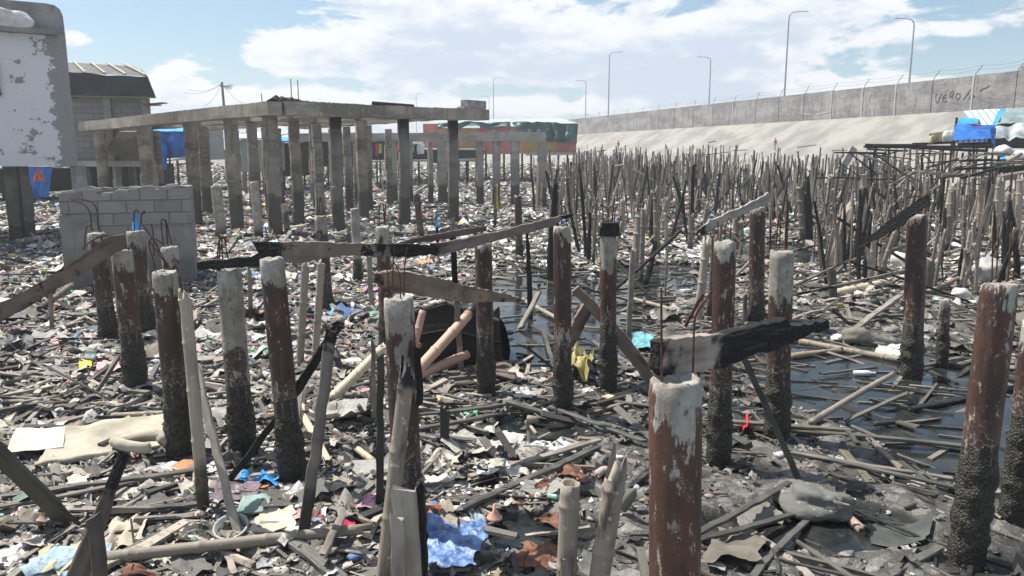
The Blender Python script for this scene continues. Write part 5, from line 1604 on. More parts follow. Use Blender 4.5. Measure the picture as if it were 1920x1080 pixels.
# ------------------------------------------------------------ two people on the embankment
def person(foot, h, face, shirt, shorts, skin, label, stride=.22, arm=.25):
    """skeleton grown into one skin; face: direction they walk (radians, 0 = +x)"""
    s = h / 1.7; J = {}
    V = [(0, 0, .95), (0, 0, 1.12), (0, .01, 1.30), (0, .01, 1.42), (0, .0, 1.50), (.01, 0, 1.57), (.015, 0, 1.66), (.09, 0, 1.60)]
    Rr = [(.14, .105), (.13, .095), (.155, .105), (.11, .08), (.048, .05), (.075, .085), (.07, .085), (.012, .012)]
    E = [(0, 1), (1, 2), (2, 3), (3, 4), (4, 5), (5, 6), (5, 7)]
    def add(p, r, par):
        V.append(p); Rr.append(r if isinstance(r, tuple) else (r, r)); E.append((par, len(V) - 1)); return len(V) - 1
    for sg in (-1, 1):
        f = stride * sg
        a = add((0, .095 * sg, .88), .085, 0); a = add((f * .45, .10 * sg, .50), .058, a); a = add((f - (.08 if sg < 0 else 0), .10 * sg, .09), .036, a)
        a = add((f + .03, .10 * sg, .03), .035, a); add((f + .17, .11 * sg, .025), .028, a)
        g = -arm * sg
        a = add((0, .20 * sg, 1.38), .052, 3); a = add((g * .3 - .02, .24 * sg, 1.10), .038, a); a = add((g + .06, .25 * sg, .88), .027, a)
        hd = add((g + .08, .25 * sg, .82), (.018, .034), a)
        for kf in range(4):
            q = add((g + .075 + .012 * kf, (.232 + .012 * kf) * sg, .765), .009, hd); add((g + .085 + .012 * kf, (.228 + .012 * kf) * sg, .72 + (.012 if kf in (0, 3) else 0)), .008, q)
        q = add((g + .12, .235 * sg, .80), .010, hd); add((g + .135, .228 * sg, .765), .008, q)
    def skin_obj(name, V, Rr, E, m, parent, root=0):
        me = bpy.data.meshes.new(name); me.from_pydata([tuple(Vector(p) * s) for p in V], E, [])
        o = bpy.data.objects.new(name, me); COL.objects.link(o)
        if parent: o.parent = parent
        md = o.modifiers.new('skin', 'SKIN'); md.use_smooth_shade = True
        for i, r in enumerate(Rr): me.skin_vertices[0].data[i].radius = (r[0] * s, r[1] * s)
        me.skin_vertices[0].data[root].use_root = True
        o.modifiers.new('sub', 'SUBSURF').levels = 1; o.modifiers['sub'].render_levels = 1
        me.materials.append(m); return o
    o = skin_obj('person', V, Rr, E, skin, None)
    o.location = foot; o.rotation_euler = (0, 0, face); tag(o, label, 'person')
    g = 1.16
    n = 4; cv = V[:4]; cr = [(a * g, b_ * g) for a, b_ in Rr[:4]]; ce = [(0, 1), (1, 2), (2, 3)]
    for sg in (-1, 1):
        cv.append((0, .20 * sg, 1.38)); cr.append((.068, .068)); ce.append((3, len(cv) - 1)); gg = -arm * sg
        cv.append((gg * .2 - .01, .23 * sg, 1.20)); cr.append((.058, .058)); ce.append((len(cv) - 2, len(cv) - 1))
    skin_obj('shirt', cv, cr, ce, shirt, o)
    cv = [(0, 0, .98), (0, 0, .88)]; cr = [(.155, .118), (.15, .115)]; ce = [(0, 1)]
    for sg in (-1, 1):
        cv.append((0, .097 * sg, .84)); cr.append((.10, .10)); ce.append((1, len(cv) - 1))
        cv.append((stride * sg * .42, .10 * sg, .54)); cr.append((.085, .085)); ce.append((len(cv) - 2, len(cv) - 1))
    skin_obj('shorts', cv, cr, ce, shorts, o)
    b = MB(); b.smooth = True; R_ = []
    for i in range(6):
        ph = i / 5 * 1.75
        R_.append([Vector((-.005 + .088 * math.sin(max(ph, .08)) * math.cos(a) - .014, .083 * math.sin(max(ph, .08)) * math.sin(a), 1.63 + .095 * math.cos(ph) - (.03 if math.cos(a) < -.3 and i == 5 else 0))) * s for a in [k * math.pi / 6 for k in range(12)]])
    b.rings([list(reversed(r)) for r in R_]); b.build('hair', m_plain('hair', (.012, .01, .009), .6), o)
    return o


SKIN = m_plain('skin', (.20, .11, .07), .6, .3, .1, 5, .1)


def emb_z(x, y): return float(np.interp(wall_dist(x, y), ds, pz))


def on_emb(u, v):
    """first point of a view ray that lies on the embankment"""
    for k in range(4000):
        Y = 30 + k * .05; p = at(u, v, Y)
        if wall_dist(p.x, p.y) < 12.5 and emb_z(p.x, p.y) >= p.z: return p
    return at(u, v, 100)


p = on_emb(1159, 285); hgt = 21 * mpp(1159, 275, p.y); p.z = emb_z(p.x, p.y) + .02
person(p, hgt, rad(205), m_plain('red_shirt', (.62, .03, .03), .8, .2, .1), m_plain('grey_shorts', (.16, .16, .17), .8), SKIN, 'person in a red shirt and grey shorts walking along the foot of the pale embankment')
p = on_emb(1453, 283); hgt = 23 * mpp(1453, 275, p.y); p.z = emb_z(p.x, p.y) + .02
person(p, hgt, rad(20), m_plain('pink_shirt', (.42, .05, .13), .8, .2, .1), m_plain('tan_shorts', (.42, .27, .12), .8), SKIN, 'person in a dark pink shirt and tan shorts on the embankment foot', .12, .18)
# ------------------------------------------------------------ named posts and leaning poles (base pixel, top pixel, width px at top)
def upright(name, bs, tp, w, m, label, cat, kind='bamboo', dY=0.0, Y=None, top='ragged', th=.5, end='rough', w1=None, group=None, sink=.12, bend=.008, node=.30, roll=0.0):
    p = GG(*bs) if Y is None else at(bs[0], bs[1], Y)
    if Y is not None and kind[-1] != '!': p.z = gz1(p.x, p.y)
    q = at(tp[0], tp[1], p.y + dY); r = .5 * w * mpp(tp[0], tp[1], q.y)
    d = (q - p).normalized(); p = p - d * sink
    if kind.startswith('bamboo'):
        return pole(name, p, q, r * 1.06, m, label, cat, top, group, r1=r, bend=bend, node=node)
    return plank(name, p, q, r * 2, r * 2 * th, m, label, cat, group, end=end, w1=w1, roll=roll)


def lying(name, a, c, w, m, label, cat='plank', kind='plank', th=.35, lift=.03, lift2=None, group=None, end='rough', top='ragged', w1=None):
    p = GG(a[0], a[1], lift); q = GG(c[0], c[1], lift if lift2 is None else lift2)
    wm = w * .5 * (mpp(a[0], a[1], p.y) + mpp(c[0], c[1], q.y))
    if kind == 'bamboo': return pole(name, p, q, wm / 2, m, label, cat, top, group, bend=.006)
    return plank(name, p, q, wm, wm * th, m, label, cat, group, end=end, w1=w1, roll=0)


mB = lambda n, hi, **k: m_bamboo(n, (.42, .37, .30), (.24, .20, .155), char_hi=hi, **k)
# nearest row
upright('bamboo_pole', (700, 1120), (775, 665), 31, m_bamboo('bamboo_split', (.30, .255, .20), (.15, .125, .097), char_hi=1.72, stain=.5), 'thick split bamboo pole leaning right in front of the broad white patched pillar', 'bamboo', Y=3.35, dY=.05, top='split', sink=.4, node=.3)
upright('bamboo_pole', (1056, 1160), (1074, 902), 40, M['bamboo_pale'], 'pale bamboo stump with a clean flat cut top in the near centre', 'bamboo', Y=3.2, top='flat', sink=.4)
upright('bamboo_pole', (1098, 1180), (1166, 848), 42, m_bamboo('bamboo_frayed', (.36, .31, .25), (.17, .14, .11), stain=.5), 'weathered bamboo stump with a frayed hollow top left of the nearest pillar', 'bamboo', Y=3.15, top='split', sink=.4)
upright('wooden_post', (1058, 1180), (1064, 1046), 24, M['wood_pale'], 'short pale board stub at the foot of the flat cut bamboo', 'post', 'plank', Y=3.1, sink=.3)
upright('wooden_post', (786, 1200), (757, 924), 46, M['wood_pale'], 'wide pale weathered board standing in front of the split bamboo pole', 'post', 'plank', Y=3.15, th=.4, sink=.4)
upright('wooden_post', (752, 1200), (742, 966), 26, M['wood_pale'], 'lower pale board standing against the left side of the wide weathered board', 'post', 'plank', Y=3.1, th=.6, sink=.4)
upright('wooden_post', (803, 1140), (787, 905), 16, M['wood_char'], 'black barnacled board edge behind the wide weathered board', 'post', 'plank', Y=3.4, th=1.5, sink=.3)
upright('wooden_post', (716, 985), (713, 668), 13, m_wood('post_dark', (.09, .08, .07), (.035, .032, .03)), 'thin dark square post directly left of the broad white patched pillar', 'post', 'plank', Y=4.75, th=1, sink=.2)
upright('wooden_post', (788, 760), (783, 652), 13, M['wood_char'], 'short charred slat sticking up beside the split bamboo top', 'post', 'plank!', Y=4.3, th=.6, sink=.0)
upright('bamboo_pole', (381, 952), (350, 548), 24, mB('bamboo_white', None, stain=.2, mud=.35), 'tall white topped bamboo pole standing before the white sided pillar', 'bamboo', top='split')
upright('wooden_post', (447, 1012), (372, 694), 15, M['wood_pale'], 'long pale slat leaning left against the white topped bamboo pole', 'post', 'plank', dY=.5, th=.5)
upright('wooden_post', (566, 1012), (622, 618), 21, m_wood('post_grey', (.22, .195, .17), (.09, .08, .07), char_hi=1.35, mud=.45), 'tall grey post leaning right with a scorched tip beside the white rimmed pillar', 'post', 'plank', th=.6)
upright('charred_branch', (419, 915), (560, 728), 13, M['wood_char'], 'lower part of a thin charred branch slanting across the white rimmed pillar', 'branch', 'plank', dY=.2, th=.7)
upright('charred_branch', (558, 732), (634, 612), 17, M['wood_char'], 'upper curved part of a charred branch reaching the scorched grey post', 'branch', 'plank!', Y=GG(419, 915).y + .15, dY=.2, th=.6, sink=0)
upright('wooden_post', (130, 985), (-20, 835), 34, m_wood('mossy', (.12, .11, .085), (.05, .046, .036)), 'dark mossy board leaning in from the left edge', 'post', 'plank', dY=-.15, th=.45)
upright('charred_post', (82, 1130), (232, 858), 34, m_wood('post_burnt', (.12, .095, .08), (.05, .042, .036), char_hi=1.06), 'thick leaning post with a black burnt tip in the lower left corner', 'post', 'plank', Y=3.25, dY=.35, th=.8, sink=.3, end='burnt')
upright('wooden_post', (196, 1120), (176, 972), 24, m_wood('post_stub', (.13, .115, .10), (.055, .05, .045)), 'short cracked post beside the leaning burnt post', 'post', 'plank', Y=3.2, th=.8, sink=.3)
upright('wooden_post', (834, 832), (834, 766), 17, m_wood('post_black', (.04, .04, .037), (.015, .015, .014), rough=.6), 'short black post stub in the mud between split bamboo and nearest pillar', 'post', 'plank', th=.9)
upright('wooden_post', (866, 706), (850, 440), 11, m_wood('lath', (.26, .23, .20), (.13, .115, .10), char_hi=1.0), 'thin upright lath in front of the burnt hull with a dark top', 'post', 'plank', th=.5)
upright('dark_pole', (1496, 902), (1393, 662), 11, m_wood('darkpole', (.07, .068, .06), (.028, .027, .025)), 'dark thin pole leaning left under the half burnt board', 'pole', 'plank', dY=.25, th=.8)
upright('wooden_post', (702, 800), (700, 640), 8, M['wood_grey'], 'slim weathered lath between the scorched grey post and the broad pillar', 'post', 'plank', th=.6)
upright('wooden_post', (700, 770), (699, 705), 11, M['wood_wet'], 'small mossy stub by the cream bamboo pole', 'post', 'plank', th=.9)
M['bamboo_log'] = M['bamboo_mud']
# middle ground poles: base, top, width, material, lean text
mids = [((562, 685), (571, 492), 15, 'bamboo_pale', 'bamboo_pole', 'pale bamboo pole just right of the white rimmed pillar top'),
        ((590, 680), (606, 488), 14, 'bamboo_pale', 'bamboo_pole', 'curved pale bamboo pole in front of the narrow pale headed pillar'),
        ((470, 600), (467, 500), 9, 'bamboo_grey', 'bamboo_pole', 'thin grey bamboo between the grey half pillar and the white rimmed one'),
        ((698, 580), (692, 480), 9, 'wood_grey', 'wooden_post', 'thin dark lath under the right end of the burnt knotted beam'),
        ((994, 600), (988, 430), 10, 'wood_char', 'charred_post', 'slim charred post behind the long tilted beam centre'),
        ((1066, 600), (1061, 430), 9, 'wood_grey', 'wooden_post', 'thin grey lath just right of the notched pillar'),
        ((1034, 525), (1040, 345), 19, 'wood_char', 'charred_post', 'thick black charred post rising behind the right end of the tilted beam'),
        ((1048, 420), (1043, 355), 10, 'bamboo_grey', 'bamboo_pole', 'grey split pole beside the thick black charred post'),
        ((1180, 628), (1186, 470), 10, 'wood_grey', 'wooden_post', 'grey squared lath standing in the pool right of the cream headed pillar'),
        ((1188, 520), (1202, 385), 20, 'bamboo_pale', 'bamboo_pole', 'thick pale bamboo leaning right beyond the cream headed pillar'),
        ((1201, 530), (1206, 392), 10, 'bamboo_grey', 'bamboo_pole', 'thin grey bamboo close behind the thick pale leaning one'),
        ((1104, 495), (1106, 400), 8, 'wood_char', 'charred_post', 'thin charred post left of the cream headed pillar'),
        ((1165, 440), (1167, 372), 11, 'bamboo_pale', 'bamboo_pole', 'short tan square topped pole right of the charred block'),
        ((1224, 470), (1225, 360), 15, 'wood_char', 'charred_post', 'black charred pile with a jagged head left of the ragged board'),
        ((1232, 480), (1228, 350), 13, 'bamboo_grey', 'bamboo_pole', 'grey pile pressed against the black jagged one'),
        ((1245, 440), (1248, 372), 13, 'bamboo_pale', 'bamboo_pole', 'pale pile wrapped with green cloth at its head'),
        ((1293, 470), (1296, 400), 10, 'bamboo_grey', 'bamboo_pole', 'grey pile near the lower tip of the ragged board'),
        ((1309, 600), (1325, 448), 16, 'bamboo_pale', 'bamboo_pole', 'pale leaning bamboo left of the worn headed pillar'),
        ((1328, 600), (1338, 445), 11, 'bamboo_grey', 'bamboo_pole', 'grey bamboo squeezed between pale bamboo and the worn headed pillar'),
        ((1378, 460), (1384, 385), 12, 'bamboo_grey', 'bamboo_pole', 'grey pile below the middle of the ragged board'),
        ((1508, 450), (1502, 342), 16, 'bamboo_grey', 'bamboo_pole', 'stout grey pile with a burnt hollow right of the dark looped pillar'),
        ((1518, 455), (1514, 330), 11, 'wood_char', 'charred_post', 'black pile attached to the stout grey hollow pile'),
        ((1560, 505), (1588, 382), 25, 'bamboo_log', 'wooden_log', 'thick pale log leaning right between bright headed and right hand pillars'),
        ((1563, 565), (1560, 505), 14, 'wood_wet', 'barnacled_stub', 'dark barnacled foot pile under the thick pale leaning log'),
        ((1549, 430), (1556, 326), 9, 'bamboo_pale', 'bamboo_pole', 'pale green footed pile behind the thick leaning log'),
        ((1582, 385), (1580, 332), 8, 'bamboo_grey', 'bamboo_pole', 'grey pile right behind the head of the thick leaning log'),
        ((1616, 440), (1620, 325), 11, 'bamboo_pale', 'bamboo_pole', 'whitish pile standing left of the slanting black board'),
        ((1632, 525), (1640, 415), 12, 'bamboo_pale', 'bamboo_pole', 'pale bamboo under the middle of the slanting black board'),
        ((1618, 530), (1634, 400), 9, 'wood_char', 'charred_post', 'charred pole behind the tip of the slanting black board'),
        ((1645, 525), (1680, 430), 10, 'bamboo_grey', 'bamboo_pole', 'grey pole leaning right under the slanting black board'),
        ((1676, 500), (1678, 420), 12, 'wood_wet', 'wooden_post', 'dark barnacled post close to the left of the board carrying pillar'),
        ((1764, 470), (1790, 335), 13, 'bamboo_pale', 'bamboo_pole', 'long pale jointed bamboo leaning right of the board carrying pillar'),
        ((1778, 470), (1786, 350), 9, 'bamboo_grey', 'bamboo_pole', 'thin bamboo behind the long pale jointed one'),
        ((1806, 500), (1812, 368), 9, 'bamboo_grey', 'bamboo_pole', 'thin grey bamboo midway between the two right hand rusty pillars'),
        ((1846, 440), (1852, 358), 13, 'bamboo_pale', 'bamboo_pole', 'pale bamboo with a brown joint near the right edge'),
        ((1860, 470), (1874, 335), 12, 'bamboo_pale', 'bamboo_pole', 'tall pale bamboo right of the one with a brown joint'),
        ((1830, 450), (1848, 330), 11, 'bamboo_mud', 'bamboo_pole', 'stained bamboo leaning right beside the brown jointed one'),
        ((1905, 470), (1912, 330), 12, 'bamboo_pale', 'bamboo_pole', 'tall pale bamboo hugging the right edge'),
        ((1800, 540), (1822, 430), 7, 'bamboo_pale', 'bamboo_pole', 'thin bleached rod leaning right near the flat topped pillar'),
        ((1738, 545), (1746, 490), 15, 'wood_wet', 'wooden_post', 'dark mossy stub just right of the board carrying pillar'),
        ((1280, 620), (1316, 555), 6, 'rebar', 'iron_rod', 'bent rusty iron rod left of the worn headed pillar'),
        ((1396, 615), (1398, 555), 7, 'wood_wet', 'wooden_post', 'small green black stub right of the worn headed pillar'),
        ((822, 470), (818, 395), 6, 'wood_char', 'charred_post', 'thin black stick with a blue rag beyond the middle beams'),
        ((928, 425), (932, 345), 6, 'bamboo_grey', 'bamboo_pole', 'grey stick wearing a yellow rag beyond the tilted beam'),
        ((850, 470), (849, 408), 6, 'wood_grey', 'wooden_post', 'short grey lath beyond the tilted beam centre'),
        ((1112, 500), (1116, 372), 7, 'bamboo_grey', 'bamboo_pole', 'slim grey pile beyond the cream headed pillar left side'),
        ((500, 500), (498, 452), 6, 'wood_char', 'charred_post', 'small black stub behind the left tip of the knotted beam'),
        ((98, 630), (95, 545), 7, 'wood_grey', 'wooden_post', 'small grey stick standing left of the slim rusty pillar'),
        ((372, 375), (369, 290), 11, 'bamboo_mud', 'wooden_post', 'thin brownish post before the blue tarp shelter'),
        ((385, 370), (383, 300), 8, 'wood_brown', 'wooden_post', 'darker brown post beside the thin brownish one at the blue shelter'),
        ((458, 360), (457, 248), 10, 'bamboo_mud', 'wooden_post', 'brown pole before the grey green clapboard shanty'),
        ((447, 370), (449, 288), 8, 'bamboo_grey', 'wooden_post', 'short grey pole left of the brown pole at the clapboard shanty')]
for (bs, tp, w, mk, nm, lab) in mids:
    isb = mk.startswith('bamboo')
    upright(nm, bs, tp, w, M[mk], lab, {'bamboo_pole': 'bamboo', 'wooden_post': 'post', 'charred_post': 'post', 'wooden_log': 'log', 'barnacled_stub': 'stub', 'iron_rod': 'rod'}[nm], 'bamboo' if isb else 'plank', th=.85, top='ragged', node=(9 if nm == 'wooden_log' else .33), end='burnt' if 'char' in mk else 'rough')

# ------------------------------------------------------------ lying bamboo and planks that can be told apart
lying('bamboo_pole', (200, 1045), (702, 994), 24, M['bamboo_pale'], 'long bamboo pole lying on the mud along the lower left', 'bamboo', 'bamboo', lift=.07)
lying('tie_stake', (603, 1042), (640, 972), 15, M['wood_grey'], 'short grey stake tied across the right end of the long lying bamboo', 'stake', lift=.10, th=.7)
lying('bamboo_pole', (622, 748), (722, 650), 20, M['bamboo_cream'], 'cream bamboo pole sloping behind the broad white patched pillar', 'bamboo', 'bamboo', lift=.08, lift2=.42)
p = GG(778, 700, .1); q = at(890, 572, p.y + .8); pole('bamboo_pole', p, q, .5 * 23 * mpp(830, 640, p.y), m_bamboo('bamboo_pinkchar', (.52, .35, .26), (.40, .255, .185), char_hi=(q - p).length * .86, stain=.1), 'long pinkish bamboo with a charred end leaning on the burnt hull', 'bamboo')
p = GG(782, 706, .08); q = at(877, 664, p.y + .55); pole('bamboo_pole', p, q, .5 * 20 * mpp(830, 690, p.y), M['bamboo_pink'], 'short pinkish bamboo with a cut end in front of the burnt hull', 'bamboo', 'flat')
lying('bamboo_pole', (560, 758), (708, 868), 14, M['bamboo_cream'], 'tan bamboo on the ground running from the white rimmed pillar to the split bamboo', 'bamboo', 'bamboo', lift=.05)
lying('bamboo_pole', (568, 780), (618, 868), 16, M['bamboo_cream'], 'bleached hollow bamboo lying between the white rimmed pillar and the scorched post', 'bamboo', 'bamboo', lift=.04)
lying('bamboo_pole', (75, 580), (136, 535), 13, M['bamboo_grey'], 'grey bamboo under the sloping brown beam at left', 'bamboo', 'bamboo', lift=.08, lift2=.3)
lying('wooden_stick', (975, 617), (1012, 545), 9, M['wood_grey'], 'pale forked stick leaning in the pool left of the notched pillar', 'stick', lift=.02, lift2=.45, th=.8)
lying('bamboo_pole', (980, 562), (1048, 600), 9, M['bamboo_pale'], 'thin pale bamboo in the pool beside the pale forked stick', 'bamboo', 'bamboo', lift=.06)
W0 = 'wood_wet'
planks = [((880, 893), (1122, 826), 14, 'wood_grey', 'upper of two long straight planks crossing in the near centre mud'),
          ((866, 957), (1118, 836), 16, W0, 'lower of two long straight dark planks crossing in the near centre mud'),
          ((782, 802), (985, 770), 12, W0, 'long dark plank left of the notched pillar foot'),
          ((948, 755), (1068, 787), 15, W0, 'wide grey plank sloping down toward the notched pillar foot'),
          ((1070, 787), (1165, 758), 10, 'wood_grey', 'narrow grey plank right of the notched pillar foot'),
          ((776, 778), (950, 758), 10, W0, 'thin wet plank behind the short black post stub'),
          ((1030, 760), (1210, 830), 11, W0, 'wet plank pointing at the nearest pillar from the left'),
          ((1080, 742), (1222, 762), 10, W0, 'dark plank lying behind the nearest pillar left side'),
          ((905, 822), (938, 866), 17, 'wood_grey', 'left one of two short grey boards standing tilted in the mud'),
          ((932, 806), (964, 858), 14, 'wood_grey', 'right one of two short grey boards standing tilted in the mud'),
          ((640, 772), (720, 742), 9, W0, 'short wet plank left of the broad white patched pillar'),
          ((0, 934), (360, 880), 15, W0, 'long black wet plank below the tan foam sheet'),
          ((-20, 955), (255, 900), 11, 'wood_grey', 'long grey plank parallel below the black wet plank'),
          ((204, 962), (372, 942), 14, W0, 'thick dark plank left of the white topped bamboo foot'),
          ((-30, 980), (112, 978), 10, W0, 'dark plank ending at the mossy board foot'),
          ((285, 975), (400, 968), 9, 'wood_char', 'charred strip below the white topped bamboo foot'),
          ((0, 700), (105, 712), 9, 'wood_pale', 'pale plank at the left edge below the sloping brown beam'),
          ((20, 745), (120, 750), 8, 'wood_grey', 'grey plank at the left edge under the pale plank'),
          ((20, 632), (165, 602), 7, 'wood_grey', 'long grey pole lying left of the slim rusty pillar'),
          ((30, 585), (185, 592), 8, W0, 'dark plank lying behind the small grey stick at left'),
          ((440, 1075), (420, 1030), 12, 'wood_grey', 'short grey board end by the bucket rim'),
          ((555, 1020), (640, 1085), 26, W0, 'heavy dark timber at the bottom under the short grey stake'),
          ((1370, 792), (1596, 806), 13, m_wood('edge', (.17, .16, .12), (.07, .068, .05)), 'long board on edge in the water behind the dark leaning pole'),
          ((1480, 806), (1800, 838), 13, W0, 'long wet log floating across the right pool'),
          ((1470, 838), (1800, 918), 12, W0, 'upper of two parallel wet planks along the pool edge'),
          ((1488, 848), (1796, 900), 12, 'wood_grey', 'lower of two parallel planks along the pool edge'),
          ((1578, 842), (1656, 932), 16, m_wood('greenish_w', (.18, .17, .115), (.08, .076, .05)), 'greenish square timber crossing the two parallel pool planks'),
          ((1630, 822), (1690, 878), 11, 'wood_grey', 'short grey plank behind the greenish square timber'),
          ((1520, 792), (1682, 700), 12, 'bamboo_pale', 'pale bamboo rising from the right pool toward the back right'),
          ((1640, 795), (1692, 790), 10, 'bamboo_grey', 'short bamboo piece floating in the right pool'),
          ((1586, 790), (1706, 736), 10, W0, 'dark board floating behind the pale rising bamboo'),
          ((1712, 768), (1908, 724), 14, 'wood_char', 'black charred log running behind the flat topped pillar'),
          ((1308, 1000), (1482, 904), 14, W0, 'long muddy plank right of the nearest pillar'),
          ((1308, 1012), (1500, 958), 14, W0, 'muddy plank under the grey speckled sack'),
          ((1515, 912), (1570, 872), 15, W0, 'short thick muddy board behind the grey speckled sack'),
          ((1418, 1002), (1530, 1090), 16, 'wood_grey', 'grey plank pointing to the bottom edge below the speckled sack'),
          ((1410, 1082), (1512, 978), 13, W0, 'muddy plank crossing the one that points to the bottom edge'),
          ((1488, 1012), (1605, 1085), 10, W0, 'thin muddy slat below the speckled sack'),
          ((1668, 1078), (1762, 1026), 18, W0, 'muddy board left of the flat topped pillar foot'),
          ((1500, 640), (1692, 676), 14, 'bamboo_mud', 'long grey bamboo beyond the right pool'),
          ((1484, 668), (1580, 655), 13, 'bamboo_mud', 'greenish bamboo left end beyond the right pool'),
          ((1588, 632), (1698, 545), 11, 'wood_pale', 'pale plank rising to the board carrying pillar'),
          ((1545, 566), (1690, 532), 8, 'wood_pale', 'thin pale slat lying left of the board carrying pillar'),
          ((1568, 550), (1702, 518), 16, 'bamboo_cream', 'thick tan bamboo lying against the board carrying pillar'),
          ((1524, 580), (1640, 566), 17, 'wood_wet', 'dark grey pipe like log right of the bright headed pillar'),
          ((1738, 548), (1836, 502), 8, 'bamboo_pale', 'thin pale bamboo rising toward the flat topped pillar'),
          ((1490, 515), (1612, 512), 8, 'bamboo_pale', 'pale bamboo lying beyond the thick tan one'),
          ((1480, 418), (1562, 486), 11, 'wood_pale', 'pale plank sloping down right behind the bright headed pillar'),
          ((1495, 425), (1568, 386), 9, 'wood_pale', 'thin plank rising right to the thick pale leaning log'),
          ((1540, 700), (1640, 690), 8, W0, 'wet plank beyond the right pool middle'),
          ((1700, 690), (1800, 672), 10, W0, 'dark plank right of the board carrying pillar foot'),
          ((1770, 655), (1895, 660), 10, W0, 'long dark plank behind the barnacled stump'),
          ((1185, 560), (1300, 590), 8, 'bamboo_mud', 'bamboo lying on the mud right of the cream headed pillar'),
          ((1110, 640), (1180, 690), 8, W0, 'dark plank behind the inverted V timbers'),
          ((855, 640), (960, 625), 8, 'wood_char', 'charred strip in the pool right of the burnt hull'),
          ((900, 600), (1000, 590), 7, W0, 'dark plank floating in the middle pool'),
          ((930, 705), (1000, 665), 7, 'wood_pale', 'thin pale stick right of the barnacled footed pillar'),
          ((1020, 620), (1040, 700), 8, W0, 'short plank against the notched pillar left side'),
          ((210, 780), (318, 773), 12, 'bamboo_mud', 'grey pipe on the left above the tan foam sheet')]
for a, c, w, mk, lab in planks:
    m_ = M[mk] if isinstance(mk, str) else mk
    isb = isinstance(mk, str) and mk.startswith('bamboo')
    tilt = 'standing tilted' in lab; rise = 'ris' in lab
    if tilt:
        p = GG(*c); q = at(a[0], a[1], p.y + .1); plank('plank', p, q, w * mpp(a[0], a[1], p.y), .025, m_, lab, 'plank')
    else:
        lying('bamboo_pole' if isb else 'plank', a, c, w, m_, lab, 'bamboo' if isb else 'plank', 'bamboo' if isb else 'plank', lift=.035 + .02 * RND.random(), lift2=.3 if rise else None, th=.45)

# ------------------------------------------------------------ rubbish one can tell apart
def sheet(name, cor, m, label, cat, amp=.03, lift=.03, th=.0, n=18, s=6, fold=0, seed=None, edge=.0):
    seed = seed or sd_(); P_ = [GG(u, v, lift) for u, v in cor]; org = P_[0].copy()
    def fn(i, j):
        e = edge * min((P_[1] - P_[0]).length, (P_[3] - P_[0]).length)
        p = P_[0].lerp(P_[1], i).lerp(P_[3].lerp(P_[2], i), j)
        if e: p = p + Vector((mn.noise(Vector((i * 4, j * 4, seed))), mn.noise(Vector((i * 4, j * 4, seed + 9))), 0)) * e * (abs(i - .5) + abs(j - .5))
        w = amp * (mn.noise(p * s + Vector((seed, 0, 0))) + .5 * mn.noise(p * s * 2.7))
        if fold: w += amp * math.sin(i * fold + 3 * mn.noise(Vector((i * 2, j * 2, seed))))
        p = Vector((p.x, p.y, max(gz1(p.x, p.y) * .5 + p.z * .5, .005) + lift * .4 + w * .8)); return p - org
    b = MB(); b.smooth = True; b.grid(fn, n, n); o = b.build(name, m, None, Matrix.Translation(org))
    if th: md = o.modifiers.new('solid', 'SOLIDIFY'); md.thickness = th; md.offset = 1
    return tag(o, label, cat)


foam = m_plain('foam', (.36, .325, .25), .85, .25, .25, 3, .5, two=(.50, .46, .37))
sheet('foam_sheet', [(60, 880), (322, 852), (318, 782), (120, 806)], foam, 'large stained tan sheet lying flat left of the white sided pillar', 'sheet', .02, .05, .04, 24, 3, edge=.08)
o = MB(); o.smooth = True; c = GG(258, 828, .13); o.tube([c + Vector((.17 * math.cos(a) * (1 + .2 * math.sin(3 * a)), .10 * math.sin(a), .02 * math.sin(2 * a))) - c for a in [k * math.pi / 10 for k in range(19)]], .045, 8)
tag(o.build('cloth_ring', foam, None, Matrix.Translation(c)), 'rolled tan rag ring resting on the large tan sheet', 'rag')
sheet('paper_poster', [(8, 845), (118, 836), (122, 800), (30, 800)], m_plain('poster', (.55, .50, .33), .8, .2, .15, 4, .2, two=(.66, .64, .58)), 'faded yellow and white poster lying at the left beside the tan sheet', 'poster', .02, .09, 0, 14, 3)
sheet('blue_plastic_sheet', [(795, 1066), (893, 1060), (914, 985), (800, 962)], m_plain('plastic_blue', (.07, .15, .40), .3, .5, .45, 12, .9, two=(.22, .34, .60)), 'crumpled translucent blue plastic sheet near the bottom centre', 'plastic sheet', .06, .11, 0, 44, 9, edge=.25)
sheet('cloth_sheet', [(190, 1020), (262, 1022), (283, 965), (215, 968)], m_plain('linen', (.45, .39, .31), .9, .15, .2, 6), 'wrinkled beige cloth spread behind the leaning burnt post', 'cloth', .022, .04, 0, 26, 8, 14, edge=.2)
sheet('cloth_sheet', [(60, 1085), (150, 1060), (170, 1012), (75, 1030)], m_plain('linen2', (.42, .38, .25), .9, .15, .2, 6), 'yellowish cloth at the lower left corner', 'cloth', .03, .04, 0, 24, 7, 8, edge=.25)
sheet('teal_sheet', [(442, 965), (500, 960), (512, 925), (455, 930)], m_plain('teal', (.22, .30, .27), .7, .3, .2, 6), 'pale teal cardboard sheet right of the leaning pale slat', 'sheet', .01, .05, .01, 10, 5, edge=.2)
sheet('paper_sheet', [(470, 1000), (560, 998), (550, 950), (490, 945)], m_plain('paper', (.50, .45, .35), .85, .2, .2, 6), 'muddy cream sheet left of the scorched grey post foot', 'sheet', .03, .05, 0, 20, 6, edge=.3)
sheet('purple_bag', [(395, 940), (480, 930), (500, 890), (405, 895)], m_plain('purple', (.20, .15, .18), .35, .5, .3, 8, .8), 'thin purple grey plastic bag flattened behind the leaning pale slat', 'plastic bag', .03, .04, 0, 24, 9, edge=.3)
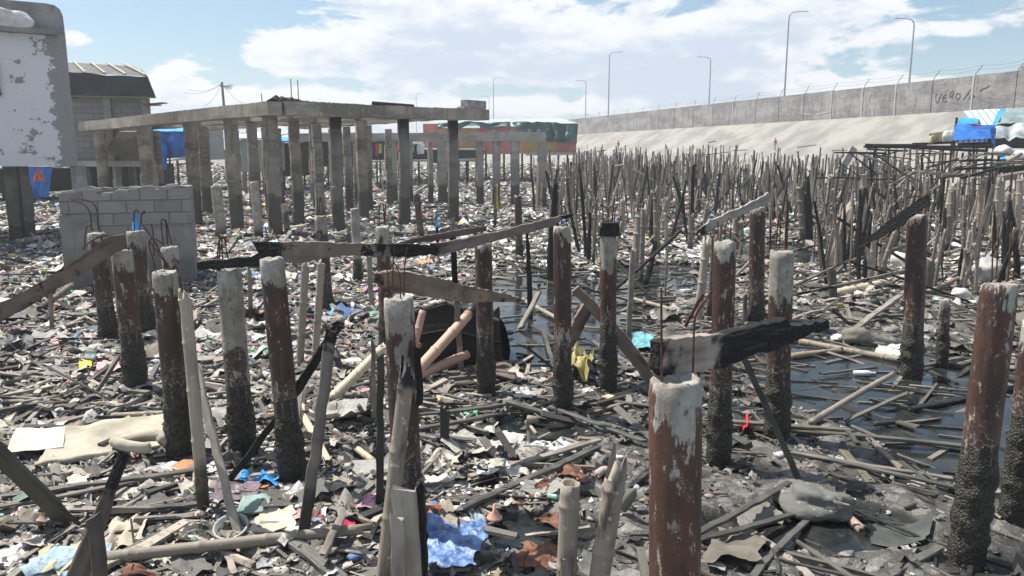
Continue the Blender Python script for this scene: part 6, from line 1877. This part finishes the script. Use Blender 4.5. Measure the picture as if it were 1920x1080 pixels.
sheet('blue_net', [(445, 900), (520, 905), (522, 884), (455, 884)], m_plain('netblue', (.04, .28, .62), .6, .3, .4, 20, .9), 'bright blue rag twisted in front of the white rimmed pillar foot', 'rag', .03, .05, 0, 20, 14, 12, edge=.5)
sheet('cloth_sheet', [(795, 868), (858, 872), (868, 848), (815, 850)], m_plain('linen3', (.46, .42, .35), .9, .15, .2, 6), 'folded beige cloth right of the broad white patched pillar', 'cloth', .03, .05, 0, 20, 7, 8, edge=.3)
sheet('grey_sheet', [(0, 655), (68, 652), (60, 632), (10, 632)], m_plain('tarp_dark', (.075, .08, .08), .6, .3, .3, 4), 'dark grey tarp heap at the left edge below the sloping beam', 'tarp', .06, .08, 0, 18, 3, 9, edge=.2)
rm = m_plain('rust_sheet', (.14, .062, .04), .8, .3, .45, 9, .8, two=(.24, .115, .075))
for cor, lab in (([(935, 962), (1052, 955), (1048, 938), (938, 945)], 'rusty curled iron strip left of the flat cut bamboo'), ([(998, 940), (1052, 925), (1048, 893), (1006, 905)], 'torn rusty sheet metal piece above the curled iron strip'),
                 ([(958, 1060), (1050, 1072), (1055, 1022), (975, 1020)], 'flat rusty sheet metal plate in the puddle by the flat cut bamboo'), ([(1000, 975), (1055, 990), (1050, 962), (1005, 962)], 'small rusty plate just below the curled iron strip'),
                 ([(1048, 890), (1098, 900), (1095, 876), (1060, 868)], 'rust brown crumpled plate behind the two bamboo stumps'), ([(220, 1085), (300, 1080), (292, 1062), (235, 1064)], 'reddish rusty plate at the bottom below the long lying bamboo')):
    sheet('rusty_plate', cor, rm, lab, 'metal plate', .025, .035, .004, 16, 7, 5, edge=.4)
sheet('rusty_board', [(905, 700), (968, 712), (965, 690), (912, 668)], m_plain('flapwood', (.13, .10, .085), .8, .2, .3, 6), 'brown flat board tilted at the foot of the barnacled pillar by the hull', 'board', .01, .10, .02, 10, 4)
sheet('green_bag', [(866, 782), (896, 781), (895, 764), (868, 766)], m_plain('greenbag', (.16, .50, .26), .4, .5, .25, 9), 'small green plastic bag behind the two tilted grey boards', 'plastic bag', .05, .06, 0, 14, 12, edge=.4)
sheet('green_wrapper', [(942, 1058), (972, 1056), (970, 1044), (948, 1046)], m_plain('lime', (.25, .62, .13), .4, .5, .2, 9), 'lime green wrapper in the puddle at bottom centre', 'wrapper', .02, .04, 0, 8, 10, edge=.2)
sheet('red_rag', [(1392, 806), (1416, 804), (1412, 784), (1394, 784)], m_plain('redrag', (.50, .03, .03), .6, .3, .4, 19), 'bright red rag caught on the board beside the worn headed pillar', 'rag', .05, .08, 0, 14, 20, 5, edge=.12)
sheet('yellow_sack', [(1068, 696), (1106, 698), (1112, 655), (1075, 640)], m_plain('yellowsack', (.33, .28, .12), .7, .3, .4, 9, .6), 'crumpled yellow sack under the inverted V timbers', 'sack', .09, .12, 0, 22, 7, 7, edge=.3)
sheet('teal_bag', [(1182, 652), (1228, 655), (1225, 622), (1188, 622)], m_plain('tealbag', (.13, .33, .36), .4, .5, .5, 14, .6), 'teal and blue plastic tangle left of the half burnt board', 'plastic bag', .05, .08, 0, 16, 9, edge=.4)
sheet('pink_cloth', [(662, 950), (705, 948), (700, 922), (678, 924)], m_plain('pinkcloth', (.50, .28, .32), .8, .2, .4, 22), 'pink floral cloth left of the split bamboo pole', 'cloth', .03, .05, 0, 14, 9, edge=.4)
sheet('red_bag', [(638, 988), (666, 985), (664, 972), (644, 974)], m_plain('redbag', (.60, .05, .10), .5, .4, .2, 9), 'crimson plastic scrap beside the right end of the long lying bamboo', 'plastic scrap', .03, .06, 0, 10, 9, edge=.3)
sheet('yellow_bag', [(148, 690), (172, 690), (172, 676), (152, 676)], m_plain('yellowbag', (.75, .62, .06), .5, .4, .2, 9), 'small yellow plastic bag left of the square headed pillar foot', 'plastic bag', .05, .07, 0, 10, 12, edge=.3)
sheet('pink_bag', [(178, 690), (232, 688), (225, 674), (188, 674)], m_plain('pinkbag', (.58, .30, .33), .5, .4, .3, 9), 'rosy plastic heap beside the small yellow bag', 'plastic bag', .05, .07, 0, 14, 9, edge=.3)
sheet('mud_plastic', [(1630, 1015), (1728, 1020), (1752, 968), (1645, 978)], m_plain('clear_plastic', (.07, .072, .06), .3, .5, .3, 5, .5), 'murky clear plastic sheet lying in the mud left of the flat topped pillar', 'plastic sheet', .02, .03, 0, 20, 5, edge=.2)
sheet('dark_cloth', [(1320, 1052), (1430, 1045), (1440, 985), (1345, 985)], m_plain('mudcloth', (.15, .135, .11), .8, .2, .3, 4), 'mud brown cloth hump right of the nearest pillar bottom', 'cloth', .05, .07, 0, 22, 5, edge=.25)
for (u, v, a, cc, lab) in ((1300, 470, 26, (.42, .42, .42), 'whitish tarpaulin heap beyond the worn headed pillar'), (985, 735, 22, (.45, .44, .42), 'pale plastic crumple left of the notched pillar foot'), (700, 772, 14, (.55, .55, .40), 'pale yellow paper left of the broad white patched pillar foot'), (905, 800, 26, (.45, .42, .36), 'dirty white cloth heap above the two tilted grey boards'),
                        (960, 818, 24, (.52, .51, .48), 'whitish crumpled bag right of the two tilted grey boards'), (1665, 655, 26, (.5, .5, .48), 'whitish cloth in the debris left of the board carrying pillar foot'), (420, 700, 20, (.5, .46, .38), 'cream cloth pile between the white sided and grey half pillars'),
                        (640, 905, 20, (.42, .37, .28), 'tan cloth left of the thin dark square post'), (620, 830, 18, (.44, .42, .38), 'grey white crumple right of the bleached hollow bamboo'), (150, 900, 26, (.5, .47, .4), 'cream torn foam pieces below the tan sheet'), (60, 1010, 26, (.45, .40, .33), 'beige rag beside the mossy board foot'), (540, 720, 18, (.52, .50, .45), 'off white paper pile behind the white rimmed pillar')):
    sheet('crumpled_cloth', [(u - a, v + a * .45), (u + a, v + a * .4), (u + a * .8, v - a * .4), (u - a * .7, v - a * .45)], m_plain('crumple', cc, .8, .2, .25, 6), lab, 'cloth', .045, .05, 0, 18, 9, edge=.35)

# sacks, bucket, bottles and other solid things
sp = mat('spotted_sack', lambda t: t.out(t.mix(t.mul(t.smooth(t.voro(t.coord(), 24), .2, .15), t.smooth(t.noise(t.coord(), 7), .4, .6)), t.mix(t.noise(t.coord(), 9), (.09, .095, .085), (.19, .19, .17)), t.mix(.5, t.voro(t.coord(), 24, 'F1', 'Color'), (.35, .22, .16))), .75, None, .25))
p = GG(1525, 962, .03); blob('speckled_sack', p, (.23, .15, .105), sp, 'grey sack with coloured specks lying in the mud right of the nearest pillar', 'sack', 8, .5, 22, rz=-.5, amp2=.14)
p = GG(1495, 930, .04); blob('speckled_cloth', p, (.13, .07, .06), sp, 'small speckled cloth bulge at the upper left of the speckled sack', 'cloth', 9, .4, 14, rz=-.5)
plank('thin_stick', GG(1470, 915, .16), GG(1588, 948, .18), .014, .012, M['wood_pale'], 'thin pale stick across the top of the speckled sack', 'stick')
pole('wood_chunk', GG(1580, 962, .04), GG(1625, 1000, .04), .035, m_bamboo('chunk', (.42, .31, .24), (.26, .19, .15), char_hi=.22), 'short reddish wood chunk right of the speckled sack', 'wood chunk', 'ragged')
p = GG(1605, 640); blob('sand_sack', p, (.18, .14, .11), m_plain('sandsack', (.20, .185, .155), .85, .2, .25, 5), 'round muddy sack among planks beyond the right pool', 'sack', 12)
p = GG(1852, 530); blob('white_sack', p, (.30, .2, .26), m_plain('whitesack', (.42, .41, .38), .8, .2, .3, 5), 'big dirty white sack behind the flat topped pillar', 'sack', 13)
p = GG(1800, 560); blob('white_sack', p, (.16, .12, .10), m_plain('whitesack2', (.50, .49, .46), .8, .2, .3, 5), 'small white sack left of the flat topped pillar head', 'sack', 14)
p = GG(1690, 500); b = MB(); b.smooth = True
b.rings([[Vector((r * math.cos(a), z, r * math.sin(a))) for a in [k * math.pi / 9 for k in range(18)]] for r, z in ((.13, -.14), (.15, -.13), (.17, .12), (.18, .14), (.16, .13), (.14, -.11))])
tag(b.build('plastic_basin', m_plain('basin', (.62, .62, .60), .5, .4, .1, 6, .1), None, Matrix.Translation(p + Vector((0, 0, .13))) @ Matrix.Rotation(.5, 4, 'Z')), 'white ribbed basin on its side left of the board carrying pillar', 'basin')
p = GG(435, 996, .035); b = MB(); b.smooth = True
b.rings([[Vector((r * math.cos(a), r * math.sin(a), z)) for a in [k * math.pi / 12 for k in range(24)]] for r, z in ((.075, -.12), (.095, .03), (.104, .032), (.104, .045), (.092, .045), (.072, -.11))])
tag(b.build('bucket', m_plain('bucket', (.33, .36, .33), .5, .4, .15, 6, .1), None, Matrix.Translation(p) @ Matrix.Rotation(.35, 4, 'X')), 'half sunk round pale bucket at the foot of the leaning pale slat', 'bucket')


def bottle(u, v, c, label, s=1.0, rz=0.0, tilt=1.45, trans=0):
    p = GG(u, v, .035 * s); prof_ = ((.004, 0), (.030, 0), (.033, .01), (.033, .12), (.030, .15), (.013, .185), (.012, .20), (.015, .202), (.015, .222), (.004, .224))
    b = MB(); b.smooth = True
    b.rings([[Vector((r * s * math.cos(a), r * s * math.sin(a), z * s)) for a in [k * math.pi / 7 for k in range(14)]] for r, z in prof_[:7]])
    o = b.build('bottle', m_plain('bottle_skin', c, .3, .5, .15, 5, .1), None, Matrix.Translation(p) @ Matrix.Rotation(rz, 4, 'Z') @ Matrix.Rotation(tilt, 4, 'X'))
    b = MB(); b.rings([[Vector((r * s * math.cos(a), r * s * math.sin(a), z * s)) for a in [k * math.pi / 6 for k in range(12)]] for r, z in prof_[6:]])
    b.build('cap', m_plain('cap', (.5, .5, .5), .5), o)
    return tag(o, label, 'bottle')


bottle(1168, 952, (.14, .16, .12), 'dark green bottle standing slanted between the frayed bamboo and the nearest pillar', 1.1, .5, .6)
bottle(1028, 930, (.25, .42, .32), 'tiny green bottle beside the torn rusty sheet metal', .6, 1.0)
bottle(312, 850, (.30, .30, .30), 'grey bottle at the foot of the white sided pillar', .9, 2.0)
bottle(500, 660, (.10, .45, .22), 'green bottle in rubbish behind the white rimmed pillar', 1.1, .8)
bottle(190, 905, (.62, .62, .60), 'white bottle below the tan foam sheet', .8, 1.9)
bottle(820, 745, (.55, .42, .20), 'amber bottle right of the broad white patched pillar', .9, .2)
bottle(1600, 700, (.55, .58, .58), 'clear pale bottle floating in the right pool', 1.0, 1.2)
p = GG(927, 972, .03); b = MB(); b.smooth = True
b.rings([[Vector((r * math.cos(a), r * math.sin(a), z)) for a in [k * math.pi / 8 for k in range(16)]] for r, z in ((.055, 0), (.05, .012), (.012, .05), (.008, .1), (.005, .1), (.008, .05))])
tag(b.build('funnel', m_plain('funnel', (.62, .36, .28), .6), None, Matrix.Translation(p)), 'small salmon funnel left of the curled iron strip', 'funnel')
def shoe(u, v, c, label, rz, s=1.0):
    p = GG(u, v, .01); b = MB(); b.smooth = True; R_ = []
    for (x, w, h) in ((-.12, .025, .05), (-.10, .036, .07), (-.04, .035, .06), (.03, .042, .045), (.09, .044, .03), (.12, .03, .02)):
        R_.append([Vector((x, w * math.cos(a), max(0, h * .5 + h * .5 * math.sin(a)))) * s for a in [k * math.pi / 6 for k in range(12)]])
    b.rings(R_); return tag(b.build('shoe', m_plain('shoe_skin', c, .7, .3, .3, 20), None, Matrix.Translation(p) @ Matrix.Rotation(rz, 4, 'Z')), label, 'shoe')
shoe(812, 962, (.30, .06, .05), 'dark red shoe above the blue plastic sheet', .5)
shoe(1128, 888, (.40, .33, .27), 'beige shoe behind the frayed bamboo stump', 1.1, .9)
p = GG(1100, 748); b = MB(); b.box((0, 0, .05), (.10, .06, .10)); tag(b.build('carton', m_plain('carton', (.62, .60, .48), .7), None, Matrix.Translation(p) @ Matrix.Rotation(.5, 4, 'Z') @ Matrix.Rotation(.2, 4, 'X')), 'cream carton with a worn face left of the nearest pillar head', 'carton')
p = GG(1140, 757); b = MB(); b.box((0, 0, .04), (.11, .08, .07)); tag(b.build('carton', m_plain('carton2', (.52, .43, .26), .8), None, Matrix.Translation(p) @ Matrix.Rotation(.9, 4, 'Z')), 'tan carton just right of the cream one near the nearest pillar', 'carton')
p = GG(1010, 788, .03); b = MB(); b.smooth = True; b.rings([[Vector((x, r * math.cos(a), r * math.sin(a))) for a in [k * math.pi / 8 for k in range(16)]] for r, x in ((.035, 0), (.038, .1), (.038, .102), (.03, .1), (.03, .01))]); tag(b.build('tin_can', m_plain('tin', (.35, .32, .25), .5, .4), None, Matrix.Translation(p) @ Matrix.Rotation(2.9, 4, 'Z')), 'open tin can lying left of the narrow grey plank', 'can')
# torn blue plastic tied to a pillar and rags on sticks
def rag(name, u, v, Y, w, h, m, label, cat='rag', seed=1, spread=.5):
    c = at(u, v, Y); sx = w * mpp(u, v, Y); sz = h * mpp(u, v, Y); b = MB(); b.smooth = True
    def fn(i, j):
        r = (.12 + .9 * abs(j - .35)) * (1 + .5 * mn.noise(Vector((i * 4, j * 3, seed)))); a = i * 6.283
        return Vector((sx * .5 * r * math.cos(a) + sx * .3 * (j - .5) * mn.noise(Vector((j * 3, seed, 1))), sx * .3 * r * math.sin(a), sz * (.5 - j) + sz * .15 * mn.noise(Vector((i * 5, j * 4, seed + 4)))))
    b.grid(fn, 16, 12); return tag(b.build(name, m, None, Matrix.Translation(c)), label, cat)
rag('blue_plastic', 255, 416, PILLARS['P2'][1].y, 30, 30, M['blue_light'], 'torn bright blue plastic tied on the rounded grey pillar top', 'plastic scrap', 3)
rag('yellow_rag', 932, 368, GG(928, 425).y - .05, 9, 46, m_plain('yrag', (.66, .48, .04), .7), 'long yellow rag hanging on a grey stick beyond the tilted beam', 'rag', 4)
rag('blue_rag', 820, 412, GG(822, 470).y - .05, 8, 26, M['blue_light'], 'blue rag tied on the thin black stick beyond the middle beams', 'rag', 5)
rag('green_cloth', 1248, 382, GG(1245, 440).y, 13, 24, m_plain('gcloth', (.22, .30, .24), .8), 'grey green cloth wrapped on a pale pile head left of the ragged board', 'cloth', 6)
rag('green_cloth', 1130, 372, 24, 9, 34, m_plain('gcloth2', (.22, .27, .25), .8), 'faded green cloth hanging from a pile right of the frame end', 'cloth', 7)
rag('pink_towel', 1407, 316, 60, 6, 12, m_plain('ptowel', (.62, .30, .33), .8), 'pink towel hanging on far piles below the embankment', 'towel', 8)
rag('red_cloth', 830, 410 + 42, GG(822, 470).y - .3, 12, 22, m_plain('rcloth', (.45, .10, .12), .8), 'dark red cloth bundle under the blue rag beyond the beams', 'cloth', 9)

# burnt hull behind the pinkish bamboo
hy = GG(860, 712).y
HB = [at(772, 706, hy + .05), at(948, 712, hy + .35)]; org = Vector((HB[0].x, HB[0].y, 0))
hl = empty('burnt_hull', tuple(org), 'burnt dark brown boat hull section behind the pinkish bamboo poles', 'boat hull')
hm = m_wood('hull_wood', (.026, .017, .014), (.009, .008, .0075), axis=0, patch=.3, rough=.6)
gl, gm_, gr = at(760, 580, hy + .30), at(835, 558, hy + .45), at(935, 594, hy + .6)
bl, br_ = HB
def hull(i, j):
    t_ = gl.lerp(gm_, i / .5) if i < .5 else gm_.lerp(gr, (i - .5) / .5)
    p = bl.lerp(br_, i).lerp(t_, j); return p - org + Vector((0, -.13 * math.sin(j * math.pi * .9), -.02))
b = MB(); b.smooth = True; b.grid(hull, 24, 16); o = b.build('hull_side', hm, hl); md = o.modifiers.new('s', 'SOLIDIFY'); md.thickness = .03
for j in (.30, .66, .985):
    b = MB(); b.tube([hull(i / 12, j) + Vector((0, -.03, 0)) for i in range(13)], [.018] * 13, 6); b.build('strake', M['wood_mix'] if j > .9 else hm, hl)
b = MB(); b.smooth = True
def hull2(i, j):
    p = hull(i, 1).lerp(hull(i, 1) + Vector((.15, .9, -.1)), 1 - j); return p + Vector((0, 0, -.6 * (1 - j) ** 2))
b.grid(hull2, 18, 8); b.build('deck_remains', hm, hl)
b = MB(); b.tube([hull(.14, .52) + Vector((0, -.035, 0)), hull(.14, .52) + Vector((0, -.06, 0))], .03, 12); b.build('brass_ring', m_plain('brass', (.35, .30, .15), .4, .5), hl)
pole('bamboo_pole', at(775, 655, hy - .05), at(792, 582, hy + .1), .045, M['bamboo_pink'], 'thick cut bamboo end resting on the left of the burnt hull', 'bamboo', 'flat')
upright('charred_post', (938, 690), (930, 580), 12, M['wood_char'], 'charred rib post at the right end of the burnt hull', 'post', 'plank', dY=.2)

# ------------------------------------------------------------ the field of burnt piles
def land(u, v):
    """a landmark phrase for a ground pixel"""
    if u < 1085: return 'near the frames'
    if u < 1160: return 'below the painted house'
    if u < 1260: return 'below the red shirt'
    if u < 1400: return 'below the flood wall'
    if u < 1500: return 'below the pink shirt'
    if u < 1620: return 'left of the burnt platform'
    if u < 1740: return 'under the burnt platform'
    return 'below the tarp shack'


VAR = {}
for mk in ('bamboo_pale', 'bamboo_grey', 'wood_char', 'wood_grey', 'wood_mix'):
    VAR[mk] = []
    for k in range(5):
        b = bamboo_mb(2.0, .046, .04, 700 + k * 3, ('flat', 'ragged', 'split', 'ragged', 'flat')[k], .36, 8, .035, .35) if mk != 'wood_grey' else plank_mb(2.0, .09, .06, 800 + k, None, .02, 'rough', .02)
        if mk in ('wood_char',): b = plank_mb(2.0, .09, .085, 820 + k, None, .02, 'burnt' if k % 2 else 'point', .02)
        VAR[mk].append(b.mesh('pile', M[mk]))
TXT = {'bamboo_pale': 'pale bamboo', 'bamboo_grey': 'grey bamboo', 'wood_char': 'black charred', 'wood_grey': 'grey squared timber', 'wood_mix': 'scorched patchy'}
cand = []
for k in range(13500):
    Y = 13 + (RND.random() ** .62) * 89; u = RND.uniform(1000, 1990)
    if k > 11000: Y = RND.uniform(12.5, 31); u = RND.uniform(1540, 1990)
    x = (u - 960) / F * Y
    if wall_dist(x, Y) < 13: continue
    if u < 1085 and Y > 57: continue
    if u < 1040 and Y < 30: continue
    if u > 1700 and Y > 31: continue
    dens = .10 + .9 * float(vn(np.array([x]), np.array([Y]), .28, 61)[0] + .5) ** 1.5
    if Y < 26: dens *= (.95 if Y > 16 else .6) if u < 1560 else .6
    if k > 11000: dens = .15
    if RND.random() > dens * .62: continue
    if any(abs(x - c[0]) < .1 and abs(Y - c[1]) < .1 for c in cand[-60:]): continue
    cand.append((x, Y, u))
for k in range(70):         # the rows that carried a house keep a straight line
    for (u0, Y0, u1, Y1) in ((1270, 58, 1372, 56),):
        if k < 16:
            f = k / 15; Y = Y0 + (Y1 - Y0) * f; u = u0 + (u1 - u0) * f; cand.append(((u - 960) / F * Y, Y, u))
cand.sort(key=lambda c: c[1])
NAMED = 285
seen = {}
far = MB()
rest = {mk: MB() for mk in TXT}
for n_, (x, Y, u) in enumerate(cand):
    r = RND.random()
    mk = 'bamboo_pale' if r < .15 else 'bamboo_grey' if r < .48 else 'wood_char' if r < .78 else 'wood_grey' if r < .88 else 'wood_mix'
    hgt = RND.uniform(1.0, 2.0) + .012 * min(Y, 60) * RND.random(); hgt *= .75 if RND.random() < .2 else 1
    if 26 < Y: hgt = max(hgt, 1.3) + (.3 if Y > 40 else 0)
    row = 55.9 < Y < 58.1 and abs(Y - (58 - 2 * (u - 1270) / 102)) < .01
    if row: hgt = 2.95 if n_ % 3 else 2.7; mk = 'bamboo_grey'
    if Y < 26: hgt *= RND.uniform(.5, 1.05)
    thick = RND.choice((.42, .55, .7, .9, 1.0, 1.3)) * (.72 if Y < 27 else 1) * (1 + .004 * Y)
    lx_, ly_ = RND.gauss(0, .14 if Y < 30 else .09), RND.gauss(0, .06)
    if RND.random() < .1: lx_ *= 3
    g = gz1(x, Y) - .15
    if n_ < NAMED:
        me_ = RND.choice(VAR[mk]); o = bpy.data.objects.new('burnt_pile', me_); COL.objects.link(o)
        o.matrix_basis = Matrix.Translation((x, Y, g)) @ Matrix.Rotation(lx_, 4, 'Y') @ Matrix.Rotation(ly_, 4, 'X') @ Matrix.Rotation(RND.random() * 6, 4, 'Z') @ Matrix.Diagonal((thick, thick, (hgt + .15) / 2.0, 1))
        ub, vb = proj((x, Y, g + .15))
        a = ('short ' if hgt < 1.2 else 'tall ' if hgt > 1.95 else '') + ('thin ' if thick < .8 else 'thick ' if thick > 1.25 else '') + TXT[mk] + ' pile' + (' leaning right' if lx_ > .05 else ' leaning left' if lx_ < -.05 else ' standing upright')
        wh = ('in front' if Y < 24 else 'front row' if Y < 30 else 'mid row' if Y < 38 else 'far row') + ' ' + land(ub, vb)
        tag(o, a + ' ' + wh, 'pile', 'burnt stilt piles left standing in the mud')
    else:
        b = rest[mk]; w = .045 * thick
        top = Vector((x + math.sin(lx_) * hgt, Y - math.sin(ly_) * hgt, g + hgt))
        mid = Vector((x, Y, g)).lerp(top, .55) + Vector((RND.uniform(-.03, .03), 0, 0))
        b.tube([(x, Y, g), mid, top], [w * 1.05, w, w * .85], 5)
for k in range(260):
    Y = 22 + RND.random() ** .7 * 70; u = RND.uniform(1030, 1990); x = (u - 960) / F * Y
    if wall_dist(x, Y) < 13 or (u > 1700 and Y > 31): continue
    a = RND.random() * 6.28; L = RND.uniform(.7, 2.2); e = RND.uniform(.25, 1.1); g = gz1(x, Y)
    rest[RND.choice(list(TXT))].tube([(x, Y, g), (x + math.cos(a) * math.cos(e) * L, Y + math.sin(a) * math.cos(e) * L, g + math.sin(e) * L)], [.04, .03], 5)
for k, mk in enumerate(TXT):
    o = rest[mk].build('distant_piles', M[mk])
    tag(o, ('pale bamboo', 'grey bamboo', 'black charred', 'grey timber', 'patchy scorched')[k] + ' piles massed in the far field before the embankment', 'piles', kind='stuff')
# rails and leaning timbers between the far piles
rails = [(1120, 284, 1136, 282, 62, 'wood_char', 'short black bar on two far piles below the red shirted person'), (1300, 292, 1372, 285, 57, 'wood_char', 'dark rail linking the straight row of far piles'),
         (1372, 282, 1400, 281, 55, 'wood_char', 'black lintel on the right end of the straight row'), (1152, 312, 1178, 308, 40, 'bamboo_pale', 'pale short bar across two piles under the red shirt'), (1185, 316, 1232, 342, 34, 'wood_pale', 'long pale plank sliding down right among piles below the red shirt'),
         (1176, 302, 1176, 335, 38, 'wood_grey', 'wide grey board hanging upright in the pile field'), (1560, 282, 1608, 282, 48, 'wood_grey', 'thin level pole left of the burnt platform'), (1566, 300, 1590, 288, 46, 'wood_char', 'crooked charred branch under the thin level pole'),
         (1448, 305, 1470, 322, 50, 'wood_char', 'charred beam sagging between far piles below the pink shirt'), (1495, 276, 1530, 272, 55, 'wood_char', 'charred crossbar on the tall burnt cluster below the wall'), (1525, 334, 1620, 334, 26, 'wood_char', 'long black rail joining piles left of the platform'),
         (1402, 345, 1412, 330, 30, 'wood_grey', 'short slanting brace among middle piles'), (1395, 350, 1412, 325, 28, 'bamboo_grey', 'thin grey diagonal pole below the far pink towel'), (1328, 268, 1342, 264, 55, 'wood_char', 'small black stick jutting over the straight row of piles')]
for (u0, v0, u1, v1, Y, mk, lab) in rails:
    p, q = at(u0, v0, Y), at(u1, v1, Y - .3)
    w = .10 if 'wide' not in lab else .35
    (pole if mk.startswith('bamboo') else plank)('loose_timber', p, q, *((.05,) if mk.startswith('bamboo') else (w, .05)), M[mk], lab, 'timber')
for k in range(90):
    Y = RND.uniform(11.5, 30); u = RND.uniform(1040, 1900); x = (u - 960) / F * Y; a = RND.uniform(-.8, .8) + (math.pi if RND.random() < .5 else 0); L = RND.uniform(.7, 2.2); e = abs(RND.gauss(0, .4))
    p = Vector((x, Y, gz1(x, Y) + .03)); q = p + Vector((math.cos(a) * math.cos(e), math.sin(a) * math.cos(e), 0)) * L; q.z = max(gz1(q.x, q.y) + .03, p.z + math.sin(e) * L); w = RND.uniform(.025, .07)
    mk = ('wood_char', 'wood_grey', 'wood_mix')[k % 3]; tx = ('black charred', 'grey weathered', 'scorched patchy')[k % 3]
    plank('fallen_stick', p, q, w, w * .8, M[mk], tx + (' stick lying flat' if e < .2 else ' stick propped at a slant') + ' between burnt piles ' + land(u, 400), 'stick', 'fallen sticks between the burnt piles', end='rough')
for k in range(60):
    Y = RND.uniform(23, 32.5); u, v = RND.uniform(1630, 1930), RND.uniform(278, 372); p = at(u, v, Y)
    if p.z < gz1(p.x, p.y) + .1: continue
    a = RND.uniform(-.9, .9) + (math.pi if RND.random() < .5 else 0); L = RND.uniform(.6, 2.4); e = RND.gauss(0, .55)
    q = p + Vector((math.cos(a) * math.cos(e), math.sin(a) * math.cos(e) * .5, math.sin(e))) * L
    q.z = min(max(q.z, gz1(q.x, q.y) + .05), 2.42); w = RND.uniform(.035, .085)
    ck = k % 5 < 3
    plank('charred_stick' if ck else 'grey_stick', p, q, w, w * .8, M['wood_char' if ck else 'wood_grey'], 'black charred stick tangled among piles under the burnt platform' if ck else 'grey weathered stick tangled among piles under the burnt platform', 'stick', 'sticks tangled below the burnt platform', end='burnt' if ck else 'rough')
o = clothgrid('white_patch', at(1155, 300, 70), at(1166, 300, 70), at(1166, 285, 70), at(1155, 285, 70), .03, m_plain('wp', (.6, .6, .6), .8), None, at(1155, 300, 70), 3, 6, 2); o.location = at(1155, 300, 70)
tag(o, 'white cloth hanging right below the person in the red shirt', 'cloth')
# pale split trunk left of the platform
upright('split_trunk', (1548, 365), (1601, 278), 14, m_plain('trunk', (.33, .31, .29), .9, .2, .25, 4), 'thick grey slab leaning right before the embankment left of the burnt platform', 'slab', 'plank', dY=.4, th=.5)
